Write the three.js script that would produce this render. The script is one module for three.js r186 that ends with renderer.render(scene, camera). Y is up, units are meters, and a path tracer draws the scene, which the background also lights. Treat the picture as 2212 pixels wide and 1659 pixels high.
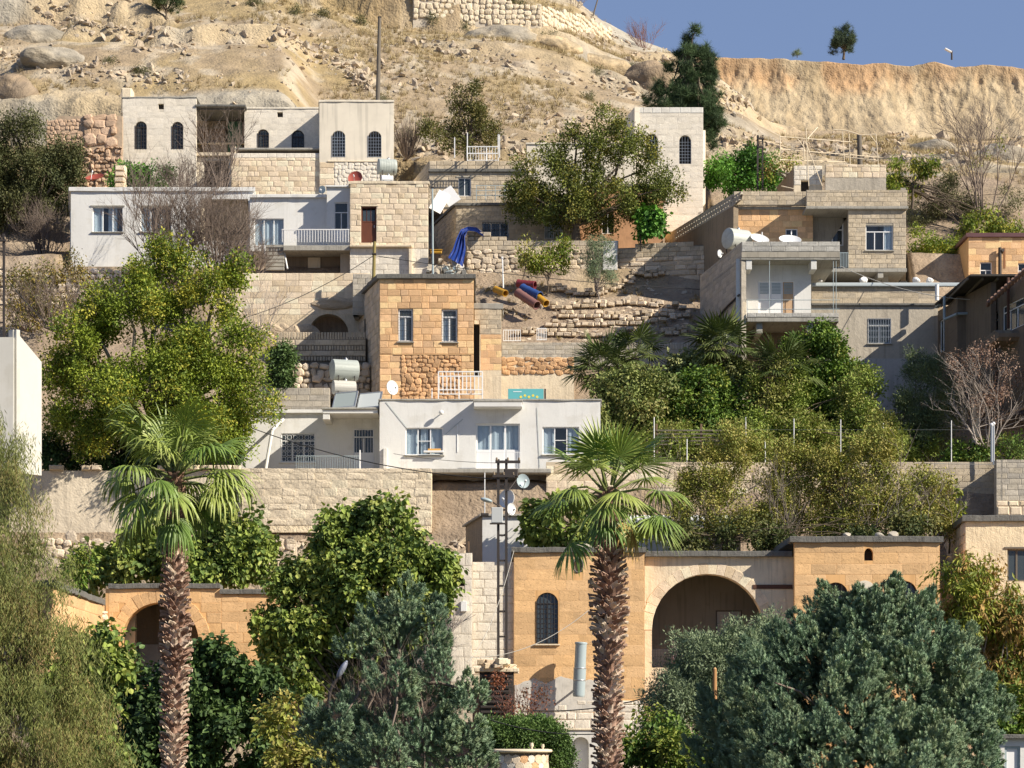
import * as THREE from 'three';
import { mergeVertices } from 'three/addons/utils/BufferGeometryUtils.js';
import { ConvexGeometry } from 'three/addons/geometries/ConvexGeometry.js';

// ---------------------------------------------------------------- camera, sky, sun, exposure
const FOC = 5200, CX = 1106, CY = 1600, EYE = 2;
const scene = new THREE.Scene();
const camera = new THREE.PerspectiveCamera(2 * Math.atan(CY / FOC) * 180 / Math.PI, 4 / 3, 1, 9000);
camera.setViewOffset(2212, 2 * CY, 0, 0, 2212, 1659);
camera.position.set(0, EYE, 0);
camera.lookAt(0, EYE, -100);
const renderer = new THREE.WebGLRenderer({ antialias: true });
renderer.toneMapping = THREE.LinearToneMapping;
renderer.toneMappingExposure = 1.5;
const SKY_GAIN = .72, FL = .12;
renderer.shadowMap.enabled = true;
{
  const W = 512, H = 256, d = new Float32Array(W * H * 4);
  for (let j = 0; j < H; j++) for (let i = 0; i < W; i++) {
    const el = Math.max(0, ((j + .5) / H - .5) * 180), t = Math.pow(Math.min(1, el / 75), .8), hz = Math.exp(-el / 9), az = ((i + .5) / W - .5) * 2 * Math.PI, ce = Math.cos(el * Math.PI / 180);
    const g = Math.acos(Math.min(1, ce * Math.cos(az) * .733 + Math.sin(el * Math.PI / 180) * .559 + ce * Math.sin(az) * .386)) * 180 / Math.PI, near = Math.exp(-g / 28); // brighter, whiter air towards the sun
    const k = (j * W + i) * 4, f = SKY_GAIN;
    d[k] = f * ((.222 + (.06 - .222) * t) + .06 * hz + FL * near); d[k + 1] = f * ((.328 + (.105 - .328) * t) + .055 * hz + FL * .96 * near); d[k + 2] = f * ((.56 + (.25 - .56) * t) + .03 * hz + FL * .9 * near); d[k + 3] = 1;
  }
  const t = new THREE.DataTexture(d, W, H, THREE.RGBAFormat, THREE.FloatType);
  t.mapping = THREE.EquirectangularReflectionMapping; t.magFilter = t.minFilter = THREE.LinearFilter; t.needsUpdate = true;
  scene.background = t; scene.environment = t;
}
const sun = new THREE.DirectionalLight(new THREE.Color(1, .91, .77), 5);
const SUN = new THREE.Vector3(1.9, 1.45, 1).normalize();
sun.position.copy(SUN).multiplyScalar(300).add(new THREE.Vector3(0, 20, -150));
sun.target.position.set(0, 20, -150);
sun.castShadow = true;
Object.assign(sun.shadow.camera, { left: -120, right: 120, top: 120, bottom: -120, near: 1, far: 700 });
sun.shadow.mapSize.set(4096, 4096);
scene.add(sun, sun.target);

// ---------------------------------------------------------------- small tools
const V = (x, y, z) => new THREE.Vector3(x, y, z);
const rng = (a) => () => { a |= 0; a = a + 0x6D2B79F5 | 0; let t = Math.imul(a ^ a >>> 15, 1 | a); t = t + Math.imul(t ^ t >>> 7, 61 | t) ^ t; return ((t ^ t >>> 14) >>> 0) / 4294967296; };
const R0 = rng(77);
const rr = (a, b, r = R0) => a + (b - a) * r();
const lerp = (a, b, t) => a + (b - a) * t, clamp = (x, a, b) => Math.min(b, Math.max(a, x));
const sm = (a, b, x) => { const t = clamp((x - a) / (b - a), 0, 1); return t * t * (3 - 2 * t); };
const ramp = (tab, x) => { if (x <= tab[0][0]) return tab[0][1]; for (let i = 1; i < tab.length; i++) if (x <= tab[i][0]) return lerp(tab[i - 1][1], tab[i][1], (x - tab[i - 1][0]) / (tab[i][0] - tab[i - 1][0])); return tab[tab.length - 1][1]; };
const Xp = (px, D) => (px - CX) * D / FOC, Yp = (py, D) => (CY - py) * D / FOC + EYE, at = (px, py, D) => V(Xp(px, D), Yp(py, D), -D);
const mpp = (D) => D / FOC;                                    // metres that one picture unit spans at distance D
const hash = (x, y, z) => { let h = Math.imul(x, 374761393) ^ Math.imul(y, 668265263) ^ Math.imul(z, 1440662683); h = Math.imul(h ^ h >>> 13, 1274126177); return ((h ^ h >>> 16) >>> 0) / 4294967296; };
const n3 = (x, y, z) => { // value noise 0..1
  const i = Math.floor(x), j = Math.floor(y), k = Math.floor(z), f = x - i, g = y - j, h = z - k, u = f * f * (3 - 2 * f), v = g * g * (3 - 2 * g), w = h * h * (3 - 2 * h);
  return lerp(lerp(lerp(hash(i, j, k), hash(i + 1, j, k), u), lerp(hash(i, j + 1, k), hash(i + 1, j + 1, k), u), v), lerp(lerp(hash(i, j, k + 1), hash(i + 1, j, k + 1), u), lerp(hash(i, j + 1, k + 1), hash(i + 1, j + 1, k + 1), u), v), w);
};
const fbm = (x, y, z, o = 4) => { let s = 0, a = .5, t = 0; for (let i = 0; i < o; i++) { s += a * n3(x, y, z); t += a; x = x * 2.03 + 7.1; y = y * 2.03 + 3.7; z = z * 2.03 + 1.3; a *= .5; } return s / t; };
const taken = {};
const numbered = (n) => { const k = taken[n] = (taken[n] ?? -1) + 1; return k ? n + '_' + String(k).padStart(3, '0') : n; };
const tag = (o, label, category, group, kind) => { Object.assign(o.userData, { label, category }); if (group) o.userData.group = group; if (kind) o.userData.kind = kind; return o; };
function thing(name, label, category, p = V(0, 0, 0), group) { const o = new THREE.Group(); o.name = numbered(name); o.position.copy(p); scene.add(o); return tag(o, label, category, group); }
function shadow(m) { m.castShadow = m.receiveShadow = true; return m; }
function mesh(name, geo, mat, parent) { const m = shadow(new THREE.Mesh(geo, mat)); m.name = parent === scene ? numbered(name) : name; parent.add(m); return m; }
function structure(name, geo, mat) { const m = mesh(name, geo, mat, scene); m.userData.kind = 'structure'; return m; }

// gathers triangles into one geometry; colours optional
class Acc {
  constructor() { this.p = []; this.n = []; this.u = []; this.c = []; this.hasC = false; }
  tri(a, b, c, col, uv) {
    const n = b.clone().sub(a).cross(c.clone().sub(a)).normalize();
    for (const [i, q] of [a, b, c].entries()) { this.p.push(q.x, q.y, q.z); this.n.push(n.x, n.y, n.z); const w = uv ? uv[i] : [q.x, q.y]; this.u.push(w[0], w[1]); if (col) { this.hasC = true; this.c.push(col[0], col[1], col[2]); } }
    return this;
  }
  quad(a, b, c, d, col, uv) { this.tri(a, b, c, col, uv && [uv[0], uv[1], uv[2]]); return this.tri(a, c, d, col, uv && [uv[0], uv[2], uv[3]]); }
  add(g, m, col) {
    const P = g.attributes.position, N = g.attributes.normal, U = g.attributes.uv, I = g.index, n = I ? I.count : P.count, v = V(), nm = new THREE.Matrix3().getNormalMatrix(m);
    for (let i = 0; i < n; i++) { const k = I ? I.getX(i) : i; v.fromBufferAttribute(P, k).applyMatrix4(m); this.p.push(v.x, v.y, v.z); v.fromBufferAttribute(N, k).applyMatrix3(nm).normalize(); this.n.push(v.x, v.y, v.z); this.u.push(U ? U.getX(k) : 0, U ? U.getY(k) : 0); if (col) { this.hasC = true; this.c.push(col[0], col[1], col[2]); } }
    return this;
  }
  box(cx, cy, cz, sx, sy, sz, q) { return this.add(UNIT_BOX, new THREE.Matrix4().compose(V(cx, cy, cz), q || new THREE.Quaternion(), V(sx, sy, sz))); }
  bar(a, b, r, n = 5, r2 = r) { // tapered round bar
    const d = b.clone().sub(a), L = d.length(); if (L < 1e-5) return this; d.divideScalar(L);
    const s = Math.abs(d.y) > .9 ? V(1, 0, 0) : V(0, 1, 0), u = s.cross(d).normalize(), w = d.clone().cross(u);
    for (let i = 0; i < n; i++) {
      const f = 2 * Math.PI * i / n, g = 2 * Math.PI * (i + 1) / n, e = [u.clone().multiplyScalar(Math.cos(f)).addScaledVector(w, Math.sin(f)), u.clone().multiplyScalar(Math.cos(g)).addScaledVector(w, Math.sin(g))];
      const P = [a.clone().addScaledVector(e[0], r), a.clone().addScaledVector(e[1], r), b.clone().addScaledVector(e[1], r2), b.clone().addScaledVector(e[0], r2)], NN = [e[0], e[1], e[1], e[0]];
      for (const k of [0, 1, 2, 0, 2, 3]) { this.p.push(P[k].x, P[k].y, P[k].z); this.n.push(NN[k].x, NN[k].y, NN[k].z); this.u.push(k === 1 || k === 2 ? (i + 1) / n : i / n, k > 1 ? L : 0); }
    }
    return this;
  }
  geo() {
    const g = new THREE.BufferGeometry();
    g.setAttribute('position', new THREE.Float32BufferAttribute(this.p, 3)); g.setAttribute('normal', new THREE.Float32BufferAttribute(this.n, 3)); g.setAttribute('uv', new THREE.Float32BufferAttribute(this.u, 2));
    if (this.hasC) g.setAttribute('color', new THREE.Float32BufferAttribute(this.c, 3));
    return g;
  }
  get empty() { return !this.p.length; }
}
const UNIT_BOX = new THREE.BoxGeometry(1, 1, 1);
function boxGeo(sx, sy, sz, bev = 0) { // chamfered box
  if (!bev) return new THREE.BoxGeometry(sx, sy, sz);
  const s = new THREE.Shape(), x = sx / 2 - bev, y = sy / 2 - bev; s.moveTo(-x, -y); s.lineTo(x, -y); s.lineTo(x, y); s.lineTo(-x, y);
  const g = new THREE.ExtrudeGeometry(s, { depth: sz - 2 * bev, bevelEnabled: true, bevelThickness: bev, bevelSize: bev, bevelSegments: 1 }); g.translate(0, 0, -(sz - 2 * bev) / 2); return g;
}
function lathe(pts, n = 20) { return new THREE.LatheGeometry(pts.map(([r, y]) => new THREE.Vector2(r, y)), n); }
function tubeAlong(pts, r, seg = 24, rad = 5) { return new THREE.TubeGeometry(new THREE.CatmullRomCurve3(pts), seg, r, rad); }

// ---------------------------------------------------------------- textures (tileable; colour multipliers or relief)
function tiled(N, fn, srgb = false) {
  const d = new Uint8Array(N * N * 4);
  for (let j = 0; j < N; j++) for (let i = 0; i < N; i++) { const c = fn(i / N, j / N), k = (j * N + i) * 4; for (let q = 0; q < 3; q++) d[k + q] = clamp(Math.round((Array.isArray(c) ? c[q] : c) * 255), 0, 255); d[k + 3] = 255; }
  const t = new THREE.DataTexture(d, N, N); t.wrapS = t.wrapT = THREE.RepeatWrapping; t.magFilter = THREE.LinearFilter; t.minFilter = THREE.LinearMipmapLinearFilter; if (srgb) t.colorSpace = THREE.SRGBColorSpace; t.needsUpdate = true; return t;
}
const pn = (x, y, p, s) => { // periodic value noise of period p
  const i = Math.floor(x), j = Math.floor(y), f = x - i, g = y - j, u = f * f * (3 - 2 * f), v = g * g * (3 - 2 * g), m = (a) => ((a % p) + p) % p;
  return lerp(lerp(hash(m(i), m(j), s), hash(m(i + 1), m(j), s), u), lerp(hash(m(i), m(j + 1), s), hash(m(i + 1), m(j + 1), s), u), v);
};
const pf = (u, v, p, o, s) => { let a = .5, r = 0, t = 0; for (let k = 0; k < o; k++) { r += a * pn(u * p, v * p, p, s + k); t += a; a *= .55; p *= 2; } return r / t; };
const pf2 = (u, v, px, py, s) => { const i = Math.floor(u * px), j = Math.floor(v * py), f = u * px - i, g = v * py - j, m = (a, p) => ((a % p) + p) % p, w = f * f * (3 - 2 * f), z = g * g * (3 - 2 * g); return lerp(lerp(hash(m(i, px), m(j, py), s), hash(m(i + 1, px), m(j, py), s), w), lerp(hash(m(i, px), m(j + 1, py), s), hash(m(i + 1, px), m(j + 1, py), s), w), z); };
const rep = (t, a, b = a) => { const c = t.clone(); c.repeat.set(a, b); c.needsUpdate = true; return c; };
const T = {};
T.stone = tiled(512, (u, v) => { const a = pf(u, v, 4, 6, 1), b = pf(u, v, 24, 3, 9), pit = sm(.66, .8, pf(u, v, 40, 2, 21)); return clamp(.74 + .36 * a + .16 * (b - .5) - .16 * pit, 0, 1); });
T.stoneBump = tiled(512, (u, v) => clamp(pf(u, v, 6, 6, 3) - .35 * sm(.64, .8, pf(u, v, 40, 2, 21)), 0, 1));
T.plaster = tiled(512, (u, v) => { const st = pf2(u, v, 90, 5, 5) * .5 + pf2(u, v, 30, 3, 6) * .5, a = pf(u, v, 3, 6, 11), g = pf(u, v, 60, 2, 14); const w = sm(.56, .72, pf(u, v, 7, 5, 17)), k = .93 + .16 * (a - .5) - .11 * sm(.5, .95, st) * sm(.35, .65, a) - .06 * w + .04 * (g - .5); return [k, k * (.995 - .01 * w), k * (.98 - .03 * w)]; });
T.worn = tiled(512, (u, v) => { const a = pf(u, v, 3, 6, 31), b = pf(u, v, 9, 5, 35), st = pf2(u, v, 70, 4, 33); const k = .84 + .4 * (a - .5) + .16 * b - .16 * sm(.6, .95, st) - .2 * sm(.62, .72, b) * sm(.5, .7, a); return [k, k * .985, k * .96]; });
T.concrete = tiled(512, (u, v) => { const a = pf(u, v, 4, 6, 41), st = pf2(u, v, 60, 4, 43), g = pf(u, v, 90, 2, 45); return clamp(.9 + .36 * (a - .5) - .18 * sm(.55, .95, st) + .14 * (g - .5), 0, 1); });
T.grain = tiled(512, (u, v) => { const a = pf2(u, v, 60, 3, 51) * .6 + pf2(u, v, 160, 6, 52) * .4; return .6 + .5 * a; });
T.rock = tiled(512, (u, v) => { const a = pf(u, v, 4, 7, 61), c = pf(u, v, 16, 4, 64), k = .84 + .5 * (a - .5) + .3 * (c - .5) - .22 * sm(.6, .78, c) + .12 * (pf(u, v, 90, 2, 66) - .5); return [k * 1.02, k, k * .96]; });
T.rockBump = tiled(512, (u, v) => clamp(.75 * pf(u, v, 6, 7, 61) + .4 * pf(u, v, 26, 4, 62) - .1, 0, 1));

// ---------------------------------------------------------------- materials
const std = (c, o = {}) => { const m = new THREE.MeshStandardMaterial({ roughness: .9, ...o }); m.color.setRGB(...c); return m; };
const M = {
  white: std([.78, .775, .75], { map: rep(T.plaster, .22, .22), roughness: .85, bumpMap: rep(T.stoneBump, .6), bumpScale: .006 }),
  whiteTrim: std([.82, .82, .81], { roughness: .45 }),
  whiteMetal: std([.78, .78, .77], { roughness: .4 }),
  cream: std([.8, .735, .615], { map: rep(T.worn, .12), roughness: .95 }),
  creamPl: std([.78, .67, .5], { map: rep(T.worn, .2), bumpMap: rep(T.rockBump, .5), bumpScale: .03 }),
  ochrePl: std([.78, .47, .21], { map: rep(T.worn, .14), roughness: .95 }),
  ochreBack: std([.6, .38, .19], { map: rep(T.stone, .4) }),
  mortar: std([.6, .52, .41], { map: rep(T.stone, .5), bumpMap: rep(T.rockBump, .5), bumpScale: .03 }),
  mortarDark: std([.26, .22, .17], { map: rep(T.stone, .5) }),
  mortarGrey: std([.42, .38, .31], { map: rep(T.concrete, .4) }),
  concrete: std([.40, .38, .33], { map: rep(T.concrete, .25), bumpMap: rep(T.stoneBump, 1), bumpScale: .012 }),
  concreteDark: std([.17, .165, .15], { map: rep(T.concrete, .3), bumpMap: rep(T.rockBump, .7), bumpScale: .04 }),
  greyPl: std([.50, .445, .36], { map: rep(T.concrete, .12), bumpMap: rep(T.rockBump, .6), bumpScale: .03 }),
  greyWash: std([.55, .53, .5], { map: rep(T.concrete, .14) }),
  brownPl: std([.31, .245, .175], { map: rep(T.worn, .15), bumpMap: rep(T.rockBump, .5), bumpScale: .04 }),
  shadeBrown: std([.2, .155, .11], { map: rep(T.worn, .15), bumpMap: rep(T.rockBump, .5), bumpScale: .04 }),  // brownPl darkened; shade of the right edge houses is in the colour
  dark: std([.045, .04, .035]),
  inner: std([.30, .27, .22], { map: rep(T.worn, .2) }),
  iron: std([.06, .05, .045], { roughness: .6, metalness: .4 }),
  rust: std([.09, .04, .025], { roughness: .85 }),
  steel: std([.45, .47, .48], { roughness: .4, metalness: .7 }),
  greyPaint: std([.33, .40, .42], { roughness: .5 }),
  tank: std([.46, .5, .46], { roughness: .5, map: rep(T.concrete, 1) }),
  solar: std([.05, .06, .07], { roughness: .12 }),
  solarPale: std([.30, .34, .33], { roughness: .12 }),
  brownDoor: std([.15, .045, .018], { roughness: .55, map: rep(T.grain, 1) }),
  wood: std([.20, .13, .08], { map: rep(T.grain, 1) }),
  woodGrey: std([.17, .145, .115], { map: rep(T.grain, 1) }),
  dish: std([.72, .73, .72], { roughness: .5 }), dishRed: std([.33, .07, .045], { roughness: .6 }),
  curtain: std([.78, .78, .78], { roughness: 1 }),
  blueTarp: std([.009, .036, .21], { roughness: .45 }),
  teal: std([.12, .43, .45], { roughness: .5 }),
  tubeBlue: std([.022, .07, .25], { roughness: .6, map: T.worn }), tubeYellow: std([.5, .27, .02], { roughness: .6, map: T.worn }), tubeMaroon: std([.21, .10, .09], { roughness: .7, map: T.worn }), tubeRed: std([.2, .025, .035], { roughness: .6, map: T.worn }),
  wire: std([.03, .03, .03]), wirePale: std([.5, .48, .43]),
  bark: std([.15, .115, .08], { map: rep(T.grain, 2, 1) }), barkPale: std([.34, .29, .24]), barkGrey: std([.24, .20, .17]), twig: std([.20, .155, .125]), twigPale: std([.36, .31, .27]), twigRed: std([.22, .11, .09]),
  roofSheet: std([.10, .09, .08], { roughness: .6 }), maroon: std([.11, .045, .05], { roughness: .6 }),
};
const mtRock = std([.58, .47, .34], { map: T.rock, bumpMap: T.rockBump, bumpScale: .1 });
const glass = new THREE.MeshPhysicalMaterial({ roughness: .04, transmission: 1, thickness: 0, ior: 1.5 }); glass.color.setRGB(.82, .87, .9);
const glassDark = new THREE.MeshPhysicalMaterial({ roughness: .06, transmission: .75, thickness: 0, ior: 1.5 }); glassDark.color.setRGB(.2, .25, .28);
function tints(base, n, spread, seed, map = T.stone, bump = .02) { // alike pieces of slightly different tone
  const r = rng(seed), out = [];
  for (let i = 0; i < n; i++) { const k = 1 + spread * (2 * (i + .5) / n - 1), w = (r() - .5) * spread * .5, c = [base[0] * k * (1 + w * .4), base[1] * k, base[2] * k * (1 - w)].map((x) => clamp(x, .02, .88)); out.push(std(c.map((x) => Math.min(.88, x * 1.22)), { map, bumpMap: T.stoneBump, bumpScale: bump })); }
  return out;
}
const PAL = {
  ochre: tints([.665, .42, .225], 8, .26, 1), ochreRubble: tints([.60, .37, .20], 6, .24, 2, T.rock, .04), cream: tints([.675, .615, .515], 6, .045, 3), creamWarm: tints([.68, .55, .39], 7, .2, 4), beige: tints([.60, .49, .35], 7, .2, 5),
  rubble: tints([.60, .50, .375], 7, .24, 6, T.rock, .05), grey: tints([.415, .37, .30], 6, .16, 7, T.concrete), greyBlue: tints([.40, .385, .35], 5, .15, 8, T.concrete), greyWarm: tints([.47, .395, .29], 6, .16, 9, T.concrete), pink: tints([.54, .385, .275], 6, .18, 10, T.rock, .04), lowOchre: tints([.62, .395, .195], 7, .15, 12), terrace: tints([.70, .60, .45], 7, .09, 13, T.rock, .06), darkStone: tints([.36, .29, .2], 6, .25, 14, T.rock, .05),
};
const vcolStone = new THREE.MeshStandardMaterial({ roughness: .93, vertexColors: true, map: T.stone, bumpMap: T.stoneBump, bumpScale: .02 });
// ---------------------------------------------------------------- masonry: single blocks on a wall
function blockGeo(seed, rough) { // x,y in -.5...5, z 0..1, open at the back
  const r = rng(seed), a = new Acc(), j = () => (r() - .5) * rough, b = .05 + rough * .35;
  const o = [[-.5, -.5], [.5, -.5], [.5, .5], [-.5, .5]].map(([x, y]) => [x + j() * .3, y + j() * .3]);
  const f = o.map(([x, y]) => V(x - Math.sign(x) * b, y - Math.sign(y) * b * 1.4, 1 + j() * .5)), m = o.map(([x, y]) => V(x, y, .62 + j() * .3)), k = o.map(([x, y]) => V(x, y, -.3));
  const ox = r() * 7, oy = r() * 7, uv = (...p) => p.map((q) => [q.x * .55 + ox, q.y * .4 + oy]);
  a.quad(f[0], f[1], f[2], f[3], null, uv(f[0], f[1], f[2], f[3]));
  for (let i = 0; i < 4; i++) { const n = (i + 1) % 4; a.quad(m[i], m[n], f[n], f[i], null, uv(m[i], m[n], f[n], f[i])); a.quad(k[i], k[n], m[n], m[i], null, uv(k[i], k[n], m[n], m[i])); }
  return a.geo();
}
function rubbleGeo(seed) {
  const r = rng(seed), a = new Acc(), n = 7 + Math.floor(r() * 2), o = [], m = [], k = [];
  for (let i = 0; i < n; i++) { const t = 2 * Math.PI * (i + rr(-.25, .25, r)) / n, q = .5 / Math.max(Math.abs(Math.cos(t)), Math.abs(Math.sin(t))), s = lerp(.5, q, .62) * rr(.9, 1.06, r); o.push(V(Math.cos(t) * s, Math.sin(t) * s, .45)); m.push(V(Math.cos(t) * s * .72, Math.sin(t) * s * .72, rr(.82, 1.05, r))); k.push(V(o[i].x, o[i].y, -.4)); }
  const c = V(rr(-.1, .1, r), rr(-.1, .1, r), rr(.95, 1.15, r)), ox = r() * 7, oy = r() * 7, uv = (...p) => p.map((q) => [q.x * .5 + ox, q.y * .5 + oy]);
  for (let i = 0; i < n; i++) { const e = (i + 1) % n; a.tri(c, m[i], m[e], null, uv(c, m[i], m[e])); a.quad(o[i], o[e], m[e], m[i], null, uv(o[i], o[e], m[e], m[i])); a.quad(k[i], k[e], o[e], o[i], null, uv(k[i], k[e], o[e], o[i])); }
  return a.geo();
}
const ASHLAR = [0, 1, 2, 3, 4, 5, 6, 7].map((i) => blockGeo(100 + i, .04)), ROUGH = [0, 1, 2, 3, 4, 5, 6, 7].map((i) => blockGeo(200 + i, .2)), RUBBLE = [0, 1, 2, 3, 4, 5, 6, 7, 8, 9].map((i) => rubbleGeo(300 + i));

// a wall face seen from outside: from A (left) to B (right), both [px or x, distance]
class Facet {
  constructor(H, A, B, yTop, yBot) { // world x and distance; heights in metres
    this.H = H; this.O = V(A[0], yBot, -A[1]); const E = V(B[0], yBot, -B[1]); this.L = E.distanceTo(this.O); this.h = yTop - yBot; this.ux = E.clone().sub(this.O).normalize(); this.n = this.ux.clone().cross(V(0, 1, 0));
    this.q = new THREE.Quaternion().setFromRotationMatrix(new THREE.Matrix4().makeBasis(this.ux, V(0, 1, 0), this.n)); this.holes = [];
  }
  uv(px, py) { // where the sight line through a picture point meets the face
    const d = V((px - CX) / FOC, (CY - py) / FOC, -1), e = V(0, EYE, 0), t = this.O.clone().sub(e).dot(this.n) / d.dot(this.n), p = e.addScaledVector(d, t).sub(this.O); return [p.dot(this.ux), p.y];
  }
  rect(x0, x1, y0, y1) { const c = (y0 + y1) / 2, m = (x0 + x1) / 2; return { u0: this.uv(x0, c)[0], u1: this.uv(x1, c)[0], v0: this.uv(m, y1)[1], v1: this.uv(m, y0)[1] }; }
  local(u, v, w) { return this.O.clone().addScaledVector(this.ux, u).addScaledVector(this.n, w).add(V(0, v, 0)).sub(this.H.position); }
  put(m, u, v, w = 0) { m.position.copy(this.local(u, v, w)); m.quaternion.copy(this.q); return m; }
}
function outline(u0, u1, v0, v1, arch) { // rectangle, or with a round head of rise 'arch'
  const s = new THREE.Shape(); s.moveTo(u0, v0); s.lineTo(u1, v0);
  if (arch) { const sp = v1 - arch, c = (u0 + u1) / 2, a = (u1 - u0) / 2; for (let i = 0; i <= 16; i++) { const t = Math.PI * i / 16; s.lineTo(c + a * Math.cos(t), sp + arch * Math.sin(t)); } } else { s.lineTo(u1, v1); s.lineTo(u0, v1); }
  s.closePath(); return s;
}
function wallMesh(f, mat, { th = .35, u0 = 0, u1 = f.L, v0 = 0, v1 = f.h, top, name = 'wall' } = {}) {
  let s;
  if (top) { s = new THREE.Shape(); s.moveTo(u0, v0); s.lineTo(u1, v0); for (const [u, v] of [...top].reverse()) s.lineTo(u, v); s.closePath(); } else s = outline(u0, u1, v0, v1);
  for (const h of f.holes) s.holes.push(outline(h.u0, h.u1, Math.max(h.v0, v0 + .01), h.v1, h.arch));
  const g = new THREE.ExtrudeGeometry(s, { depth: th, bevelEnabled: false, curveSegments: 12 }); g.translate(0, 0, -th);
  return f.put(mesh(name, g, mat, f.H), 0, 0, 0);
}
function masonry(f, o) {
  const H = f.H, r = rng(o.seed || 5), pal = o.pal, geos = o.style === 'rubble' ? RUBBLE : o.style === 'rough' ? ROUGH : ASHLAR, jn = o.joint ?? .02, name = o.name || (o.style === 'rubble' ? 'rubble_stone' : 'stone_block');
  H.userData; H.blocks = H.blocks ?? 0; const acc = new Acc(), M4 = new THREE.Matrix4(), tq = new THREE.Quaternion();
  const top = o.top || (() => o.v1), bottom = o.v0; const vmax = o.vmax ?? o.v1;
  let v = bottom, row = 0;
  while (v < vmax - .06) {
    let h = rr(o.ch[0], o.ch[1], r); if (!o.top && v + h > o.v1 - o.ch[0] * .5) h = o.v1 - v;
    let iv = [[o.u0, o.u1]];
    for (const q of [...f.holes, ...(o.skip || [])]) {
      if (v + h < q.v0 + .03 || v > q.v1 - .02) continue;
      let a = q.u0, b = q.u1; const e = q.ring || 0;
      if (q.arch && v > q.v1 - q.arch) { const t = clamp((v - (q.v1 - q.arch)) / (q.arch + e), 0, 1), w = ((q.u1 - q.u0) / 2 + e) * Math.sqrt(1 - t * t), c = (q.u0 + q.u1) / 2; a = c - w; b = c + w; } else { a -= e; b += e; }
      iv = iv.flatMap(([s, t]) => b <= s || a >= t ? [[s, t]] : [[s, a], [b, t]].filter(([x, y]) => y - x > .07));
    }
    for (const [s, t] of iv) {
      let u = s, first = true;
      while (u < t - .03) {
        let l = rr(o.len[0], o.len[1], r); if (first) { l *= row % 2 ? .5 + .5 * r() : 1; first = false; } if (t - u - l < o.len[0] * .55) l = t - u;
        const cu = u + l / 2, rb = o.style === 'rubble', hh = rb ? h * rr(.8, 1.5, r) : h, cv = v + h / 2 + (rb ? h * rr(-.2, .2, r) : 0); u += l;
        if (cv > top(cu) || (o.bot && cv < o.bot(cu)) || (o.drop && r() < o.drop)) continue;
        const d = rr(o.d ? o.d[0] : .03, o.d ? o.d[1] : .05, r), sx = Math.max(.04, l * (rb ? rr(.92, 1.2, r) : 1) - jn), sy = Math.max(.04, hh - jn), mat = pal[Math.min(pal.length - 1, Math.floor(r() * pal.length))], g = geos[Math.floor(r() * geos.length)];
        tq.setFromAxisAngle(V(0, 0, 1), rb ? rr(-.3, .3, r) : o.style === 'rough' ? rr(-.02, .02, r) : 0).premultiply(f.q);
        const cp = f.local(cu, cv, 0);
        if (!o.merge && H.blocks < 298) { const m = mesh(name, g, mat, H); m.position.copy(cp); m.quaternion.copy(tq); m.scale.set(sx, sy, d); H.blocks++; }
        else acc.add(g, M4.compose(cp, tq, V(sx, sy, d)), mat.color.toArray());
      }
    }
    v += h; row++;
  }
  if (!acc.empty) { H.rest = H.rest || new Acc(); for (const k of ['p', 'n', 'u', 'c']) { const a = H.rest[k], b = acc[k]; for (let i = 0; i < b.length; i++) a.push(b[i]); } H.rest.hasC = true; H.restName = name + 's'; }
}
function voussoirs(f, q, { n, w, pal, d = .07, seed = 1 }) { // wedge stones round an arch
  const r = rng(seed), c = (q.u0 + q.u1) / 2, a = (q.u1 - q.u0) / 2, sp = q.v1 - q.arch;
  for (let i = 0; i < n; i++) {
    const t0 = Math.PI * (i + .04) / n, t1 = Math.PI * (i + .96) / n, ww = w * rr(.85, 1.12, r), dd = d * rr(.7, 1.2, r), P = (t, e) => new THREE.Vector2(c + (a + e) * Math.cos(t), sp + (q.arch + e) * Math.sin(t));
    const s = new THREE.Shape([P(t0, .01), P(t0, ww), P((t0 + t1) / 2, ww * 1.01), P(t1, ww), P(t1, .01), P((t0 + t1) / 2, .012)]);
    const g = new THREE.ExtrudeGeometry(s, { depth: dd, bevelEnabled: true, bevelSize: .012, bevelThickness: .012, bevelSegments: 1 });
    f.put(mesh('arch_stone', g, pal[Math.floor(r() * pal.length)], f.H), 0, 0, -.02);
  }
}
function settle(H) { if (H.rest && !H.rest.empty) { const m = mesh(H.restName, H.rest.geo(), vcolStone, H); m.userData.kind = 'stuff'; } }

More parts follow.
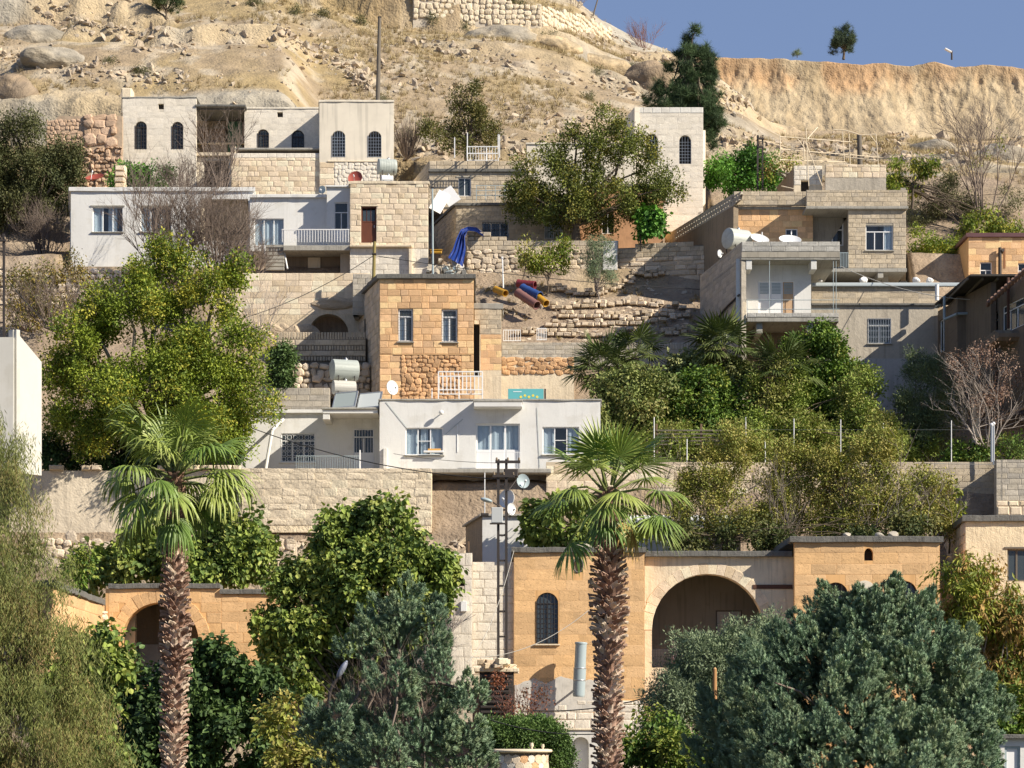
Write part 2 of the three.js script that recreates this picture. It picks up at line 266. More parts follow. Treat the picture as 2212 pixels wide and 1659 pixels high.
// windows and doors ------------------------------------------------
function bars(list) { const a = new Acc(); for (const [u0, u1, v0, v1, w0, w1] of list) a.box((u0 + u1) / 2, (v0 + v1) / 2, (w0 + w1) / 2, u1 - u0, v1 - v0, w1 - w0); return a.geo(); }
function opening(f, x0, x1, y0, y1, archPx, ring) { const q = f.rect(x0, x1, y0, y1); if (archPx) q.arch = archPx === true ? (q.u1 - q.u0) / 2 : archPx * (q.v1 - q.v0) / (y1 - y0); if (ring) q.ring = ring; f.holes.push(q); return q; }
function win(f, q, o = {}) {
  const G = new THREE.Group(); G.name = o.name || 'window'; f.H.add(G); f.put(G, 0, 0, 0); const { u0, u1, v0, v1 } = q, fr = o.fr ?? .06, rc = -(o.rec ?? .14), n = o.cols ?? 2, W = u1 - u0, tr = o.transom ? v1 - (v1 - v0) * o.transom : v1, fm = o.frame || M.whiteTrim, arch = q.arch || 0;
  const L = []; const f2 = fr / 2;
  if (!o.noFrame) {
    L.push([u0, u0 + fr, v0, v1 - arch * .9, rc - .06, rc], [u1 - fr, u1, v0, v1 - arch * .9, rc - .06, rc], [u0 + fr, u1 - fr, v0, v0 + fr, rc - .06, rc]);
    if (!arch) L.push([u0 + fr, u1 - fr, v1 - fr, v1, rc - .06, rc]); else L.push([u0 + fr, u1 - fr, v1 - arch - f2, v1 - arch + f2, rc - .06, rc]);
    if (o.transom) L.push([u0 + fr, u1 - fr, tr - f2, tr + f2, rc - .06, rc + .005]);
    for (let i = 1; i < n; i++) { const u = u0 + W * i / n; L.push([u - f2, u + f2, v0 + fr, (o.transom && !o.fullMull ? tr : v1 - arch) - fr, rc - .06, rc + .008]); }
    if (o.midRail) for (const i of o.midRail) { const a = u0 + W * i / n, v = lerp(v0, tr, .52); L.push([a + f2, a + W / n - f2, v - .02, v + .02, rc - .06, rc + .004]); }
    mesh('frame', bars(L), fm, G);
    if (arch) { const t = new THREE.Shape(outline(u0, u1, v1 - arch, v1, arch).getPoints()); t.holes.push(outline(u0 + fr, u1 - fr, v1 - arch, v1 - fr, Math.max(.05, arch - fr))); const g = new THREE.ExtrudeGeometry(t, { depth: .06, bevelEnabled: false }); g.translate(0, 0, rc - .06); mesh('arched_frame', g, fm, G); }
  }
  const gm = o.glass || glass, rows = o.transom ? [[v0, tr], [tr, v1]] : [[v0, v1 - arch]];
  if (!o.noGlass) {
    rows.forEach(([a, b], k) => { const m = k && !o.fullMull ? (o.topCols || 1) : n; for (let i = 0; i < m; i++) { const p = boxGeo(Math.max(.05, W / m - fr * 1.1), Math.max(.05, b - a - fr * 1.1), .008); mesh('pane', p, (o.paneMat && o.paneMat(i, k)) || gm, G).position.set(u0 + W * (i + .5) / m, (a + b) / 2, rc - .035); } });
    if (arch) { const g = new THREE.ExtrudeGeometry(outline(u0 + fr * .5, u1 - fr * .5, v1 - arch, v1 - fr * .5, arch - fr * .5), { depth: .008, bevelEnabled: false }); g.translate(0, 0, rc - .04); mesh('pane', g, gm, G); }
  }
  if (o.curtain) { // gathered cloth behind the glass
    const a = new Acc(), N = 40, r = rng(o.seed || 3), spans = o.curtain === true ? [[0, 1]] : o.curtain;
    for (const [s, e] of spans) for (let i = 0; i < N; i++) { const p = (t) => [lerp(u0 + W * s, u0 + W * e, t), rc - .14 + .03 * Math.sin(t * 34 * (e - s) + s * 9) + .01 * Math.sin(t * 77)]; const A = p(i / N), B = p((i + 1) / N); a.quad(V(A[0], v0, A[1]), V(B[0], v0, B[1]), V(B[0], v1, B[1]), V(A[0], v1, A[1])); }
    mesh('curtain', a.geo(), M.curtain, G);
  }
  if (o.grille) { const { nx, ny, w = .012, off = .03, mat = M.iron } = o.grille, B = []; for (let i = 0; i <= nx; i++) { const u = lerp(u0 + .02, u1 - .02, i / nx), t = arch ? v1 - arch + arch * Math.sqrt(Math.max(0, 1 - ((u - (u0 + u1) / 2) / ((u1 - u0) / 2)) ** 2)) : v1; B.push([u - w, u + w, v0, t, off - w, off + w]); } for (let j = 0; j <= ny; j++) { const v = lerp(v0 + .02, v1 - arch - .02, j / ny); B.push([u0, u1, v - w, v + w, off - w * 2.5, off - w]); } mesh('grille', bars(B), mat, G); }
  if (o.sill) { const b = boxGeo(W + .16, .07, .2, .012); mesh('sill', b, o.sill === true ? M.concrete : o.sill, G).position.set((u0 + u1) / 2, v0 - .04, .02); }
  if (o.lintel) { const b = boxGeo(W + .3, .1, .1, .01); mesh('lintel', b, o.lintel, G).position.set((u0 + u1) / 2, v1 + .06, .01); }
  if (o.backing) { const b = new THREE.BoxGeometry(W + .3, v1 - v0 + .2, .05); mesh('dark_backing', b, o.backing, G).position.set((u0 + u1) / 2, (v0 + v1) / 2, rc - (o.backAt || .9)); }  // panel behind the opening, its dark colour standing for the unlit room
  return G;
}
function grow(poly, e) { // poly [[x,D]...], outward offset (any orientation, convex)
  const n = poly.length, c = poly.reduce((s, p) => [s[0] + p[0] / n, s[1] + p[1] / n], [0, 0]), ed = poly.map((p, i) => { const q = poly[(i + 1) % n], dx = q[0] - p[0], dy = q[1] - p[1], l = Math.hypot(dx, dy); let nx = dy / l, ny = -dx / l; if ((p[0] - c[0]) * nx + (p[1] - c[1]) * ny < 0) { nx = -nx; ny = -ny; } const ee = Array.isArray(e) ? e[i] : e; return [p[0] + nx * ee, p[1] + ny * ee, dx / l, dy / l]; });
  return ed.map((b, i) => { const a = ed[(i + n - 1) % n], k = a[2] * b[3] - a[3] * b[2]; if (Math.abs(k) < 1e-6) return [b[0], b[1]]; const t = ((b[0] - a[0]) * b[3] - (b[1] - a[1]) * b[2]) / k; return [a[0] + a[2] * t, a[1] + a[3] * t]; });
}
function slab(H, name, poly, y0, y1, mat, rough = 0) { // flat slab over a footprint; edges slightly uneven
  const r = rng(Math.round(y0 * 100)), s = new THREE.Shape(), n = poly.length;
  poly.forEach((p, i) => { const q = poly[(i + 1) % n], L = Math.hypot(q[0] - p[0], q[1] - p[1]), k = rough ? Math.max(1, Math.round(L / .5)) : 1; for (let j = 0; j < k; j++) { const x = lerp(p[0], q[0], j / k) + (j ? (r() - .5) * rough : 0), z = lerp(p[1], q[1], j / k) + (j ? (r() - .5) * rough : 0); (i || j) ? s.lineTo(x - H.position.x, z + H.position.z) : s.moveTo(x - H.position.x, z + H.position.z); } });
  s.closePath();
  const b = .02, g = new THREE.ExtrudeGeometry(s, { depth: y1 - y0 - 2 * b, bevelEnabled: true, bevelSize: b, bevelThickness: b, bevelSegments: 1 }); g.rotateX(-Math.PI / 2); g.translate(0, y0 + b - H.position.y, 0);
  if (rough) { const P = g.attributes.position; for (let i = 0; i < P.count; i++) P.setY(i, P.getY(i) + (fbm(P.getX(i) * 1.3, P.getZ(i) * 1.3, 3, 3) - .5) * rough * 1.2); g.computeVertexNormals(); }
  return mesh(name, g, mat, H);
}
// house: footprint points [px, D] as [front left, front right, back right, back left]
function house(name, label, category, foot, rowTop, rowBot, group) {
  const pts = foot.map(([px, D]) => [Xp(px, D), D]), D0 = foot[0][1], yT = Yp(rowTop, D0), yB = Yp(rowBot, D0);
  const H = thing(name, label, category, V((pts[0][0] + pts[1][0]) / 2, yB, -(pts[0][1] + pts[1][1]) / 2), group);
  return { H, pts, yT, yB, face: (i, j, yt = yT, yb = yB) => new Facet(H, pts[i], pts[j], yt, yb), edge: (A, B, yt = yT, yb = yB) => new Facet(H, [Xp(A[0], A[1]), A[1]], [Xp(B[0], B[1]), B[1]], yt, yb) };
}
// ---------------------------------------------------------------- ground: one sheet from the camera over the terraced slope to the far plateau
const BASE = [[-3000, -3.4], [30, -3], [95, -2.4], [112, -2], [120, -1.4], [126.5, -1], [128.3, 9], [133.5, 10], [136, 11.2], [138, 15], [146, 15.3], [148.2, 20], [152, 20.9], [154, 24.4], [166, 31.6], [168.2, 34], [175, 34.9], [178, 37.6], [183, 40.8], [188, 44]];
const CREST = [[-900, -300], [0, -190], [700, -120], [1100, -60], [1235, -8], [1300, 46], [1365, 78], [1440, 102], [1500, 130], [1545, 162], [1600, 205], [1640, 246], [1700, 288], [1900, 302], [2600, 312]];
const PADS = []; // [x0, x1, D0, D1, y] cut flat under buildings
function ledges(x, D, h) { // rock steps that dip to the right
  const s = (h + .2 * x + 5 * (fbm(x * .05, D * .05, 1, 3) - .5)) / 5.2, f = s - Math.floor(s), st = sm(.45, .75, f), m = sm(.42, .6, fbm(x * .035 + 9, D * .045, 4, 3)); return { step: (st - f) * 5.2 * .42 * m, cliff: sm(.42, .5, f) * (1 - sm(.7, .8, f)) * m };
}
function hillInfo(x, D) {
  const px = CX + x * FOC / Math.max(D, 60);
  if (D <= 188) return { h: ramp(BASE, D), k: 0 };
  const top = (CY - ramp(CREST, px)) * 250 / FOC; let h;
  if (D <= 250) { const t = (D - 188) / 62; h = lerp(44, top, lerp(t, Math.pow(t, .8), .5)); }
  else { const k = lerp(.1, .232, sm(1560, 1680, px)); h = top + Math.min(D - 250, 72) * k; }
  const wv = 3.2 * (fbm(x * .11, 3, 71, 4) - .5) + .9 * (fbm(x * .6, D * .2, 72, 3) - .5), stepUp = (D0, a, b, hh, tail) => { const m = sm(a - 30, a + 30, px) * (1 - sm(b - 40, b + 60, px)), d = D - D0 - wv; return hh * m * sm(0, .7, d) * (1 - sm(tail * .3, tail, d)); };
  const s1 = stepUp(190.8, -300, 640, 3.1, 26), s2 = stepUp(225, 500, 1000, 4.2, 24), s3 = stepUp(214, -200, 330, 1.8, 20), s4 = 0, s5 = stepUp(206, 150, 620, 1.3, 16); h += s1 + s2 + s3 + s4 + s5;
  const dd = D - wv, face = (D0, s) => s > .05 ? sm(-.6, .3, dd - D0) * (1 - sm(1.2, 3.4, dd - D0)) : 0;
  return { h, px, face: Math.max(face(190.8, s1), face(227, s2), face(214, s3), face(236, s4), face(206, s5)), k: sm(186, 194, D) * (1 - sm(300, 330, D)) };
}
function groundAt(x, D, out) {
  const I = hillInfo(x, D); let h = I.h;
  if (I.k > 0 && Math.abs(x) < 110) {
    const L = ledges(x, D, h), edge = 1 - .7 * sm(236, 250, D); const big = (fbm(x * .09, D * .09, 7, 4) - .5) * 3.4, fine = (fbm(x * .55, D * .55, 17, 4) - .5) * 1.1;
    h += I.k * edge * (L.step * 1.2 + big * .8 + fine * (.35 + L.cliff)); const fc = I.face || 0; h += fc * ((1 - Math.abs(2 * fbm(x * .5, D * .9, 81, 4) - 1)) * 1.1 - .6) ; if (out) { out.cliff = Math.max(L.cliff, fc * 1.2); out.k = I.k; }
  } else { if (Math.abs(x) < 110 && D > 90 && D < 190) h += (fbm(x * .4, D * .4, 3, 4) - .5) * .7 * sm(90, 110, D); if (out) { out.cliff = 0; out.k = 0; } }
  for (const p of PADS) if (x > p[0] && x < p[1] && D > p[2] && D < p[3]) h = Math.min(h, p[4]);
  if (out) out.px = I.px;
  return h + EYE;
}
// the first ground point on the sight line through a picture point
function onGround(px, py, D0 = 186, D1 = 330) { for (let D = D0; D < D1; D += .3) { const y = groundAt(Xp(px, D), D); if (y >= Yp(py, D)) return V(Xp(px, D), y, -D); } return null; }
const GROUND_COLOURS = { cream: [.60, .485, .325], grey: [.43, .40, .345], orange: [.66, .45, .24], grass: [.45, .345, .185], dirt: [.43, .335, .225], soil: [.40, .31, .23], scree: [.55, .48, .38], pale: [.53, .50, .44], olive: [.2, .18, .09] };
function mixc(a, b, t) { return [lerp(a[0], b[0], t), lerp(a[1], b[1], t), lerp(a[2], b[2], t)]; }
function groundColour(x, D, o) {
  const C = GROUND_COLOURS, n = fbm(x * .12, D * .12, 30, 4), n2 = fbm(x * .6, D * .6, 40, 3), n4 = fbm(x * 1.9, D * 1.9, 44, 2), px = o.px ?? (CX + x * FOC / D);
  let c;
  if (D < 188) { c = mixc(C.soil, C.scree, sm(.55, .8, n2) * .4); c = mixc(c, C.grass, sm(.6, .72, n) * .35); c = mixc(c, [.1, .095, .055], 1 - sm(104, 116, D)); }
  else {
    c = mixc(C.grass, C.dirt, sm(.4, .62, n)); c = mixc(c, C.scree, sm(.5, .66, n2) * .75);
    c = mixc(c, mixc(C.cream, C.grey, sm(.45, .6, fbm(x * .08, D * .1, 50, 3))), clamp(o.cliff * 1.1, 0, 1) * .92);
    c = mixc(c, C.orange, (sm(640, 720, px) * (1 - sm(900, 1120, px)) * sm(222, 232, D) + .5 * sm(1650, 1750, px) * sm(200, 240, D)) * sm(.3, .45, n) * .9);
    c = mixc(c, C.pale, sm(1250, 1330, px) * (1 - sm(1690, 1760, px)) * sm(240, 247, D) * .9);
  }
  const k = .86 + .3 * (n4 - .5) + .25 * (n2 - .4); return c.map((q) => clamp(q * k, .02, .85));
}
PADS.push([-9, 6.5, 138.8, 147.6, 13.2], [-19, -7, 141, 147.6, 13.2], [-13, -2, 150, 163, 20.5], [14.6, 27, 149.5, 161, 20.2], [-11.5, -5, 164, 171.5, 31], [-31.5, -10, 166.8, 179, 33], [-30.5, -8, 180, 190, 39.6], [8, 15, 177, 187, 38], [-5, 1, 171, 186, 36.2], [15.2, 27.5, 159.5, 176, 30], [0, 22, 118.8, 128.4, -2], [-20, -11, 114.5, 127.5, -2], [15, 26.5, 171, 182, 36]);
{
  const axis = (a, b, s, far) => { const o = []; for (let v = a; v <= b; v += s) o.push(v); let q = s; let lo = a, hi = b; while (hi < far || lo > -far) { q *= 1.6; lo -= q; hi += q; o.unshift(Math.max(lo, -far)); o.push(Math.min(hi, far)); if (q > far) break; } return o; };
  const xs = axis(-56, 60, .34, 3500).filter((v, i, a) => !i || v > a[i - 1] + .01), ds = [];
  for (let d = -400; d < 90; d += 20) ds.push(d); for (let d = 90; d < 186; d += .55) ds.push(d); for (let d = 186; d < 256; d += .3) ds.push(d); for (let d = 256; d < 340; d += .8) ds.push(d); for (let d = 345, s = 8; d < 4200; d += s, s *= 1.3) ds.push(d);
  const nx = xs.length, nd = ds.length, P = new Float32Array(nx * nd * 3), C = new Float32Array(nx * nd * 3), U = new Float32Array(nx * nd * 2), I = [], o = {};
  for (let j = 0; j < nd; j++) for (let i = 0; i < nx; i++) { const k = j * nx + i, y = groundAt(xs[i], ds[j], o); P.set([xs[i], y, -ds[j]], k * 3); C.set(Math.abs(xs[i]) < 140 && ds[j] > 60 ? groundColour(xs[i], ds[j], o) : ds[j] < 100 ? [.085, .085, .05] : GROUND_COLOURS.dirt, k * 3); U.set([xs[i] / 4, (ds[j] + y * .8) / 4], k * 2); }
  for (let j = 0; j < nd - 1; j++) for (let i = 0; i < nx - 1; i++) { const a = j * nx + i, b = a + 1, c = a + nx, d = c + 1; I.push(a, b, d, a, d, c); }
  const g = new THREE.BufferGeometry(); g.setAttribute('position', new THREE.BufferAttribute(P, 3)); g.setAttribute('color', new THREE.BufferAttribute(C, 3)); g.setAttribute('uv', new THREE.BufferAttribute(U, 2)); g.setIndex(I); g.computeVertexNormals();
  const m = new THREE.MeshStandardMaterial({ vertexColors: true, roughness: .97, map: T.rock, bumpMap: T.rockBump, bumpScale: .22 }); m.color.setRGB(1.03, 1.03, 1.01);
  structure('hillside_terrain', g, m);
}
// earth bluff behind the hill, top right
{
  const a = new THREE.BufferGeometry(), nu = 420, nv = 110, P = [], C = [], U = [], I = [], D0 = 322;
  const topRow = (px) => ramp([[1200, 112], [1560, 110], [1640, 113], [1800, 121], [2000, 127], [2212, 134], [2700, 150]], px);
  for (let j = 0; j <= nv; j++) for (let i = 0; i <= nu; i++) {
    const px = lerp(1330, 2800, i / nu), x = Xp(px, D0), yt = Yp(topRow(px), D0) + (fbm(x * .3, 3, 1, 4) - .5) * 1.1, yb = Yp(350, D0), t = j / nv;
    let y, D; const w = x + 1.2 * (fbm(x * .25, t * 3, 31, 2) - .5), cr = Math.pow(1 - Math.abs(2 * fbm(w * .13, 2 + t * .35, 5, 3) - 1), 3), fl = cr * .8 + (fbm(w * .45, t * 2.6, 9, 4) - .5) * 1.1 + (fbm(w * 1.1, t * 9, 12, 4) - .5) * .9 + (fbm(w * 3.2, t * 24, 14, 2) - .5) * .35, tf = 1 - sm(.8, 1, t / .9) * .8;
    if (t < .9) { const q = t / .9; y = lerp(yb, yt, q); const slump = Math.pow(1 - q, 2.2) * (9 + 7 * fbm(x * .12, 1, 20, 3)); D = D0 - slump + fl * sm(0, .25, q) * tf + q * 2.5; }
    else { const q = (t - .9) / .1; y = yt + q * 1.5; D = D0 + 2.5 + fl * .2 * (1 - q) + q * q * 260; }
    P.push(x * (t > .9 ? 1 + (t - .9) * 4 : 1), y, -D); U.push(x / 5, y / 5);
    const n = fbm(x * .25, t * 3, 60, 4), st = fbm(x * .9, t * 1.2, 66, 3), e = sm(.62, .9, t / .9 + .35 * (n - .5)) * sm(.3, .7, n);
    let c = mixc([.60, .49, .33], [.53, .42, .27], sm(.35, .7, st)); c = mixc(c, [.56, .345, .185], e * .8); C.push(...c.map((q) => q * (.9 + .25 * (n - .5))));
  }
  for (let j = 0; j < nv; j++) for (let i = 0; i < nu; i++) { const k = j * (nu + 1) + i; I.push(k, k + 1, k + nu + 2, k, k + nu + 2, k + nu + 1); }
  a.setAttribute('position', new THREE.Float32BufferAttribute(P, 3)); a.setAttribute('color', new THREE.Float32BufferAttribute(C, 3)); a.setAttribute('uv', new THREE.Float32BufferAttribute(U, 2)); a.setIndex(I); a.computeVertexNormals();
  const m = new THREE.MeshStandardMaterial({ vertexColors: true, roughness: .97, map: T.rock, bumpMap: T.rockBump, bumpScale: .25, side: THREE.DoubleSide }); m.color.setRGB(.98, .975, .96);
  structure('earth_cliff', a, m);
}
const shade = (c, k) => c.map((q) => q * k);
// loose stone ------------------------------------------------------
function rockGeo(seed, detail = 1, flat = 1) {
  const g0 = new THREE.IcosahedronGeometry(1, detail), P = g0.attributes.position, v = V();
  for (let i = 0; i < P.count; i++) { v.fromBufferAttribute(P, i); const k = .55 + .75 * fbm(v.x * 1.1 + seed * 3.1 + 20, v.y * 1.1 + 20, v.z * 1.1 + 20, 3); let q = v.clone().multiplyScalar(k); const pl = [[.8, .5, .3], [-.6, .6, .5], [.2, -.3, .9], [-.5, .2, .85]]; for (const [a, b, c] of pl) { const nrm = V(a + Math.sin(seed * 7) * .3, b, c).normalize(), d = q.dot(nrm) - .62; if (d > 0) q.addScaledVector(nrm, -d * .85); } q.y *= .78; P.setXYZ(i, q.x, q.y, q.z); }
  const g = flat ? g0.index ? g0.toNonIndexed() : g0 : g0; g.computeVertexNormals();
  const U = g.attributes.uv, Q = g.attributes.position; for (let i = 0; i < Q.count; i++) U.setXY(i, Q.getX(i) * .6 + seed * .37, Q.getY(i) * .6 + Q.getZ(i) * .4); return g;
}
const angular = (seed) => { const r = rng(seed * 31), p = []; for (let i = 0; i < 13; i++) p.push(V(r() * 2 - 1, (r() * 2 - 1) * .75, r() * 2 - 1).normalize().multiplyScalar(rr(.75, 1.1, r)).multiply(V(1, .72, .9))); const g = new ConvexGeometry(p), P = g.attributes.position, U = []; for (let i = 0; i < P.count; i++) U.push(P.getX(i) * .6 + seed * .37, P.getY(i) * .6 + P.getZ(i) * .4); g.setAttribute('uv', new THREE.Float32BufferAttribute(U, 2)); return g; };
const ROCKS = [1, 2, 3, 4, 5].map(angular);
function scatter(name, list, geo, mat, parent = scene) { // list of [matrix, colour]; one countless mass
  const m = new THREE.InstancedMesh(geo, mat, list.length); list.forEach(([q, c], i) => { m.setMatrixAt(i, q); if (c) m.setColorAt(i, new THREE.Color().setRGB(...c)); }); m.name = parent === scene ? numbered(name) : name; shadow(m); parent.add(m); m.userData.kind = 'stuff'; return m;
}
const randQ = (r) => new THREE.Quaternion().setFromEuler(new THREE.Euler(r() * 6.3, r() * 6.3, r() * 6.3));
const rockMat = std([1, 1, 1], { map: T.rock, bumpMap: T.rockBump, bumpScale: .05, roughness: .95 });
{
  const r = rng(41), L = ROCKS.map(() => []), M4 = () => new THREE.Matrix4();
  const drop = (p, s, c) => { if (!p) return; L[Math.floor(r() * L.length)].push([M4().compose(p.clone().add(V(0, s * .15, 0)), randQ(r), V(s * rr(.7, 1.5, r), s * rr(.6, 1.1, r), s * rr(.7, 1.3, r))), shade(mixc(mixc([.62, .52, .39], [.46, .42, .36], r() * .9), [.66, .50, .35], r() * .5), rr(.75, 1.15, r))]); };
  const belts = [[[470, 75], [700, 130], [930, 190], [1090, 240], [1240, 300]], [[880, 95], [1010, 120], [1200, 165], [1400, 210]], [[60, 40], [200, 60], [420, 110]], [[1180, 255], [1330, 290], [1450, 300]], [[1560, 225], [1700, 235], [1850, 265], [1960, 300]], [[1530, 300], [1700, 320], [1990, 330]], [[0, 120], [160, 150], [420, 180]], [[860, 330], [1000, 320], [1250, 330]], [[1250, 60], [1330, 95], [1480, 160], [1600, 235]], [[1850, 350], [2050, 340], [2212, 330]], [[600, 60], [760, 150], [800, 200]]];
  for (const b of belts) { const n = 430; for (let i = 0; i < n; i++) { const q = r() * (b.length - 1), k = Math.floor(q), f = q - k, g = (r() + r() + r() - 1.5) * 24; drop(onGround(lerp(b[k][0], b[k + 1][0], f) + rr(-12, 12, r), lerp(b[k][1], b[k + 1][1], f) + g), .07 + .4 * Math.pow(r(), 4)); } }
  for (let i = 0; i < 4200; i++) { const x = rr(-48, 54, r), D = rr(187, 255, r); if (fbm(x * .1, D * .1, 80, 3) < .42 + r() * .16) continue; drop(V(x, groundAt(x, D), -D), .05 + .3 * Math.pow(r(), 5)); }
  for (let i = 0; i < 420; i++) { const D = rr(150, 167, r), x = rr(-3, 13.5, r); drop(V(x, groundAt(x, D), -D), .06 + .24 * Math.pow(r(), 4)); }
  for (let i = 0; i < 2600; i++) { const D = rr(128.6, 135.8, r), x = rr(-27, -1, r); drop(V(x, groundAt(x, D), -D), .1 + .26 * Math.pow(r(), 2)); }
  for (let i = 0; i < 900; i++) { const x = rr(28, 72, r), D = rr(268, 318, r); drop(V(x, groundAt(x, D), -D), .2 + 1 * Math.pow(r(), 4)); }
  L.forEach((l, i) => tag(scatter('rubble', l, ROCKS[i], rockMat), ['pale angular loose stones strewn over the dry hillside', 'broken limestone scree lying in belts across the hill', 'small cream stones scattered over the rocky slope', 'rough grey and cream stones spread between dry grass', 'loose weathered stones on the terraces and the hillside'][i], 'rubble', null, 'stuff'));
}
// dry grass
{
  const r = rng(52), a = new Acc(); for (let i = 0; i < 16; i++) { const t = r() * 6.28, x = Math.cos(t) * r() * .18, z = Math.sin(t) * r() * .18, h = rr(.25, .6, r), l = V(rr(-.2, .2, r), h, rr(-.2, .2, r)), s = V(Math.cos(t + 1.5) * .012, 0, Math.sin(t + 1.5) * .012); a.tri(V(x, 0, z).sub(s), V(x, 0, z).add(s), V(x, 0, z).add(l)); }
  const g = a.geo(), N = g.attributes.normal; for (let i = 0; i < N.count; i++) { const v = V(N.getX(i), Math.abs(N.getY(i)) + .8, N.getZ(i)).normalize(); N.setXYZ(i, v.x, v.y, v.z); }
  const L = []; for (let i = 0; i < 42000 && L.length < 26000; i++) { const x = rr(-50, 58, r), D = rr(187, 262, r), n = fbm(x * .11, D * .13, 90, 3); if (n < .47 + .12 * r()) continue; const o = {}; const y = groundAt(x, D, o); if (o.cliff > .3) continue; const s = rr(.4, 1.15, r); L.push([new THREE.Matrix4().compose(V(x, y - .03, -D), new THREE.Quaternion().setFromAxisAngle(V(0, 1, 0), r() * 6.3), V(s * 1.3, s, s * 1.3)), shade(mixc([.52, .41, .22], [.41, .33, .18], r()), rr(.85, 1.2, r))]); }
  for (let i = 0; i < 900; i++) { const D = rr(150, 166, r), x = rr(-3, 13, r); if (fbm(x * .4, D * .4, 91, 3) < .56) continue; L.push([new THREE.Matrix4().compose(V(x, groundAt(x, D), -D), new THREE.Quaternion(), V(.9, .7, .9)), [.38, .28, .10]]); }
  const gm = std([1, 1, 1], { roughness: 1, side: THREE.DoubleSide }); tag(scatter('dry_grass', L, g, gm), 'dry straw coloured grass growing between rocks on the hillside', 'grass', null, 'stuff');
}
// single boulders and outcrops that stand out on the hill
{
  const outcrop = (seed, W, H) => { const g = new THREE.IcosahedronGeometry(1, 15), P = g.attributes.position, C = [], v = V(); for (let i = 0; i < P.count; i++) { v.fromBufferAttribute(P, i); const X = v.x * W * .28 + seed * 5, Y = v.y * H * .34 + 9, Z = v.z * W * .25 + 4, a = fbm(X, Y, Z, 4), rg = 1 - Math.abs(2 * fbm(X * 1.7, Y * 1.5, Z * 1.7, 4) - 1), k = .52 + .62 * a + .14 * (rg - .6) + .07 * (fbm(X * 5, Y * 5, Z * 5, 3) - .5); P.setXYZ(i, v.x * k * 1.25, v.y * k, v.z * k * 1.1); const n = sm(.4, .6, fbm(X * 1.4, Y * 1.4, Z, 4)), q = mixc([1, .96, .88], [.70, .70, .69], n), e = .82 + .36 * fbm(X * 4, Y * 6, Z * 4, 3) - .25 * sm(.75, .95, rg); C.push(q[0] * e, q[1] * e, q[2] * e); } g.setAttribute('color', new THREE.Float32BufferAttribute(C, 3)); g.deleteAttribute('normal'); g.deleteAttribute('uv'); const m = mergeVertices(g, 1e-4); m.computeVertexNormals(); const Q = m.attributes.position, U = []; for (let i = 0; i < Q.count; i++) U.push(Q.getX(i) * 1.5, Q.getY(i) * 1.5 + Q.getZ(i)); m.setAttribute('uv', new THREE.Float32BufferAttribute(U, 2)); return m; };
  const mats = [[.56, .51, .43], [.68, .55, .37], [.46, .36, .26]].map((c) => std(c, { map: T.rock, bumpMap: T.rockBump, bumpScale: .15, vertexColors: true }));
  const spots = [ // px, row of the foot, half width m, half height m, material, label
    [20, 205, 2.2, 1.7, 2, 'brown split boulder at the left edge of the hillside'],
    [60, 85, 3.2, 1.5, 0, 'flat grey boulder high on the left slope'], [125, 130, 3.6, 1.3, 0, 'dark faced grey outcrop on the left slope'], 
    [1395, 178, 2.6, 2.3, 2, 'large brown boulder with a shadowed face left of the dark pine'], [1300, 140, 3.2, 1.5, 1, 'tan rock ledge below the stone wall on the skyline'], [1080, 85, 4.2, 1.6, 0, 'grey rock slab under the hilltop stone wall'], [1190, 100, 3, 1.3, 1, 'cream ledge between grass patches below the hilltop wall'], [1880, 262, 1.8, 1.1, 1, 'pale boulder on the mound before the earth cliff'], [2180, 345, 3.2, 1.4, 0, 'grey white rocks behind the leafless tree'], [2000, 320, 2.6, 1, 0, 'low grey rock above the ruined hut'],
  ];
  spots.forEach(([px, py, w, h, m, label], i) => { const p = onGround(px, py); if (!p) return; const o = mesh('boulder', outcrop(i + 3, w, h), mats[m], scene); tag(o, label, 'boulder', 'boulders and outcrops on the hillside'); o.position.copy(p).add(V(0, -h * .3, -w * .25)); o.rotation.y = (i % 3 - 1) * .5 + (i % 2 ? 3.14 : 0); o.rotation.z = -.12; o.scale.set(w, h * 1.25, w * .8); });
}
// ---------------------------------------------------------------- buildings, nearest first
const GR = (nx, ny, w = .012, mat) => ({ nx, ny, w, mat });
const box = (H, name, mat, x0, x1, y0, y1, d0, d1, bev = .01) => { const m = mesh(name, boxGeo(x1 - x0, y1 - y0, d1 - d0, bev), mat, H); m.position.set((x0 + x1) / 2, (y0 + y1) / 2, -(d0 + d1) / 2).sub(H.position); return m; };
const pxbox = (H, name, mat, px0, px1, py0, py1, D, dep, bev) => box(H, name, mat, Xp(px0, D), Xp(px1, D), Yp(py1, D), Yp(py0, D), D, D + dep, bev);
const holeBlind = (f, q, mat, deep = .25, name = 'niche') => { const g = new THREE.ExtrudeGeometry(outline(q.u0 - .05, q.u1 + .05, q.v0 - .05, q.v1 + .05, q.arch ? q.arch + .05 : 0), { depth: .05, bevelEnabled: false }); g.translate(0, 0, -deep - .05); f.put(mesh(name, g, mat, f.H), 0, 0, 0); };  // back panel of an opening; in M.dark the unlit depth is coloured in

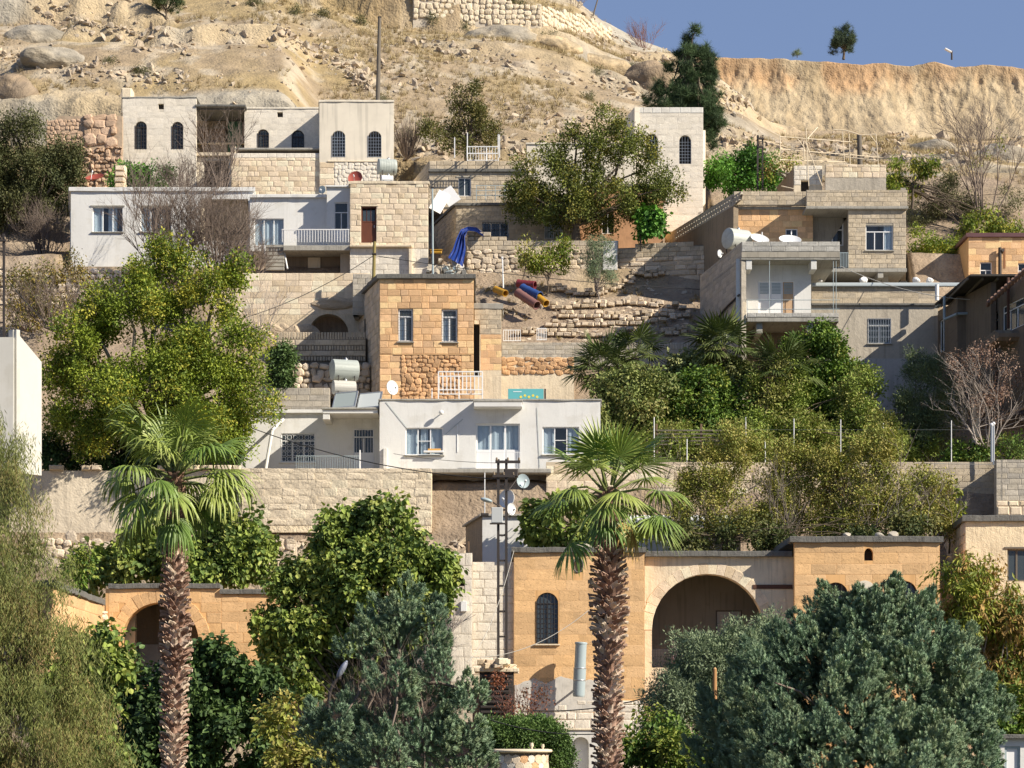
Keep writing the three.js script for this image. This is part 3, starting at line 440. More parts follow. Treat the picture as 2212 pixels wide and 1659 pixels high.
// --- ochre house with the great arched porch
{
  const B = house('arched_house', 'ochre stone house with a great arched porch between two flat roofed wings', 'house', [[1110, 119.3], [2030, 119.3], [2030, 128], [1110, 128]], 1190, 1700), { H } = B, D = 119.3, Da = 120.3, yb = B.yB;
  const yL = Yp(1194, D), yR = Yp(1172, D), yC = Yp(1203, Da);
  // left wing
  const fl = B.edge([1110, D], [1392, D], yL, yb); const w1 = opening(fl, 1158, 1206, 1280, 1391, true, .05), ov = opening(fl, 1238, 1259, 1206, 1236, 14); ov.oval = 1;
  wallMesh(fl, M.ochrePl);
  masonry(fl, { u0: .02, u1: fl.L - .02, v0: fl.uv(1250, 1510)[1], v1: fl.h - .02, ch: [.5, .56], len: [.75, 1.5], pal: PAL.lowOchre, d: [.003, .008], joint: .004, seed: 3 });
  masonry(fl, { u0: .02, u1: fl.L - .02, v0: .2, v1: fl.uv(1250, 1512)[1] - .03, ch: [.35, .5], len: [.4, .9], pal: PAL.cream, style: 'rough', d: [.03, .07], seed: 4 });
  win(fl, w1, { cols: 2, frame: M.iron, fr: .05, grille: GR(6, 8, .013), glass: glassDark, rec: .12, sill: M.creamPl, backing: M.inner, backAt: 1.4 });
  { const ring = new THREE.TorusGeometry(.29, .035, 6, 24); const m = mesh('oval_rim', ring, M.concreteDark, H); fl.put(m, (ov.u0 + ov.u1) / 2, (ov.v0 + ov.v1) / 2, .01); m.scale.set(.85, 1.22, 1); holeBlind(fl, ov, M.brownPl, .14, 'oval_panel'); }
  const wash = fl.rect(1112, 1290, 1462, 1540); // whitewash left on the foot of the wall
  { const r = rng(6), s = new THREE.Shape(), N = 40; for (let i = 0; i < N; i++) { const t = i / (N - 1), u = lerp(wash.u0, wash.u1, t), v = wash.v1 + (fbm(u * 1.3, 2, 2, 3) - .5) * 1.2 - t * .4; i ? s.lineTo(u, v) : s.moveTo(u, v); } for (let i = N - 1; i >= 0; i--) { const t = i / (N - 1), u = lerp(wash.u0, wash.u1, t); s.lineTo(u, wash.v0 + (fbm(u * 1.6, 7, 2, 3) - .5) * 1); } s.closePath(); const g = new THREE.ExtrudeGeometry(s, { depth: .03, bevelEnabled: false }); fl.put(mesh('whitewash', g, std([.66, .64, .6], { map: T.worn }), H), 0, 0, .012); }
  const flr = B.edge([1392, D], [1392, 128], yL, yb); wallMesh(flr, M.ochrePl, { u0: .04 }); const fll = B.edge([1110, 128], [1110, D], yL, yb); wallMesh(fll, M.ochrePl, { u1: fll.L - .04 });
  // centre with the arch
  const fc = B.edge([1392, Da], [1716, Da], yC, yb); const A = opening(fc, 1408, 1650, 1240, 1442, true); A.u0 -= .0; wallMesh(fc, M.creamPl, { th: .7, u0: .01, u1: fc.L - .01 });
  { const n = 22; voussoirs(fc, { ...A }, { n, w: .52, pal: PAL.creamWarm, d: .035, seed: 9 }); }
  const py = Yp(1442, Da); // porch floor, side walls, back wall
  const fb = B.edge([1392, 124.6], [1716, 124.6], yC, py - .2); const dr = opening(fb, 1546, 1604, 1318, 1440); wallMesh(fb, M.inner);
  pxbox(H, 'porch_floor', M.concrete, 1385, 1725, 1442, 1452, 121.05, 4);
  { const Gd = win(fb, dr, { name: 'door', cols: 1, fr: .1, noGlass: true, rec: .1, frame: M.woodGrey }); const p = mesh('door_leaf', boxGeo(dr.u1 - dr.u0 - .16, dr.v1 - dr.v0 - .14, .06, .012), std([.5, .47, .42]), Gd); p.position.set((dr.u0 + dr.u1) / 2, (dr.v0 + dr.v1) / 2, -.12); for (const [a, b] of [[.08, .36], [.44, .66], [.72, .93]]) mesh('door_panel', boxGeo(dr.u1 - dr.u0 - .5, (b - a) * (dr.v1 - dr.v0), .04, .015), std([.54, .51, .46]), Gd).position.set((dr.u0 + dr.u1) / 2, lerp(dr.v0, dr.v1, (a + b) / 2), -.08); }
  pxbox(H, 'white_panel', M.greyWash, 1616, 1668, 1338, 1441, 124.4, .15); pxbox(H, 'dado', M.greyWash, 1395, 1545, 1402, 1441, 124.52, .06);
  pxbox(H, 'lintel', M.rust, 1626, 1712, 1263, 1272, Da - .06, .12);
  { const m = mesh('porch_mesh', (() => { const a = new Acc(), x0 = Xp(1398, Da), x1 = Xp(1660, Da); for (let i = 0; i <= 44; i++) { const x = lerp(x0, x1, i / 44); a.box(x, 0, 0, .012, 1.1, .012); } for (let j = 0; j <= 8; j++) a.box((x0 + x1) / 2, -.55 + 1.1 * j / 8, 0, x1 - x0, .012, .012); return a.geo(); })(), M.iron, H); m.position.set(0, py + .55, -(Da + .35)).sub(H.position).add(V(0, 0, 0)); }
  // right wing, a step forward and higher
  const fr = B.edge([1716, D], [2030, D], yR, yb); const a1 = opening(fr, 1779, 1832, 1258, 1400, true, .05), a2 = opening(fr, 1929, 1981, 1255, 1400, true, .05), o2 = opening(fr, 1867, 1886, 1184, 1211, 13);
  wallMesh(fr, M.ochrePl); masonry(fr, { u0: .02, u1: fr.L - .02, v0: fr.uv(1870, 1500)[1], v1: fr.h - .02, ch: [.52, .56], len: [.8, 1.7], pal: PAL.lowOchre, d: [.005, .014], joint: .009, seed: 7 });
  for (const q of [a1, a2]) win(fr, q, { cols: 2, frame: M.iron, fr: .05, grille: GR(4, 6), glass: glassDark, rec: .2, backing: M.dark });
  holeBlind(fr, o2, M.dark, .5, 'oval_hole'); { const q = fr.rect(1843, 1892, 1254, 1330), g = new THREE.ExtrudeGeometry(outline(q.u0, q.u1, q.v0, q.v1, (q.u1 - q.u0) / 2), { depth: .03, bevelEnabled: false }); fr.put(mesh('blind_arch', g, M.cream, H), 0, 0, .02); }
  const frl = B.edge([1716, Da + .7], [1716, D], yR, yb); wallMesh(frl, M.creamPl, { u1: frl.L - .04 }); const frl2 = B.edge([1716, 128], [1716, Da + .7], yR, yC - 2); wallMesh(frl2, M.creamPl); const frr = B.edge([2030, D], [2030, 128], yR, yb); wallMesh(frr, M.ochrePl, { u0: .04 });
  const fbk = B.edge([2030, 128], [1110, 128], yC, yb); wallMesh(fbk, M.creamPl);
  const sl = (n, a, b, d0, y, t, e) => slab(H, n, grow([[Xp(a, D), d0], [Xp(b, D), d0], [Xp(b, D), 128], [Xp(a, D), 128]], e), y, y + t, M.concreteDark, .05);
  sl('roof_slab', 1110, 1390, D, yL, .26, [.14, .12, .1, .1]); sl('roof_slab', 1394, 1714, Da, yC, .28, [.3, 0, .1, 0]); sl('roof_slab', 1716, 2030, D, yR, .30, [.16, .14, .1, .22]);
  // duct standing in front of the wall
  settle(H);
}
{
  const D = 118.3, t = thing('vent_duct', 'tall grey round metal duct standing at the ochre wall behind the palm', 'duct', at(1250, 1505, D)), h = 118 * mpp(D), q = new THREE.Quaternion().setFromAxisAngle(V(0, 0, 1), -.045);
  const a = mesh('pipe', lathe([[.26, 0], [.3, .1], [.31, h * .52], [.30, h * .53], [.285, h * .54], [.28, h - .12], [.31, h - .1], [.31, h - .02], [.26, h], [.22, h - .05], [.22, h - .6]], 22), M.greyPaint, t); a.quaternion.copy(q);
  for (const k of [.3, .52]) { const b = mesh('band', lathe([[.315, -.03], [.325, 0], [.315, .03]], 22), M.steel, t); b.position.set(k * h * .045, k * h, 0); b.quaternion.copy(q); }
  const b = mesh('bracket', new THREE.BoxGeometry(.08, .08, 1), M.iron, t); b.position.set(.02, .5, -.5);
}
for (const [i, [px, py]] of [[1575 - 0, 1176], [1440, 1152 - 0]].entries()) { /* stones on the roofs */ }
{
  const g = rockGeo(15, 2), mt = std([.5, .46, .39], { map: T.rock });
  [[1248, 1183, 122, .3, 'grey stone lying on the left roof of the arched house beside the palm'], [1266, 1182, 122.4, .33, 'second roof stone, nearest to the palm trunk on the arched house'], [1900, 1157, 122, .3, 'pale stone on the right roof of the arched house above the oval hole'], [1928, 1156, 123, .36, 'larger pale stone on the right roof of the arched house'], [1830, 1156, 121.5, .24, 'small square stone on the right roof of the arched house']].forEach(([px, py, D, s, l]) => { const o = mesh('roof_stone', g, mt, scene); tag(o, l, 'stone', 'loose stones on the arched house roof'); o.position.copy(at(px, py, D)); o.scale.set(s, s * .8, s); o.rotation.y = px; });
}
// small niche fountain and round parapet with tiles below
{
  const D = 113, B = house('niche_fountain', 'small whitewashed wall niche with an arch at the foot of the ochre house', 'niche', [[1225, D], [1300, D], [1300, D + 2], [1225, D + 2]], 1578, 1740), f = B.face(0, 1), q = opening(f, 1237, 1272, 1592, 1720); q.arch = (q.u1 - q.u0) * .45; wallMesh(f, std([.74, .72, .67], { map: T.plaster }), { th: 1 }); holeBlind(f, q, M.white, .45); slab(B.H, 'coping', grow(B.pts, .06), B.yT, B.yT + .1, M.creamPl, .03);
  const S = house('slatted_shed', 'dark slatted shed front between the thin conifer and the ochre house', 'shed', [[1036, 114], [1110, 114], [1110, 117], [1036, 117]], 1452, 1740); wallMesh(S.face(0, 1), M.dark); for (let k = 0; k < 13; k++) pxbox(S.H, 'slat', M.iron, 1038, 1108, 1458 + k * 11, 1463 + k * 11, 113.8, .1); slab(S.H, 'ledge', grow(S.pts, .2), S.yT, S.yT + .18, M.creamPl, .08); const r = rng(9); for (let k = 0; k < 16; k++) { const m = mesh('stone_block', ROUGH[k % 8], PAL.creamWarm[k % 7], S.H); m.position.set(rr(-.8, .8, r), S.yT - S.yB + .28 + (k % 2) * .2, rr(-1.6, .2, r)); m.scale.set(rr(.3, .6, r), rr(.2, .35, r), .4); m.rotation.y = rr(-.4, .4, r); }
}
{
  const D = 96, c = at(1124, 1668, D), t = thing('tiled_parapet', 'round parapet faced with cream and brown fish scale stones at the bottom of the picture', 'parapet', c), R = 64 * mpp(D);
  mesh('drum', lathe([[R - .12, -.9], [R - .12, .78], [R - .3, .8]], 40), M.mortarDark, t); mesh('rim', lathe([[R - .2, .76], [R + .06, .78], [R + .1, .84], [R + .08, .9], [R - .1, .93], [R - .3, .92]], 40), M.creamPl, t);
  const sh = new THREE.Shape([[-.2, 0], [-.13, -.15], [0, -.22], [.13, -.15], [.2, 0], [.13, .13], [0, .19], [-.13, .13]].map(([x, y]) => new THREE.Vector2(x, y))), g = new THREE.ExtrudeGeometry(sh, { depth: .05, bevelEnabled: true, bevelSize: .02, bevelThickness: .02, bevelSegments: 1 }), tm = [...PAL.cream.slice(0, 3), ...PAL.creamWarm.slice(0, 4), PAL.pink[4], PAL.ochreRubble[3]];
  for (let j = 0; j < 5; j++) for (let i = 0; i < 11; i++) { const a = Math.PI * (i + (j % 2) * .5) / 11 + .02, m = mesh('scale_tile', g, tm[(i * 7 + j * 5) % 9], t); m.position.set(Math.cos(a) * (R - .12), .53 - j * .29, Math.sin(a) * (R - .12)); m.rotation.set(0, Math.PI / 2 - a, ((i * 3 + j) % 5 - 2) * .08); m.scale.setScalar(.78 + ((i + j * 2) % 4) * .05); }
  [[1148, .62], [1172, .5]].forEach(([px, s]) => { const m = mesh('urn', lathe([[.02, 0], [.12, .02], [.06, .1], [.13, .22], [.15, .3], [.1, .36], [.13, .42], [.1, .44]], 14), M.creamPl, t); m.position.set((px - 1124) * mpp(D), .9, R * .5); m.scale.setScalar(s); });
}
// --- ruined arch house, left
{
  const D = 115, B = house('ruined_arch_house', 'ruined ochre stone house with one open arch behind the left palm trunk', 'house', [[228, D], [596, D], [596, D + 9], [228, D + 9]], 1272, 1520), { H } = B;
  const f = B.edge([228, D], [478, D], Yp(1272, D)), A = opening(f, 262, 429, 1302, 1497, true, .02); A.ring = .55; wallMesh(f, M.ochrePl, { th: .8 }); voussoirs(f, A, { n: 19, w: .56, pal: PAL.lowOchre, d: .045, seed: 2 });
  masonry(f, { u0: .15, u1: f.L, v0: .05, v1: f.h - .02, ch: [.44, .52], len: [.6, 1.4], pal: PAL.lowOchre, d: [.005, .02], joint: .012, seed: 12 });
  const f2 = B.edge([478, D], [640, D], Yp(1284, D)); wallMesh(f2, M.ochrePl, { th: .8 }); masonry(f2, { u0: .01, u1: f2.L, v0: .05, v1: f2.h - .02, ch: [.44, .52], len: [.7, 1.6], pal: PAL.lowOchre, d: [.005, .02], joint: .012, seed: 13 });
  // wing that runs towards the viewer
  const g = B.edge([110, 101], [226, D - .02], Yp(1268, 101)); wallMesh(g, M.ochreBack, { th: .6 }); masonry(g, { u0: .1, u1: g.L - .7, v0: .4, v1: g.h - .02, ch: [.5, .56], len: [.9, 1.8], pal: PAL.lowOchre, d: [.012, .03], merge: true, seed: 14 }); masonry(g, { u0: g.L - .8, u1: g.L, v0: .4, v1: g.h - .3, ch: [.2, .4], len: [.25, .5], pal: PAL.rubble, d: [.1, .25], style: 'rubble', seed: 15, merge: true, drop: .15 });
  { const c = slab(H, 'coping', [[Xp(110, 101) - .6, 100.8], [Xp(110, 101) + .14, 100.8], [Xp(226, D) + .1, D - .5], [Xp(226, D) - .6, D - .3]], Yp(1268, 101), Yp(1268, 101) + .28, M.concreteDark, .08); }
  slab(H, 'coping', [[Xp(236, D), D - .14], [Xp(475, D), D - .14], [Xp(475, D), D + 1], [Xp(236, D), D + 1]], Yp(1272, D), Yp(1272, D) + .24, M.concreteDark, .07); slab(H, 'coping', [[Xp(476, D), D - .12], [Xp(640, D), D - .12], [Xp(640, D), D + 1], [Xp(476, D), D + 1]], Yp(1284, D), Yp(1284, D) + .24, M.concreteDark, .07);
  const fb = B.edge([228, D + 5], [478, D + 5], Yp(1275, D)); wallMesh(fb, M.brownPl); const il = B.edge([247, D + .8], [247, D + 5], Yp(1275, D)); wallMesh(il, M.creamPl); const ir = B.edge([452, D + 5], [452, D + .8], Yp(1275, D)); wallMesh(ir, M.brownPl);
  pxbox(H, 'pilaster', M.creamPl, 268, 292, 1300, 1497, D + 1.5, .5); pxbox(H, 'plaster_patch', M.greyWash, 300, 360, 1392, 1497, D + 4.85, .12); slab(H, 'room_roof', [[Xp(230, D), D + .9], [Xp(476, D), D + .9], [Xp(476, D), D + 5.3], [Xp(230, D), D + 5.3]], Yp(1272, D) - .25, Yp(1272, D) - .02, M.concreteDark); pxbox(H, 'room_floor', M.concrete, 228, 478, 1497, 1507, D + .1, 5);
  { const r = mesh('fallen_block', boxGeo(.62, .3, .5, .03), M.creamPl, H); r.position.copy(at(309, 1487, D - .3)).sub(H.position); r.rotation.z = .08; }
  settle(H);
}
// --- plaster house, right edge
{
  const D = 125, B = house('plaster_house', 'cream plastered house with a dark window at the right edge above the yellow tree', 'house', [[2086, D], [2420, D], [2420, D + 10], [2033, 138]], 1127, 1330), { H } = B;
  const f = B.face(0, 1), w = opening(f, 2176, 2240, 1186, 1256); wallMesh(f, std([.82, .69, .48], { map: rep(T.worn, .3), bumpMap: rep(T.rockBump, .8), bumpScale: .04 })); win(f, w, { cols: 3, frame: M.woodGrey, fr: .09, glass: glassDark, rec: .15, backing: M.dark, lintel: M.woodGrey });
  const l = B.face(3, 0), q = opening(l, 2066, 2076, 1205, 1250); wallMesh(l, M.mortarDark, { u1: l.L - .04 }); masonry(l, { u0: 0, u1: l.L - .06, v0: .1, v1: l.h, ch: [.35, .5], len: [.4, .9], pal: PAL.rubble, style: 'rough', d: [.04, .1], merge: true, seed: 21 }); win(l, q, { cols: 1, noGlass: true, frame: M.woodGrey });
  wallMesh(B.face(1, 2), M.creamPl); wallMesh(B.face(2, 3), M.creamPl); slab(H, 'roof_slab', grow(B.pts, .18), B.yT, B.yT + .32, M.concreteDark, .06); settle(H);
}
// --- white plastered house in the middle
{
  const D = 139, B = house('white_house', 'long white plastered house with white framed windows above the cream terrace wall', 'house', [[820, D], [1297, D], [1297, D + 7.5], [820, D + 7.5]], 866, 1030), { H } = B;
  const f = B.face(0, 1), w1 = opening(f, 876, 957, 924, 983), dr = opening(f, 1028, 1123, 915, 1013), w2 = opening(f, 1172, 1251, 922, 982); wallMesh(f, M.white);
  win(f, w1, { cols: 3, midRail: [1], curtain: [[0, .36], [.4, .6], [.64, 1]], rec: .1, sill: M.concrete, backing: M.inner, seed: 4 }); win(f, w2, { cols: 3, midRail: [1], curtain: [[0, .34], [.7, 1]], rec: .1, sill: M.concrete, backing: M.inner, seed: 5 });
  { const G = win(f, dr, { name: 'balcony_door', cols: 3, fr: .1, rec: .18, curtain: true, seed: 6, backing: M.inner }); const W = dr.u1 - dr.u0; for (let i = 0; i < 3; i++) mesh('door_panel', boxGeo(W / 3 - .1, (dr.v1 - dr.v0) * .42, .05, .01), M.whiteTrim, G).position.set(dr.u0 + W * (i + .5) / 3, dr.v0 + (dr.v1 - dr.v0) * .22, -.18); }
  const L = B.edge([820, D + 2.6], [820, D]); wallMesh(L, M.white, { u1: L.L - .03 }); wallMesh(B.face(1, 2), M.white, { u0: .03 }); wallMesh(B.face(2, 3), M.white);
  slab(H, 'roof_slab', grow(B.pts, .05), B.yT, B.yT + .1, M.concrete, .05); pxbox(H, 'door_canopy', M.white, 1023, 1128, 868, 879, D - 1.05, 1.05, .03); pxbox(H, 'canopy_edge', M.concrete, 1022, 1129, 863, 868, D - 1.08, 1.2, .02);
  { const g = new THREE.SphereGeometry(.14, 14, 10), m = mesh('wall_lamp', g, std([.85, .84, .8], { roughness: .4 }), H); f.put(m, f.uv(950, 893)[0] + .1, f.uv(950, 893)[1], .38); const s = mesh('lamp_arm', new THREE.CylinderGeometry(.03, .03, .38, 8), M.iron, H); f.put(s, f.uv(950, 893)[0] + .1, f.uv(950, 893)[1], .19); s.rotateX(Math.PI / 2); }
  // left part, set back
  const D2 = D + 2.6, B2 = { y: Yp(893, D2) }, f2 = B.edge([520, D2], [820, D2], B2.y), q = opening(f2, 607, 681, 936, 998), d2 = opening(f2, 763, 808, 926, 1016); wallMesh(f2, M.white);
  win(f2, q, { cols: 3, transom: .26, topCols: 3, glass: glassDark, rec: .08, frame: M.whiteTrim, sill: M.white, backing: M.dark });
  { // ornamental white grille: rings and diagonals
    const G = new THREE.Group(); G.name = 'ornamental_grille'; H.add(G); f2.put(G, 0, 0, 0); const a = new Acc(), nx = 6, ny = 5, W = q.u1 - q.u0, h = (q.v1 - q.v0) * .95; for (let i = 0; i < nx; i++) for (let j = 0; j < ny; j++) { const c = V(q.u0 + W * (i + .5) / nx, q.v0 + h * (j + .5) / ny, .03), R = W / nx * .38; let p = null; for (let k = 0; k <= 8; k++) { const t = k * Math.PI / 4, e = c.clone().add(V(Math.cos(t) * R, Math.sin(t) * R, 0)); if (p) a.bar(p, e, .012, 4); p = e; } for (let k = 0; k < 4; k++) { const t = k * Math.PI / 2 + Math.PI / 4; a.bar(c.clone().add(V(Math.cos(t) * R, Math.sin(t) * R, 0)), c.clone().add(V(Math.cos(t) * R * 1.75, Math.sin(t) * R * 1.75, 0)), .01, 4); } } mesh('ring_pattern', a.geo(), M.whiteMetal, G);
  }
  { const G = win(f2, d2, { name: 'front_door', cols: 2, transom: .2, fr: .07, glass: glassDark, rec: .06, backing: M.dark, grille: GR(7, 1, .01, M.whiteMetal) }); mesh('door_panel', boxGeo(d2.u1 - d2.u0 - .1, (d2.v1 - d2.v0) * .42, .06, .01), M.whiteTrim, G).position.set((d2.u0 + d2.u1) / 2, d2.v0 + (d2.v1 - d2.v0) * .22, -.06); }
  wallMesh(B.edge([520, D + 7.5], [520, D2], B2.y), M.white, { u1: 4.8 });
  slab(H, 'roof_slab', [[Xp(512, D2), D2 - .2], [Xp(818, D2), D2 - .2], [Xp(818, D2), D + 7.4], [Xp(512, D2), D + 7.4]], B2.y, B2.y + .2, M.white, .03);
  { const b = pxbox(H, 'porch_slab', M.white, 697, 816, 884, 893, D + .2, 2.5, .02); pxbox(H, 'porch_beam', M.white, 697, 712, 893, 906, D + .25, 2.3, .02); pxbox(H, 'slab_edge', M.concrete, 695, 817, 880, 884, D + .1, 2.6, .02); }
  { const a = new Acc(); const p = at(573, 1018, D2 - 1.6), t = at(588, 930, D2 - 1.3), e = at(612, 906, D2 - .3); a.bar(p, t, .1, 10).bar(t, e, .09, 10); const m = mesh('leaning_pillar', a.geo(), M.white, H); m.position.sub(H.position); }
  { const a = new Acc(), Dr = D - .15, x0 = Xp(640, Dr), x1 = Xp(776, Dr), y0 = Yp(1016, Dr), y1 = Yp(985, Dr); for (let i = 0; i <= 26; i++) a.box(lerp(x0, x1, i / 26), (y0 + y1) / 2, -Dr, .022, y1 - y0, .022); a.box((x0 + x1) / 2, y1, -Dr, x1 - x0, .035, .035); a.box((x0 + x1) / 2, y0 + .08, -Dr, x1 - x0, .03, .03); const m = mesh('porch_railing', a.geo(), M.greyPaint, H); m.position.sub(H.position); pxbox(H, 'porch_post', M.whiteMetal, 776, 779, 972, 1016, Dr, .06); pxbox(H, 'pillar', M.white, 828, 836, 968, 1016, Dr, .2); }
  pxbox(H, 'conduit', M.whiteMetal, 987, 989, 917, 977, D - .04, .04); for (const [a, b, c, d] of [[834, 868, 880, 925], [960, 940, 1000, 905], [1160, 880, 1166, 1010]]) { const m = mesh('cable', new Acc().bar(at(a, b, D - .03), at(c, d, D - .03), .012, 4).geo(), M.greyPaint, H); m.position.sub(H.position); }
  pxbox(H, 'window_shelf', M.whiteMetal, 915, 958, 973, 977, D - .35, .3);
  { const p = mesh('flower_box', boxGeo(.75, .14, .2, .02), std([.7, .38, .1]), H); p.position.copy(at(938, 972, D - .2)).sub(H.position); }
  { const a = new Acc(), Dr = D - .6, x0 = Xp(1030, Dr), x1 = Xp(1126, Dr), y0 = Yp(1015, Dr), y1 = Yp(977, Dr); for (let i = 0; i <= 24; i++) a.box(lerp(x0, x1, i / 24), (y0 + y1) / 2, -Dr, .02, y1 - y0, .02); a.box((x0 + x1) / 2, y1, -Dr, x1 - x0, .035, .035); const m = mesh('balcony_railing', a.geo(), M.whiteMetal, H); m.position.sub(H.position); }
}
// --- orange stone house
{
  const D = 150, B = house('orange_stone_house', 'tall orange cut stone house with two barred windows and a dark flat roof', 'house', [[820, D], [1023, D], [1023, D + 12], [746, 162]], 603, 868), { H } = B;
  const f = B.face(0, 1), w1 = opening(f, 860, 892, 667, 738), w2 = opening(f, 954, 988, 668, 739); wallMesh(f, M.ochreBack);
  for (const [q, s] of [[w1, 7], [w2, 8]]) win(f, q, { cols: 2, transom: .24, rec: .1, fr: .095, grille: GR(5, 6, .007), backing: M.inner, sill: M.concrete, glass: glassDark, paneMat: (i, k) => !k && !i ? glass : null, curtain: [[0, .5]], seed: s });
  const vj = f.uv(920, 765)[1], ul = f.uv(866, 800)[0], ur = f.uv(996, 800)[0];
  masonry(f, { u0: 0, u1: f.L, v0: vj, v1: f.h - .01, ch: [.385, .415], len: [.45, .85], pal: PAL.ochre, d: [.015, .045], joint: .016, seed: 31 });
  masonry(f, { u0: 0, u1: ul, v0: .05, v1: vj - .06, ch: [.38, .42], len: [.5, .8], pal: PAL.ochre, d: [.02, .05], joint: .016, seed: 32 }); masonry(f, { u0: ur, u1: f.L, v0: .05, v1: vj - .06, ch: [.38, .42], len: [.35, .6], pal: PAL.ochre, d: [.02, .05], joint: .016, seed: 33 });
  masonry(f, { u0: ul, u1: ur, v0: .05, v1: vj - .06, ch: [.2, .4], len: [.22, .52], pal: PAL.ochreRubble, style: 'rubble', d: [.05, .12], joint: .01, seed: 34 });
  { const m = mesh('string_course', boxGeo(f.L - 1, .06, .06, .01), M.ochreBack, H); f.put(m, f.L / 2 + .4, vj - .03, .05); }
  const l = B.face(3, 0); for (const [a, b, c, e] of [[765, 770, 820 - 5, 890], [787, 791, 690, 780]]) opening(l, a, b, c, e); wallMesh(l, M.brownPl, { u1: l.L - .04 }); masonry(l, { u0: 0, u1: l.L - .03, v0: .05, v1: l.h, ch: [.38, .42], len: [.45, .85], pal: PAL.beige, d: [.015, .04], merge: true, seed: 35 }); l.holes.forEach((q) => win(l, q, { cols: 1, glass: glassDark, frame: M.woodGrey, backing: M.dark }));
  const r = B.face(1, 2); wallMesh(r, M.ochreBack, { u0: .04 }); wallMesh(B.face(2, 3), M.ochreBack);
  slab(H, 'roof_slab', grow(B.pts, [.22, .12, .1, .2]), B.yT, B.yT + .28, M.concreteDark, .05); settle(H);
  const A2 = house('stone_annex', 'narrow beige annex with a tall slit door leaning on the orange stone house', 'annex', [[1024.5, D + .8], [1083, D + .8], [1083, D + 5], [1024.5, D + 5]], 668, 868), f3 = A2.face(0, 1), sd = opening(f3, 1024.5, 1036, 700, 812); wallMesh(f3, M.creamPl); holeBlind(f3, sd, M.dark, .4, 'door_gap'); const vm = f3.uv(1050, 722)[1]; masonry(f3, { u0: .01, u1: f3.L, v0: vm, v1: f3.h, ch: [.28, .32], len: [.5, .7], pal: PAL.greyWarm, d: [.02, .035], joint: .014, name: 'concrete_block', seed: 36 }); masonry(f3, { u0: .4, u1: f3.L, v0: f3.uv(1050, 800)[1], v1: vm - .02, ch: [.36, .44], len: [.4, .8], pal: PAL.ochre, d: [.008, .018], joint: .01, seed: 37 });
  wallMesh(A2.face(1, 2), M.greyPl, { u0: .04 }); slab(A2.H, 'roof_slab', grow(A2.pts, [.05, .1, .1, 0]), A2.yT, A2.yT + .35, M.concrete, .05); settle(A2.H);
}
// --- stone house with the brown door, and its balcony
{
  const D = 165, B = house('stone_house', 'square beige stone house with a brown wooden door high in its wall', 'house', [[756, D], [925, D], [925, D + 6], [756, D + 6]], 398, 600), { H } = B;
  const f = B.face(0, 1), d = opening(f, 780, 813, 446, 525); wallMesh(f, M.mortar); const v1 = f.uv(840, 537)[1];
  masonry(f, { u0: 0, u1: f.L, v0: v1, v1: f.h, ch: [.36, .41], len: [.4, .85], pal: PAL.creamWarm, d: [.015, .05], joint: .015, seed: 41, style: 'rough' }); masonry(f, { u0: 0, u1: f.L, v0: .1, v1: v1 - .02, ch: [.38, .46], len: [.5, 1], pal: PAL.cream, d: [.01, .03], joint: .012, seed: 42, style: 'rough' });
  { const u = f.rect(756, 890, 533, 541), m = mesh('ledge', boxGeo(u.u1 - u.u0, .14, .4, .02), M.creamPl, H); f.put(m, (u.u0 + u.u1) / 2, u.v1, .18); const e = f.rect(884, 890, 540, 596), k = mesh('pier', boxGeo(.22, e.v1 - e.v0, .4, .02), M.creamPl, H); f.put(k, (e.u0 + e.u1) / 2, (e.v0 + e.v1) / 2, .18); }
  { const G = win(f, d, { name: 'door', cols: 1, frame: M.brownDoor, fr: .09, rec: .12, noGlass: true, lintel: M.creamPl, backing: M.dark, backAt: .5 }), W = d.u1 - d.u0, h = d.v1 - d.v0, c = (d.u0 + d.u1) / 2; mesh('door_leaf', boxGeo(W - .16, h * .55, .05, .01), M.brownDoor, G).position.set(c, d.v0 + h * .3, -.16); for (const k of [-1, 0, 1]) mesh('door_pane', boxGeo(W * .24, h * .3, .02), glassDark, G).position.set(c + k * W * .27, d.v0 + h * .76, -.16); mesh('door_rail', bars([[d.u0 + .08, d.u1 - .08, d.v0 + h * .58, d.v0 + h * .61, -.19, -.13], [c - W * .15, c - W * .12, d.v0 + h * .6, d.v1, -.19, -.13], [c + W * .12, c + W * .15, d.v0 + h * .6, d.v1, -.19, -.13]]), M.brownDoor, G); mesh('door_handle', boxGeo(.05, .18, .06, .01), M.steel, G).position.set(d.u1 - .15, d.v0 + h * .46, -.1); }
  wallMesh(B.face(3, 0), M.mortar, { u1: 5.96 }); wallMesh(B.face(1, 2), M.mortar, { u0: .04 }); wallMesh(B.face(2, 3), M.mortar); slab(H, 'roof_slab', grow(B.pts, .06), B.yT, B.yT + .2, M.creamPl, .06); settle(H);
}
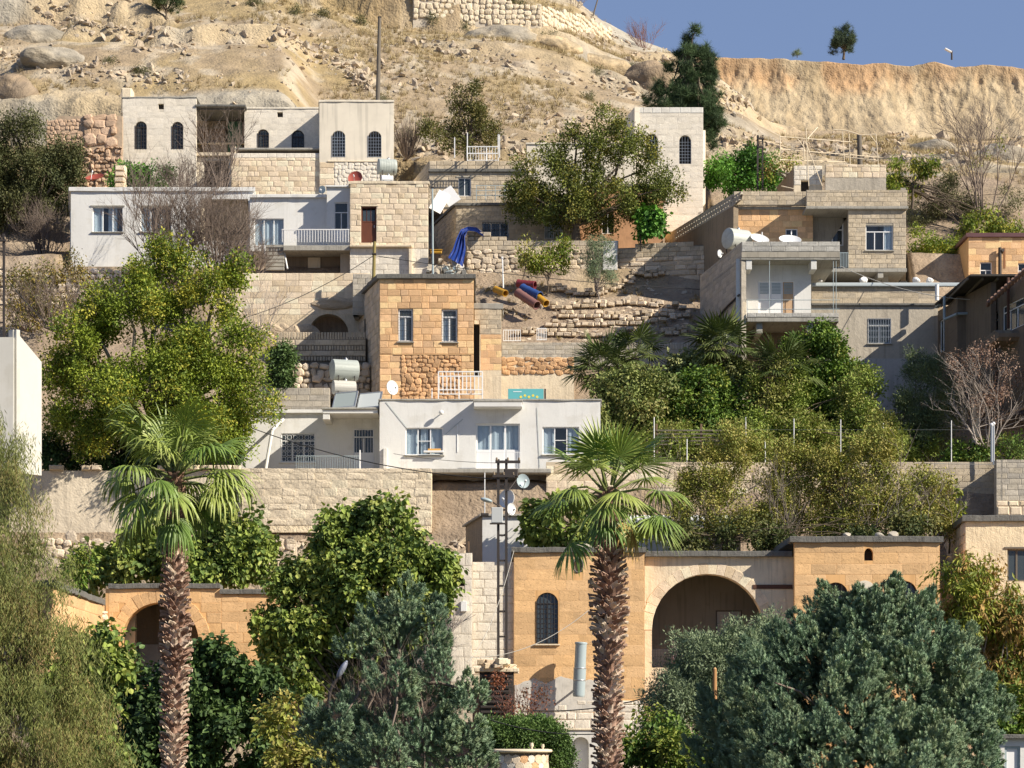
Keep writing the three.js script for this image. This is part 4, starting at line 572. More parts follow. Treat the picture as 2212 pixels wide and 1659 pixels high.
{
  const D = 166, B = house('white_terrace_house', 'white plastered house with a railed balcony left of the brown door house', 'house', [[540, D + 1], [756, D + 1], [756, D + 9], [540, D + 9]], 428, 600), { H } = B;
  const f = B.edge([540, D + 1], [706, D + 1], B.yT, Yp(536, D)), w = opening(f, 549, 613, 472, 531); wallMesh(f, M.white); win(f, w, { cols: 3, rec: .1, curtain: true, backing: M.inner, seed: 12 });
  const g = B.edge([706, D + .1], [757, D + .1], Yp(404, D), Yp(536, D)), d = opening(g, 722, 752, 437, 520); wallMesh(g, M.white); { const G = win(g, d, { name: 'door', cols: 2, transom: .26, rec: .12, glass: glassDark, backing: M.inner }); mesh('door_panel', boxGeo(d.u1 - d.u0 - .1, (d.v1 - d.v0) * .3, .05, .01), M.whiteTrim, G).position.set((d.u0 + d.u1) / 2, d.v0 + (d.v1 - d.v0) * .17, -.14); }
  wallMesh(B.edge([706, D + 1], [706, D + .1], Yp(404, D), Yp(536, D)), M.white, { u1: .86 }); slab(H, 'roof_slab', [[Xp(540, D + 1), D + .8], [Xp(705, D + 1), D + .8], [Xp(705, D + 1), D + 9], [Xp(540, D + 1), D + 9]], B.yT, B.yT + .22, M.white, .04); slab(H, 'roof_slab', [[Xp(704, D), D - .05], [Xp(757, D), D - .05], [Xp(757, D + 1), D + 9], [Xp(704, D + 1), D + 9]], Yp(404, D), Yp(404, D) + .12, M.white, .03);
  pxbox(H, 'balcony_floor', M.concrete, 612, 757, 530, 541, D - 1.1, 2.2, .02); const bk = B.edge([600, D + 1.5], [757, D + 1.5], Yp(541, D), Yp(606, D)); wallMesh(bk, M.brownPl); pxbox(H, 'store_door', M.creamPl, 665, 692, 556, 592, D + 1.3, .25); pxbox(H, 'store_pier', M.greyPl, 735, 757, 541, 598, D + .1, 1.3);
  { const a = new Acc(), x0 = Xp(613, D), x1 = Xp(755, D), y0 = Yp(530, D), y1 = Yp(503, D); for (let i = 0; i <= 24; i++) { const m = mesh('baluster', boxGeo(.045, y1 - y0, .045), M.whiteMetal, H); m.position.set(lerp(x0, x1, i / 24), (y0 + y1) / 2, -D + 1.04).sub(H.position); } const m = mesh('handrail', boxGeo(x1 - x0 + .1, .07, .07, .01), M.whiteMetal, H); m.position.set((x0 + x1) / 2, y1, -D + 1.04).sub(H.position); }
  // steps down on the left
  for (let i = 0; i < 7; i++) { const m = mesh('step', boxGeo(1.25, .2, .34, .01), M.concrete, H); m.position.copy(at(594, 533 + i * 8, D - .1 - i * .3)).sub(H.position); }
  for (const [a, b] of [[[568, 528], [580, 580]], [[612, 532], [621, 581]]]) { const c = new Acc().bar(at(a[0], a[1], D), at(b[0], b[1], D - 1.4), .06, 6), m = mesh('stair_rail', c.geo(), M.whiteMetal, H); m.position.sub(H.position); }
  settle(H);
}
// --- white house, upper left
{
  const D = 168, B = house('white_flat_house', 'low white flat roofed house with two wide windows behind the bare bushes', 'house', [[153, D], [547, D], [547, D + 6], [153, D + 6]], 414, 640), { H } = B;
  const f = B.face(0, 1), w1 = opening(f, 200, 265, 447, 501), w2 = opening(f, 303, 370, 447, 501), o = opening(f, 432, 540, 430, 520); wallMesh(f, M.white); for (const [q, s] of [[w1, 21], [w2, 22]]) win(f, q, { cols: 3, rec: .16, curtain: [[0, .34], [.5, .8]], seed: s, backing: M.inner, lintel: M.concrete, sill: M.concrete });
  const bk = B.edge([425, D + 2.5], [547, D + 2.5]); wallMesh(bk, M.creamPl); wallMesh(B.edge([432, D + 2.5], [432, D + .36]), M.creamPl); wallMesh(B.face(3, 0), M.white, { u1: 5.96 }); wallMesh(B.face(1, 2), M.white, { u0: .04 }); wallMesh(B.face(2, 3), M.white);
  slab(H, 'roof_slab', grow(B.pts, .12), B.yT, B.yT + .28, M.white, .05);
}
// --- cream houses, top left
{
  const D = 182, B = house('cream_house', 'row of pale cut stone houses with arched windows and a dark loggia below the rocks', 'house', [[265, D], [690, D], [690, D + 7], [265, D + 7]], 212, 420), { H } = B, yb = B.yB;
  const wopt = (s, op) => ({ cols: 2, frame: M.iron, fr: .06, rec: .22, grille: GR(4, 6, .014), glass: glassDark, backing: M.dark, backAt: 1.2, ...op });
  const f = B.edge([265, D], [424, D], Yp(212, D)); const ws = [opening(f, 292, 317, 262, 322, true), opening(f, 371, 396, 263, 322, true)], dm = opening(f, 342, 354, 224, 236); dm.u0 += .0; wallMesh(f, M.cream); masonry(f, { u0: 0, u1: f.L, v0: .5, v1: f.h, ch: [.42, .46], len: [.5, 1.3], pal: PAL.cream, d: [.004, .009], joint: .004, seed: 51 }); ws.forEach((q, i) => win(f, q, wopt(i, i ? {} : { backing: M.inner }))); holeBlind(f, dm, M.dark, .3, 'vent_hole'); { const m = mesh('shutter', boxGeo(.5, .75, .04), M.curtain, H); f.put(m, ws[0].u0 + .55, ws[0].v0 + .45, -.5); }
  const fl = B.edge([265, D + 7], [265, D], Yp(212, D)); wallMesh(fl, M.cream, { u1: fl.L - .04 }); const fr = B.edge([424, D], [424, D + 7], Yp(212, D)); wallMesh(fr, M.cream, { u0: .04 }); slab(H, 'roof_slab', grow([[Xp(265, D), D], [Xp(424, D), D], [Xp(424, D), D + 7], [Xp(265, D), D + 7]], .04), Yp(212, D), Yp(212, D) + .1, M.concrete, .05);
  // loggia
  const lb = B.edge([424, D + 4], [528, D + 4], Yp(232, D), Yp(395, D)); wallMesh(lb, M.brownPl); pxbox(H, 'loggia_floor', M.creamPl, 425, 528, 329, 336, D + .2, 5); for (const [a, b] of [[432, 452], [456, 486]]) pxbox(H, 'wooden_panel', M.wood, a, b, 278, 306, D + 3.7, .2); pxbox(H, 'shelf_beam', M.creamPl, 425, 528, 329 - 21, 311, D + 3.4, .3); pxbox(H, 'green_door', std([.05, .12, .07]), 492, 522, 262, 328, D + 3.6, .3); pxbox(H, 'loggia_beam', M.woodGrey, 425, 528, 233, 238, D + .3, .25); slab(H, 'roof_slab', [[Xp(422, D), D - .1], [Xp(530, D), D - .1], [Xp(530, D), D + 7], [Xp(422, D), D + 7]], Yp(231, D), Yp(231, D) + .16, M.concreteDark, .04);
  const lw = B.edge([424, D + .5], [500, D + .5], Yp(337, D)); const dk = opening(lw, 440, 494, 347, 410); wallMesh(lw, M.cream); holeBlind(lw, dk, M.dark, 1.2, 'dark_opening');
  // middle part
  const g = B.edge([528, D + 1], [692, D + 1], Yp(228, D)), gw = [opening(g, 556, 581, 279, 330, true), opening(g, 630, 657, 281, 330, true)], gd = opening(g, 599, 611, 242, 253); wallMesh(g, M.cream); masonry(g, { u0: 0, u1: g.L, v0: 2.5, v1: g.h, ch: [.42, .46], len: [.5, 1.3], pal: PAL.cream, d: [.004, .009], joint: .004, seed: 52 }); gw.forEach((q, i) => win(g, q, wopt(i))); holeBlind(g, gd, M.dark, .3, 'vent_hole'); wallMesh(B.edge([528, D + 7], [528, D + 1], Yp(228, D)), M.cream, { u1: 5.9 }); slab(H, 'roof_slab', grow([[Xp(528, D), D + 1], [Xp(692, D), D + 1], [Xp(692, D), D + 7], [Xp(528, D), D + 7]], .05), Yp(228, D), Yp(228, D) + .14, M.cream, .04);
  // terrace wall before it
  const t = B.edge([500, D - 2.2], [704, D - 2.2], Yp(331, D - 2.2), Yp(425, D - 2.2)); wallMesh(t, M.mortar, { th: .6 }); masonry(t, { u0: 0, u1: t.L, v0: .05, v1: t.h - .35, ch: [.34, .42], len: [.35, .9], pal: PAL.creamWarm, d: [.02, .05], joint: .014, style: 'rough', seed: 53 }); masonry(t, { u0: 0, u1: t.L, v0: t.h - .35, v1: t.h, ch: [.35, .36], len: [.5, .8], pal: PAL.cream, d: [.03, .05], joint: .01, seed: 54 }); slab(H, 'terrace', [[Xp(500, D - 2), D - 2.1], [Xp(704, D - 2), D - 2.1], [Xp(704, D - 2), D + 1], [Xp(500, D - 2), D + 1]], Yp(338, D), Yp(334, D), M.concrete); wallMesh(B.edge([500, D + .8], [500, D - 2.2], Yp(331, D), Yp(425, D)), M.creamPl, { u1: 2.95 });
  settle(H);
  const D3 = D - 2.4, C = house('cream_wing', 'projecting pale plastered wing with two barred arched windows and rubble stone below', 'house', [[690, D3], [850, D3], [850, D3 + 8], [690, D3 + 8]], 221, 420), h = C.face(0, 1), hw = [opening(h, 717, 746, 282, 339, 14), opening(h, 795, 824, 283, 339, 14)]; wallMesh(h, M.cream); hw.forEach((q, i) => win(h, q, wopt(i, { grille: GR(5, 6, .014, M.steel), noGlass: !!i })));
  const lo = h.uv(770, 349)[1], lu = h.uv(722, 380)[0]; masonry(h, { u0: lu, u1: h.L, v0: .3, v1: lo - .05, ch: [.26, .36], len: [.25, .5], pal: PAL.cream, style: 'rubble', d: [.03, .07], joint: .012, seed: 55 }); masonry(h, { u0: 0, u1: lu, v0: .3, v1: lo - .05, ch: [.4, .46], len: [.6, .9], pal: PAL.creamWarm, d: [.02, .04], seed: 56 }); { const m = mesh('string_course', boxGeo(h.L - .6, .1, .1, .02), M.creamPl, C.H); h.put(m, h.L / 2 + .3, lo, .04); }
  const cl = C.face(3, 0), ca = opening(cl, 676.5, 680.5, 296, 329, true); wallMesh(cl, M.cream, { u1: cl.L - .04 }); win(cl, ca, { cols: 1, glass: glassDark, frame: M.iron, backing: M.dark }); wallMesh(C.face(1, 2), M.cream, { u0: .04 }); wallMesh(C.face(2, 3), M.cream); slab(C.H, 'roof_slab', grow(C.pts, .04), C.yT, C.yT + .16, M.cream, .05); settle(C.H);
}
// --- pale tower house
{
  const D = 177.5, B = house('tower_house', 'tall pale cut stone tower house with two arched barred windows beside the dark pine', 'house', [[1370, D], [1519, D], [1519, D + 7], [1345, D + 4]], 232, 500), { H } = B, f = B.face(0, 1), ws = [opening(f, 1395, 1421, 289, 351, 14), opening(f, 1467, 1493, 292, 354, 14)]; wallMesh(f, M.cream); const vm = f.uv(1440, 385)[1];
  masonry(f, { u0: 0, u1: f.L, v0: vm, v1: f.h - .42, ch: [.42, .48], len: [.5, 1.2], pal: PAL.cream, d: [.006, .014], joint: .006, seed: 61 }); masonry(f, { u0: 0, u1: f.L, v0: f.h - .42, v1: f.h, ch: [.41, .42], len: [.6, .8], pal: [std([.8, .77, .7], { map: T.stone }), std([.76, .72, .64], { map: T.stone })], d: [.03, .04], joint: .012, seed: 62 }); masonry(f, { u0: 0, u1: f.L, v0: .3, v1: vm, ch: [.44, .5], len: [.9, 1.8], pal: PAL.cream, d: [.004, .01], joint: .006, seed: 63 });
  ws.forEach((q) => win(f, q, { cols: 1, noGlass: true, noFrame: true, rec: .3, grille: { nx: 4, ny: 7, w: .012, off: -.08, mat: M.steel }, backing: M.dark, backAt: .8 })); wallMesh(B.face(3, 0), M.cream, { u1: 4.2 }); wallMesh(B.face(1, 2), M.cream, { u0: .04 }); wallMesh(B.face(2, 3), M.cream); slab(H, 'roof_slab', grow(B.pts, -.3), B.yT - .3, B.yT - .1, M.cream); settle(H);
  const E = house('low_white_annex', 'low white walled annex half hidden by the green tree left of the tower', 'annex', [[1138, D - 1], [1372, D - 1], [1372, D + 6], [1138, D + 6]], 312, 420); wallMesh(E.face(0, 1), M.cream); wallMesh(E.face(3, 0), M.cream, { u1: 6.9 }); slab(E.H, 'roof_slab', grow(E.pts, .05), E.yT, E.yT + .12, M.cream, .04);
}
// --- grey block houses in the upper middle
{
  const D = 176, B = house('grey_block_house', 'grey block house with a white framed window under a metal bed frame on its roof', 'house', [[927, D], [1140, D], [1140, D + 7], [894, D + 6]], 348, 450), { H } = B, f = B.face(0, 1), w = opening(f, 990, 1017, 384, 424); wallMesh(f, M.mortarGrey); masonry(f, { u0: 0, u1: f.L, v0: .05, v1: f.uv(1000, 372)[1], ch: [.26, .3], len: [.45, .6], pal: PAL.greyWarm, d: [.02, .035], joint: .014, name: 'concrete_block', seed: 71 }); masonry(f, { u0: 0, u1: f.L, v0: f.uv(1000, 366)[1], v1: f.h, ch: [.28, .3], len: [.5, .62], pal: PAL.greyWarm, d: [.05, .06], joint: .012, name: 'concrete_block', seed: 72 });
  { const m = mesh('eave_band', boxGeo(f.L + .1, .22, .3, .02), M.concreteDark, H); f.put(m, f.L / 2, f.uv(1000, 369)[1], .06); } win(f, w, { cols: 2, rec: .08, backing: M.dark, glass: glassDark, lintel: M.concrete }); const l = B.face(3, 0); wallMesh(l, M.mortarGrey, { u1: l.L - .04 }); masonry(l, { u0: 0, u1: l.L - .05, v0: .05, v1: l.h, ch: [.28, .32], len: [.5, .6], pal: PAL.greyWarm, d: [.02, .03], name: 'concrete_block', merge: true, seed: 73 }); wallMesh(B.face(1, 2), M.mortarGrey); slab(H, 'roof_slab', grow(B.pts, -.2), B.yT - .4, B.yT - .2, M.concrete); settle(H);
  const D2 = 171, C = house('dark_roofed_house', 'low block house with a flat dark roof edge and a barred window behind the tarpaulin', 'house', [[985, D2], [1250, D2], [1250, D2 + 5], [936, D2 + 7]], 445, 575), g = C.face(0, 1), q = opening(g, 1042, 1099, 480, 513), q2 = opening(g, 1176, 1216, 480, 516); wallMesh(g, M.mortarGrey); masonry(g, { u0: 0, u1: g.L, v0: 1.3, v1: g.h, ch: [.3, .34], len: [.42, .6], pal: PAL.greyWarm, d: [.015, .03], joint: .014, name: 'concrete_block', seed: 74 }); win(g, q, { cols: 3, rec: .12, grille: GR(9, 2, .012), glass: glassDark, backing: M.dark }); win(g, q2, { cols: 2, rec: .1, grille: GR(8, 2, .014, M.whiteMetal), backing: M.inner, curtain: true }); const l2 = C.face(3, 0); wallMesh(l2, M.mortar, { u1: l2.L - .04 }); masonry(l2, { u0: 0, u1: l2.L - .05, v0: .05, v1: l2.h, ch: [.28, .32], len: [.5, .6], pal: PAL.greyWarm, d: [.02, .03], name: 'concrete_block', merge: true, seed: 75 }); wallMesh(C.face(1, 2), M.mortar); slab(C.H, 'roof_slab', grow(C.pts, .14), C.yT, C.yT + .2, M.concreteDark, .05); settle(C.H);
  const E = house('pink_plaster_house', 'pinkish ochre plastered house mostly hidden behind the big green tree', 'house', [[1250, D2 + 1], [1432, D2 + 1], [1432, D2 + 6], [1250, D2 + 6]], 405, 575), e = E.face(0, 1), e1 = opening(e, 1300, 1326, 455, 505), e2 = opening(e, 1393, 1416, 440, 490); wallMesh(e, std([.56, .32, .18], { map: T.worn })); for (const k of [e1, e2]) win(e, k, { cols: 2, rec: .1, backing: M.inner }); wallMesh(E.face(1, 2), M.ochrePl, { u0: .04 }); slab(E.H, 'roof_slab', grow(E.pts, .2), E.yT, E.yT + .2, M.concreteDark, .04);
}
// --- grey block house on the right, two storeys
{
  const D = 160, B = house('concrete_block_house', 'upper grey concrete block house with an orange wall and a glazed recess', 'house', [[1585, D], [1957, D], [1957, D + 12], [1436, 174]], 440, 606), { H } = B, yP = Yp(410, D);
  const f1 = B.edge([1585, D + .9], [1756, D + .9], B.yT, Yp(560, D)); const w0 = opening(f1, 1697, 1723, 494, 530); wallMesh(f1, M.ochreBack); masonry(f1, { u0: 0, u1: f1.L, v0: .05, v1: f1.h, ch: [.36, .4], len: [.5, .8], pal: PAL.ochre, d: [.012, .025], joint: .014, seed: 81 }); win(f1, w0, { cols: 2, rec: .08, backing: M.dark });
  const pf = B.edge([1585, D + .5], [1748, D + .5], yP, B.yT); wallMesh(pf, M.mortarGrey, { th: .25 }); masonry(pf, { u0: 0, u1: pf.L, v0: .02, v1: pf.h, ch: [.28, .32], len: [.5, .62], pal: PAL.greyWarm, d: [.02, .035], joint: .014, name: 'concrete_block', seed: 82 });
  const Dr = D - .9; // part that juts out
  const f2 = B.edge([1832, Dr], [1957, Dr], Yp(449, Dr), Yp(580, Dr)), w1 = opening(f2, 1870, 1929, 486, 541); wallMesh(f2, M.mortarGrey); masonry(f2, { u0: 0, u1: f2.L, v0: .02, v1: f2.h, ch: [.27, .31], len: [.4, .62], pal: PAL.greyWarm, d: [.015, .04], joint: .016, name: 'concrete_block', seed: 83 }); win(f2, w1, { cols: 3, transom: .26, topCols: 2, rec: .1, sill: M.concrete, backing: M.inner, glass: glass, curtain: [[.68, 1]] });
  const p2 = B.edge([1742, Dr - .2], [1960, Dr - .2], Yp(412, Dr), Yp(448, Dr)); wallMesh(p2, M.mortarGrey, { th: .3 }); masonry(p2, { u0: 0, u1: p2.L, v0: .02, v1: p2.h, ch: [.28, .32], len: [.5, .62], pal: PAL.greyWarm, d: [.015, .03], joint: .014, name: 'concrete_block', seed: 84 });
  const pl = B.edge([1742, D + 1], [1742, Dr - .2], Yp(412, Dr), Yp(448, Dr)); wallMesh(pl, M.greyPl, { u1: pl.L - .04 }); slab(H, 'roof_slab', [[Xp(1741, Dr), Dr - .25], [Xp(1960, Dr), Dr - .25], [Xp(1960, Dr), D + 11], [Xp(1741, Dr), D + 11]], Yp(453, Dr), Yp(447, Dr), M.concrete, .02);
  const rb = B.edge([1748, D + 1.6], [1834, D + 1.6], Yp(452, D), Yp(580, D)), gd = opening(rb, 1750, 1822, 454, 531); wallMesh(rb, M.mortarGrey); { const G = win(rb, gd, { name: 'glazed_door', cols: 3, transom: .55, topCols: 3, fr: .09, rec: .05, backing: M.inner, glass: glassDark }); } const rs = B.edge([1832, D + 1.6], [1832, Dr], Yp(452, D), Yp(580, D)); wallMesh(rs, M.greyPl, { u1: rs.L - .04 }); const fr = B.edge([1957, Dr], [1957, D + 11], Yp(412, D), Yp(580, D)); wallMesh(fr, M.greyPl, { u0: .04 });
  slab(H, 'floor_slab', [[Xp(1740, Dr), Dr - .05], [Xp(1958, Dr), Dr - .05], [Xp(1958, Dr), D + 10], [Xp(1740, Dr), D + 10]], Yp(588, Dr), Yp(580, Dr), M.concrete, .02); for (const p of [1755, 1905]) { pxbox(H, 'column', M.greyPl, p, p + 14, 588, 640, D + .5, .5); } pxbox(H, 'floor_beam', M.concrete, 1896, 1908, 588, 600, Dr, 4); { const k = B.edge([1750, D + 3], [1960, D + 3], Yp(588, D), Yp(640, D)); wallMesh(k, M.dark); }
  { const a = new Acc(), d = Dr - .1, x0 = Xp(1812, d), x1 = Xp(1832, d), y0 = Yp(578, d), y1 = Yp(546, d); for (let i = 0; i <= 6; i++) a.box(lerp(x0, x1, i / 6), (y0 + y1) / 2, -d, .03, y1 - y0, .03); a.box((x0 + x1) / 2, y1, -d, x1 - x0, .04, .04); const m = mesh('railing', a.geo(), M.greyPaint, H); m.position.sub(H.position); }
  // long side wall with pierced parapet
  const l = B.edge([1436, 174], [1585, D + .5], Yp(440, D), Yp(600, 165)); wallMesh(l, M.brownPl, { u1: l.L - .05 }); const l2 = B.edge([1436, 174], [1585, D + .5], Yp(414, D), Yp(440, D)); for (let i = 0; i < 26; i++) for (let j = 0; j < 2; j++) { const u = 2.4 + i * .5 + j * .25; l2.holes.push({ u0: u, u1: u + .18, v0: .14 + j * .32, v1: .32 + j * .32 }); } wallMesh(l2, M.greyPl, { th: .15, u1: l2.L - .05, name: 'pierced_parapet' });
  wallMesh(B.edge([1957, D + 11], [1436, 174], Yp(440, D)), M.greyPl); slab(H, 'roof_slab', [[Xp(1585, D) + .1, D + .8], [Xp(1745, D), D + .8], [Xp(1745, D), D + 11], [Xp(1440, 174), 173.5]], Yp(440, D) - .2, Yp(440, D) - .02, M.concrete); settle(H);
}
{
  const D = 150, B = house('balcony_house', 'lower house with a white balcony, block parapet and grey plastered side in the garden', 'house', [[1602, D + 1.6], [1752, D + 1.6], [1752, D + 9], [1512, D + 11]], 556, 900), { H } = B, f = B.face(0, 1, B.yT, Yp(694, D)), y0 = Yp(556, D);
  const sh = opening(f, 1638, 1716, 607, 678); wallMesh(f, M.white); { const G = win(f, sh, { name: 'shuttered_door', cols: 3, noGlass: true, fr: .06, rec: .06 }), W = sh.u1 - sh.u0, h = sh.v1 - sh.v0; for (let i = 0; i < 3; i++) { mesh('shutter_leaf', boxGeo(W / 3 - .08, h * .96, .05, .01), i === 2 ? std([.62, .42, .26], { map: T.worn }) : M.whiteTrim, G).position.set(sh.u0 + W * (i + .5) / 3, sh.v0 + h / 2, -.1); const L = []; for (let j = 0; j < 8; j++) L.push([sh.u0 + W * i / 3 + .1, sh.u0 + W * (i + 1) / 3 - .1, sh.v1 - h * .08 - j * .09, sh.v1 - h * .08 - j * .09 + .05, -.08, -.05]); mesh('louvre', bars(L), M.greyPaint, G); } }
  const pf = B.edge([1602, D], [1814, D], Yp(522, D), Yp(556, D)); wallMesh(pf, M.mortarGrey, { th: .25 }); masonry(pf, { u0: 0, u1: pf.L, v0: .36, v1: pf.h, ch: [.3, .34], len: [.8, 1.1], pal: PAL.greyBlue, d: [.015, .03], joint: .016, name: 'concrete_block', seed: 91 }); const prl = B.edge([1814, D], [1814, D + 3], Yp(522, D), Yp(556, D)); wallMesh(prl, M.greyPl, { u0: .05 });
  const dx = Xp(1602, D), sx = Xp(1512, D + 11);
  slab(H, 'roof_slab', [[dx, D + .05], [Xp(1813, D), D + .05], [Xp(1813, D), D + 9], [sx, D + 11]], y0 - .15, y0 + .02, M.concrete, .02); for (const p of [1612, 1752]) pxbox(H, 'roof_beam', M.white, p, p + 12, 560, 582, D + .1, 1.6); pxbox(H, 'balcony_floor', M.concrete, 1614, 1812, 683, 695, D, 5, .02); { const m = B.edge([1614, D], [1812, D], Yp(676, D), Yp(686, D)); wallMesh(m, M.mortarGrey, { th: .2 }); masonry(m, { u0: 0, u1: m.L, v0: .02, v1: m.h, ch: [.27, .28], len: [.5, .6], pal: PAL.greyBlue, d: [.01, .02], name: 'concrete_block', seed: 92 }); }
  for (const p of [1634, 1744]) pxbox(H, 'balcony_beam', M.concrete, p, p + 13, 696, 720, D + .3, 5);
  { const a = new Acc(), b = (p, q, d0 = D + .1, d1 = D + .1) => a.bar(at(p[0], p[1], d0), at(q[0], q[1], d1), .022, 5); b([1662, 556], [1662, 676]); b([1614, 648], [1814, 648]); b([1614, 668], [1814, 668]); b([1800, 560], [1800, 676]); b([1806, 556], [1806, 676]); b([1614, 648], [1614, 676]); const m = mesh('balcony_railing', a.geo(), M.greyPaint, H); m.position.sub(H.position); pxbox(H, 'balcony_post', M.creamPl, 1603, 1612, 652, 690, D + .1, .3); }
  // dark side, block built
  const l = B.edge([1512, D + 11], [1602, D + .05], Yp(522, D), Yp(556, D) - 9.4); wallMesh(l, M.greyPl, { u1: l.L - .04, th: .3 }); masonry(l, { u0: .05, u1: l.L - .06, v0: 4.5, v1: l.h, ch: [.3, .34], len: [.8, 1], pal: PAL.grey, d: [.012, .02], joint: .014, name: 'concrete_block', merge: true, seed: 93 }); { const m = mesh('drain_pipe', tubeAlong([l.local(l.L * .35, 6.4, .12), l.local(l.L * .7, 6.9, .12), l.local(l.L - .2, 7.1, .12)], .07), M.iron, H); }
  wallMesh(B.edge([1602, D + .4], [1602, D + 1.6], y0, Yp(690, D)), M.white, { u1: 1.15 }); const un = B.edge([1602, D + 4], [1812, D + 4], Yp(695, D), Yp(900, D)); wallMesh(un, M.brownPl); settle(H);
  // plain wall to its right
  const D2 = 154, C = house('plastered_block_house', 'long grey roughcast wall with a barred window and a pale gutter above it', 'house', [[1752, D2], [2026, D2], [2026, D2 + 6], [1752, D2 + 6]], 620, 900), g = C.face(0, 1), w = opening(g, 1875, 1925, 688, 742); wallMesh(g, M.greyPl); win(g, w, { cols: 2, transom: .28, rec: .1, frame: M.whiteTrim, glass: glassDark, grille: GR(9, 4, .012, M.steel), backing: M.inner, sill: M.concrete });
  masonry(g, { u0: .02, u1: g.L, v0: g.uv(1800, 656)[1], v1: g.h, ch: [.34, .36], len: [.9, 1.1], pal: PAL.greyWarm, d: [.012, .025], joint: .012, name: 'concrete_block', seed: 94 }); { const q = g.rect(1752, 2026, 655, 662), m = mesh('ledge', boxGeo(g.L, .16, .22, .03), M.concreteDark, C.H); g.put(m, g.L / 2, q.v1 - .1, .06); const b = g.rect(1795, 1990, 775, 860), k = mesh('pale_dado', boxGeo(g.L, b.v1, .06, .01), M.greyWash, C.H); g.put(k, g.L / 2, b.v1 / 2, .03); }
  { const m = mesh('gutter', boxGeo(Xp(2160, D2) - Xp(1752, D2), .24, .3, .04), std([.50, .56, .58], { roughness: .5 }), C.H); m.position.set((Xp(2160, D2) + Xp(1752, D2)) / 2, Yp(616, D2), -D2 + .1).sub(C.H.position); } wallMesh(C.face(1, 2), M.greyPl); slab(C.H, 'roof_slab', grow(C.pts, .02), C.yT, C.yT + .15, M.concrete); settle(C.H);
  const r = rng(96), st = rockGeo(21, 1); for (const [i, [px, s, lab]] of [[1772, .16, 'small pale stone lying on the grey roof near the white balcony'], [1866, .34, 'square block lying on the grey roof under the upper house'], [1980, .3, 'pink stone on the grey roof by the bushes'], [2008, .26, 'last stone on the grey roof beside the white pipe']].entries()) { const o = mesh('roof_stone', st, rockMat, scene); tag(o, lab, 'stone', 'stones on the grey roof'); o.position.copy(at(px, 606, D2 + .8)); o.scale.setScalar(s); o.rotation.y = i; }
}
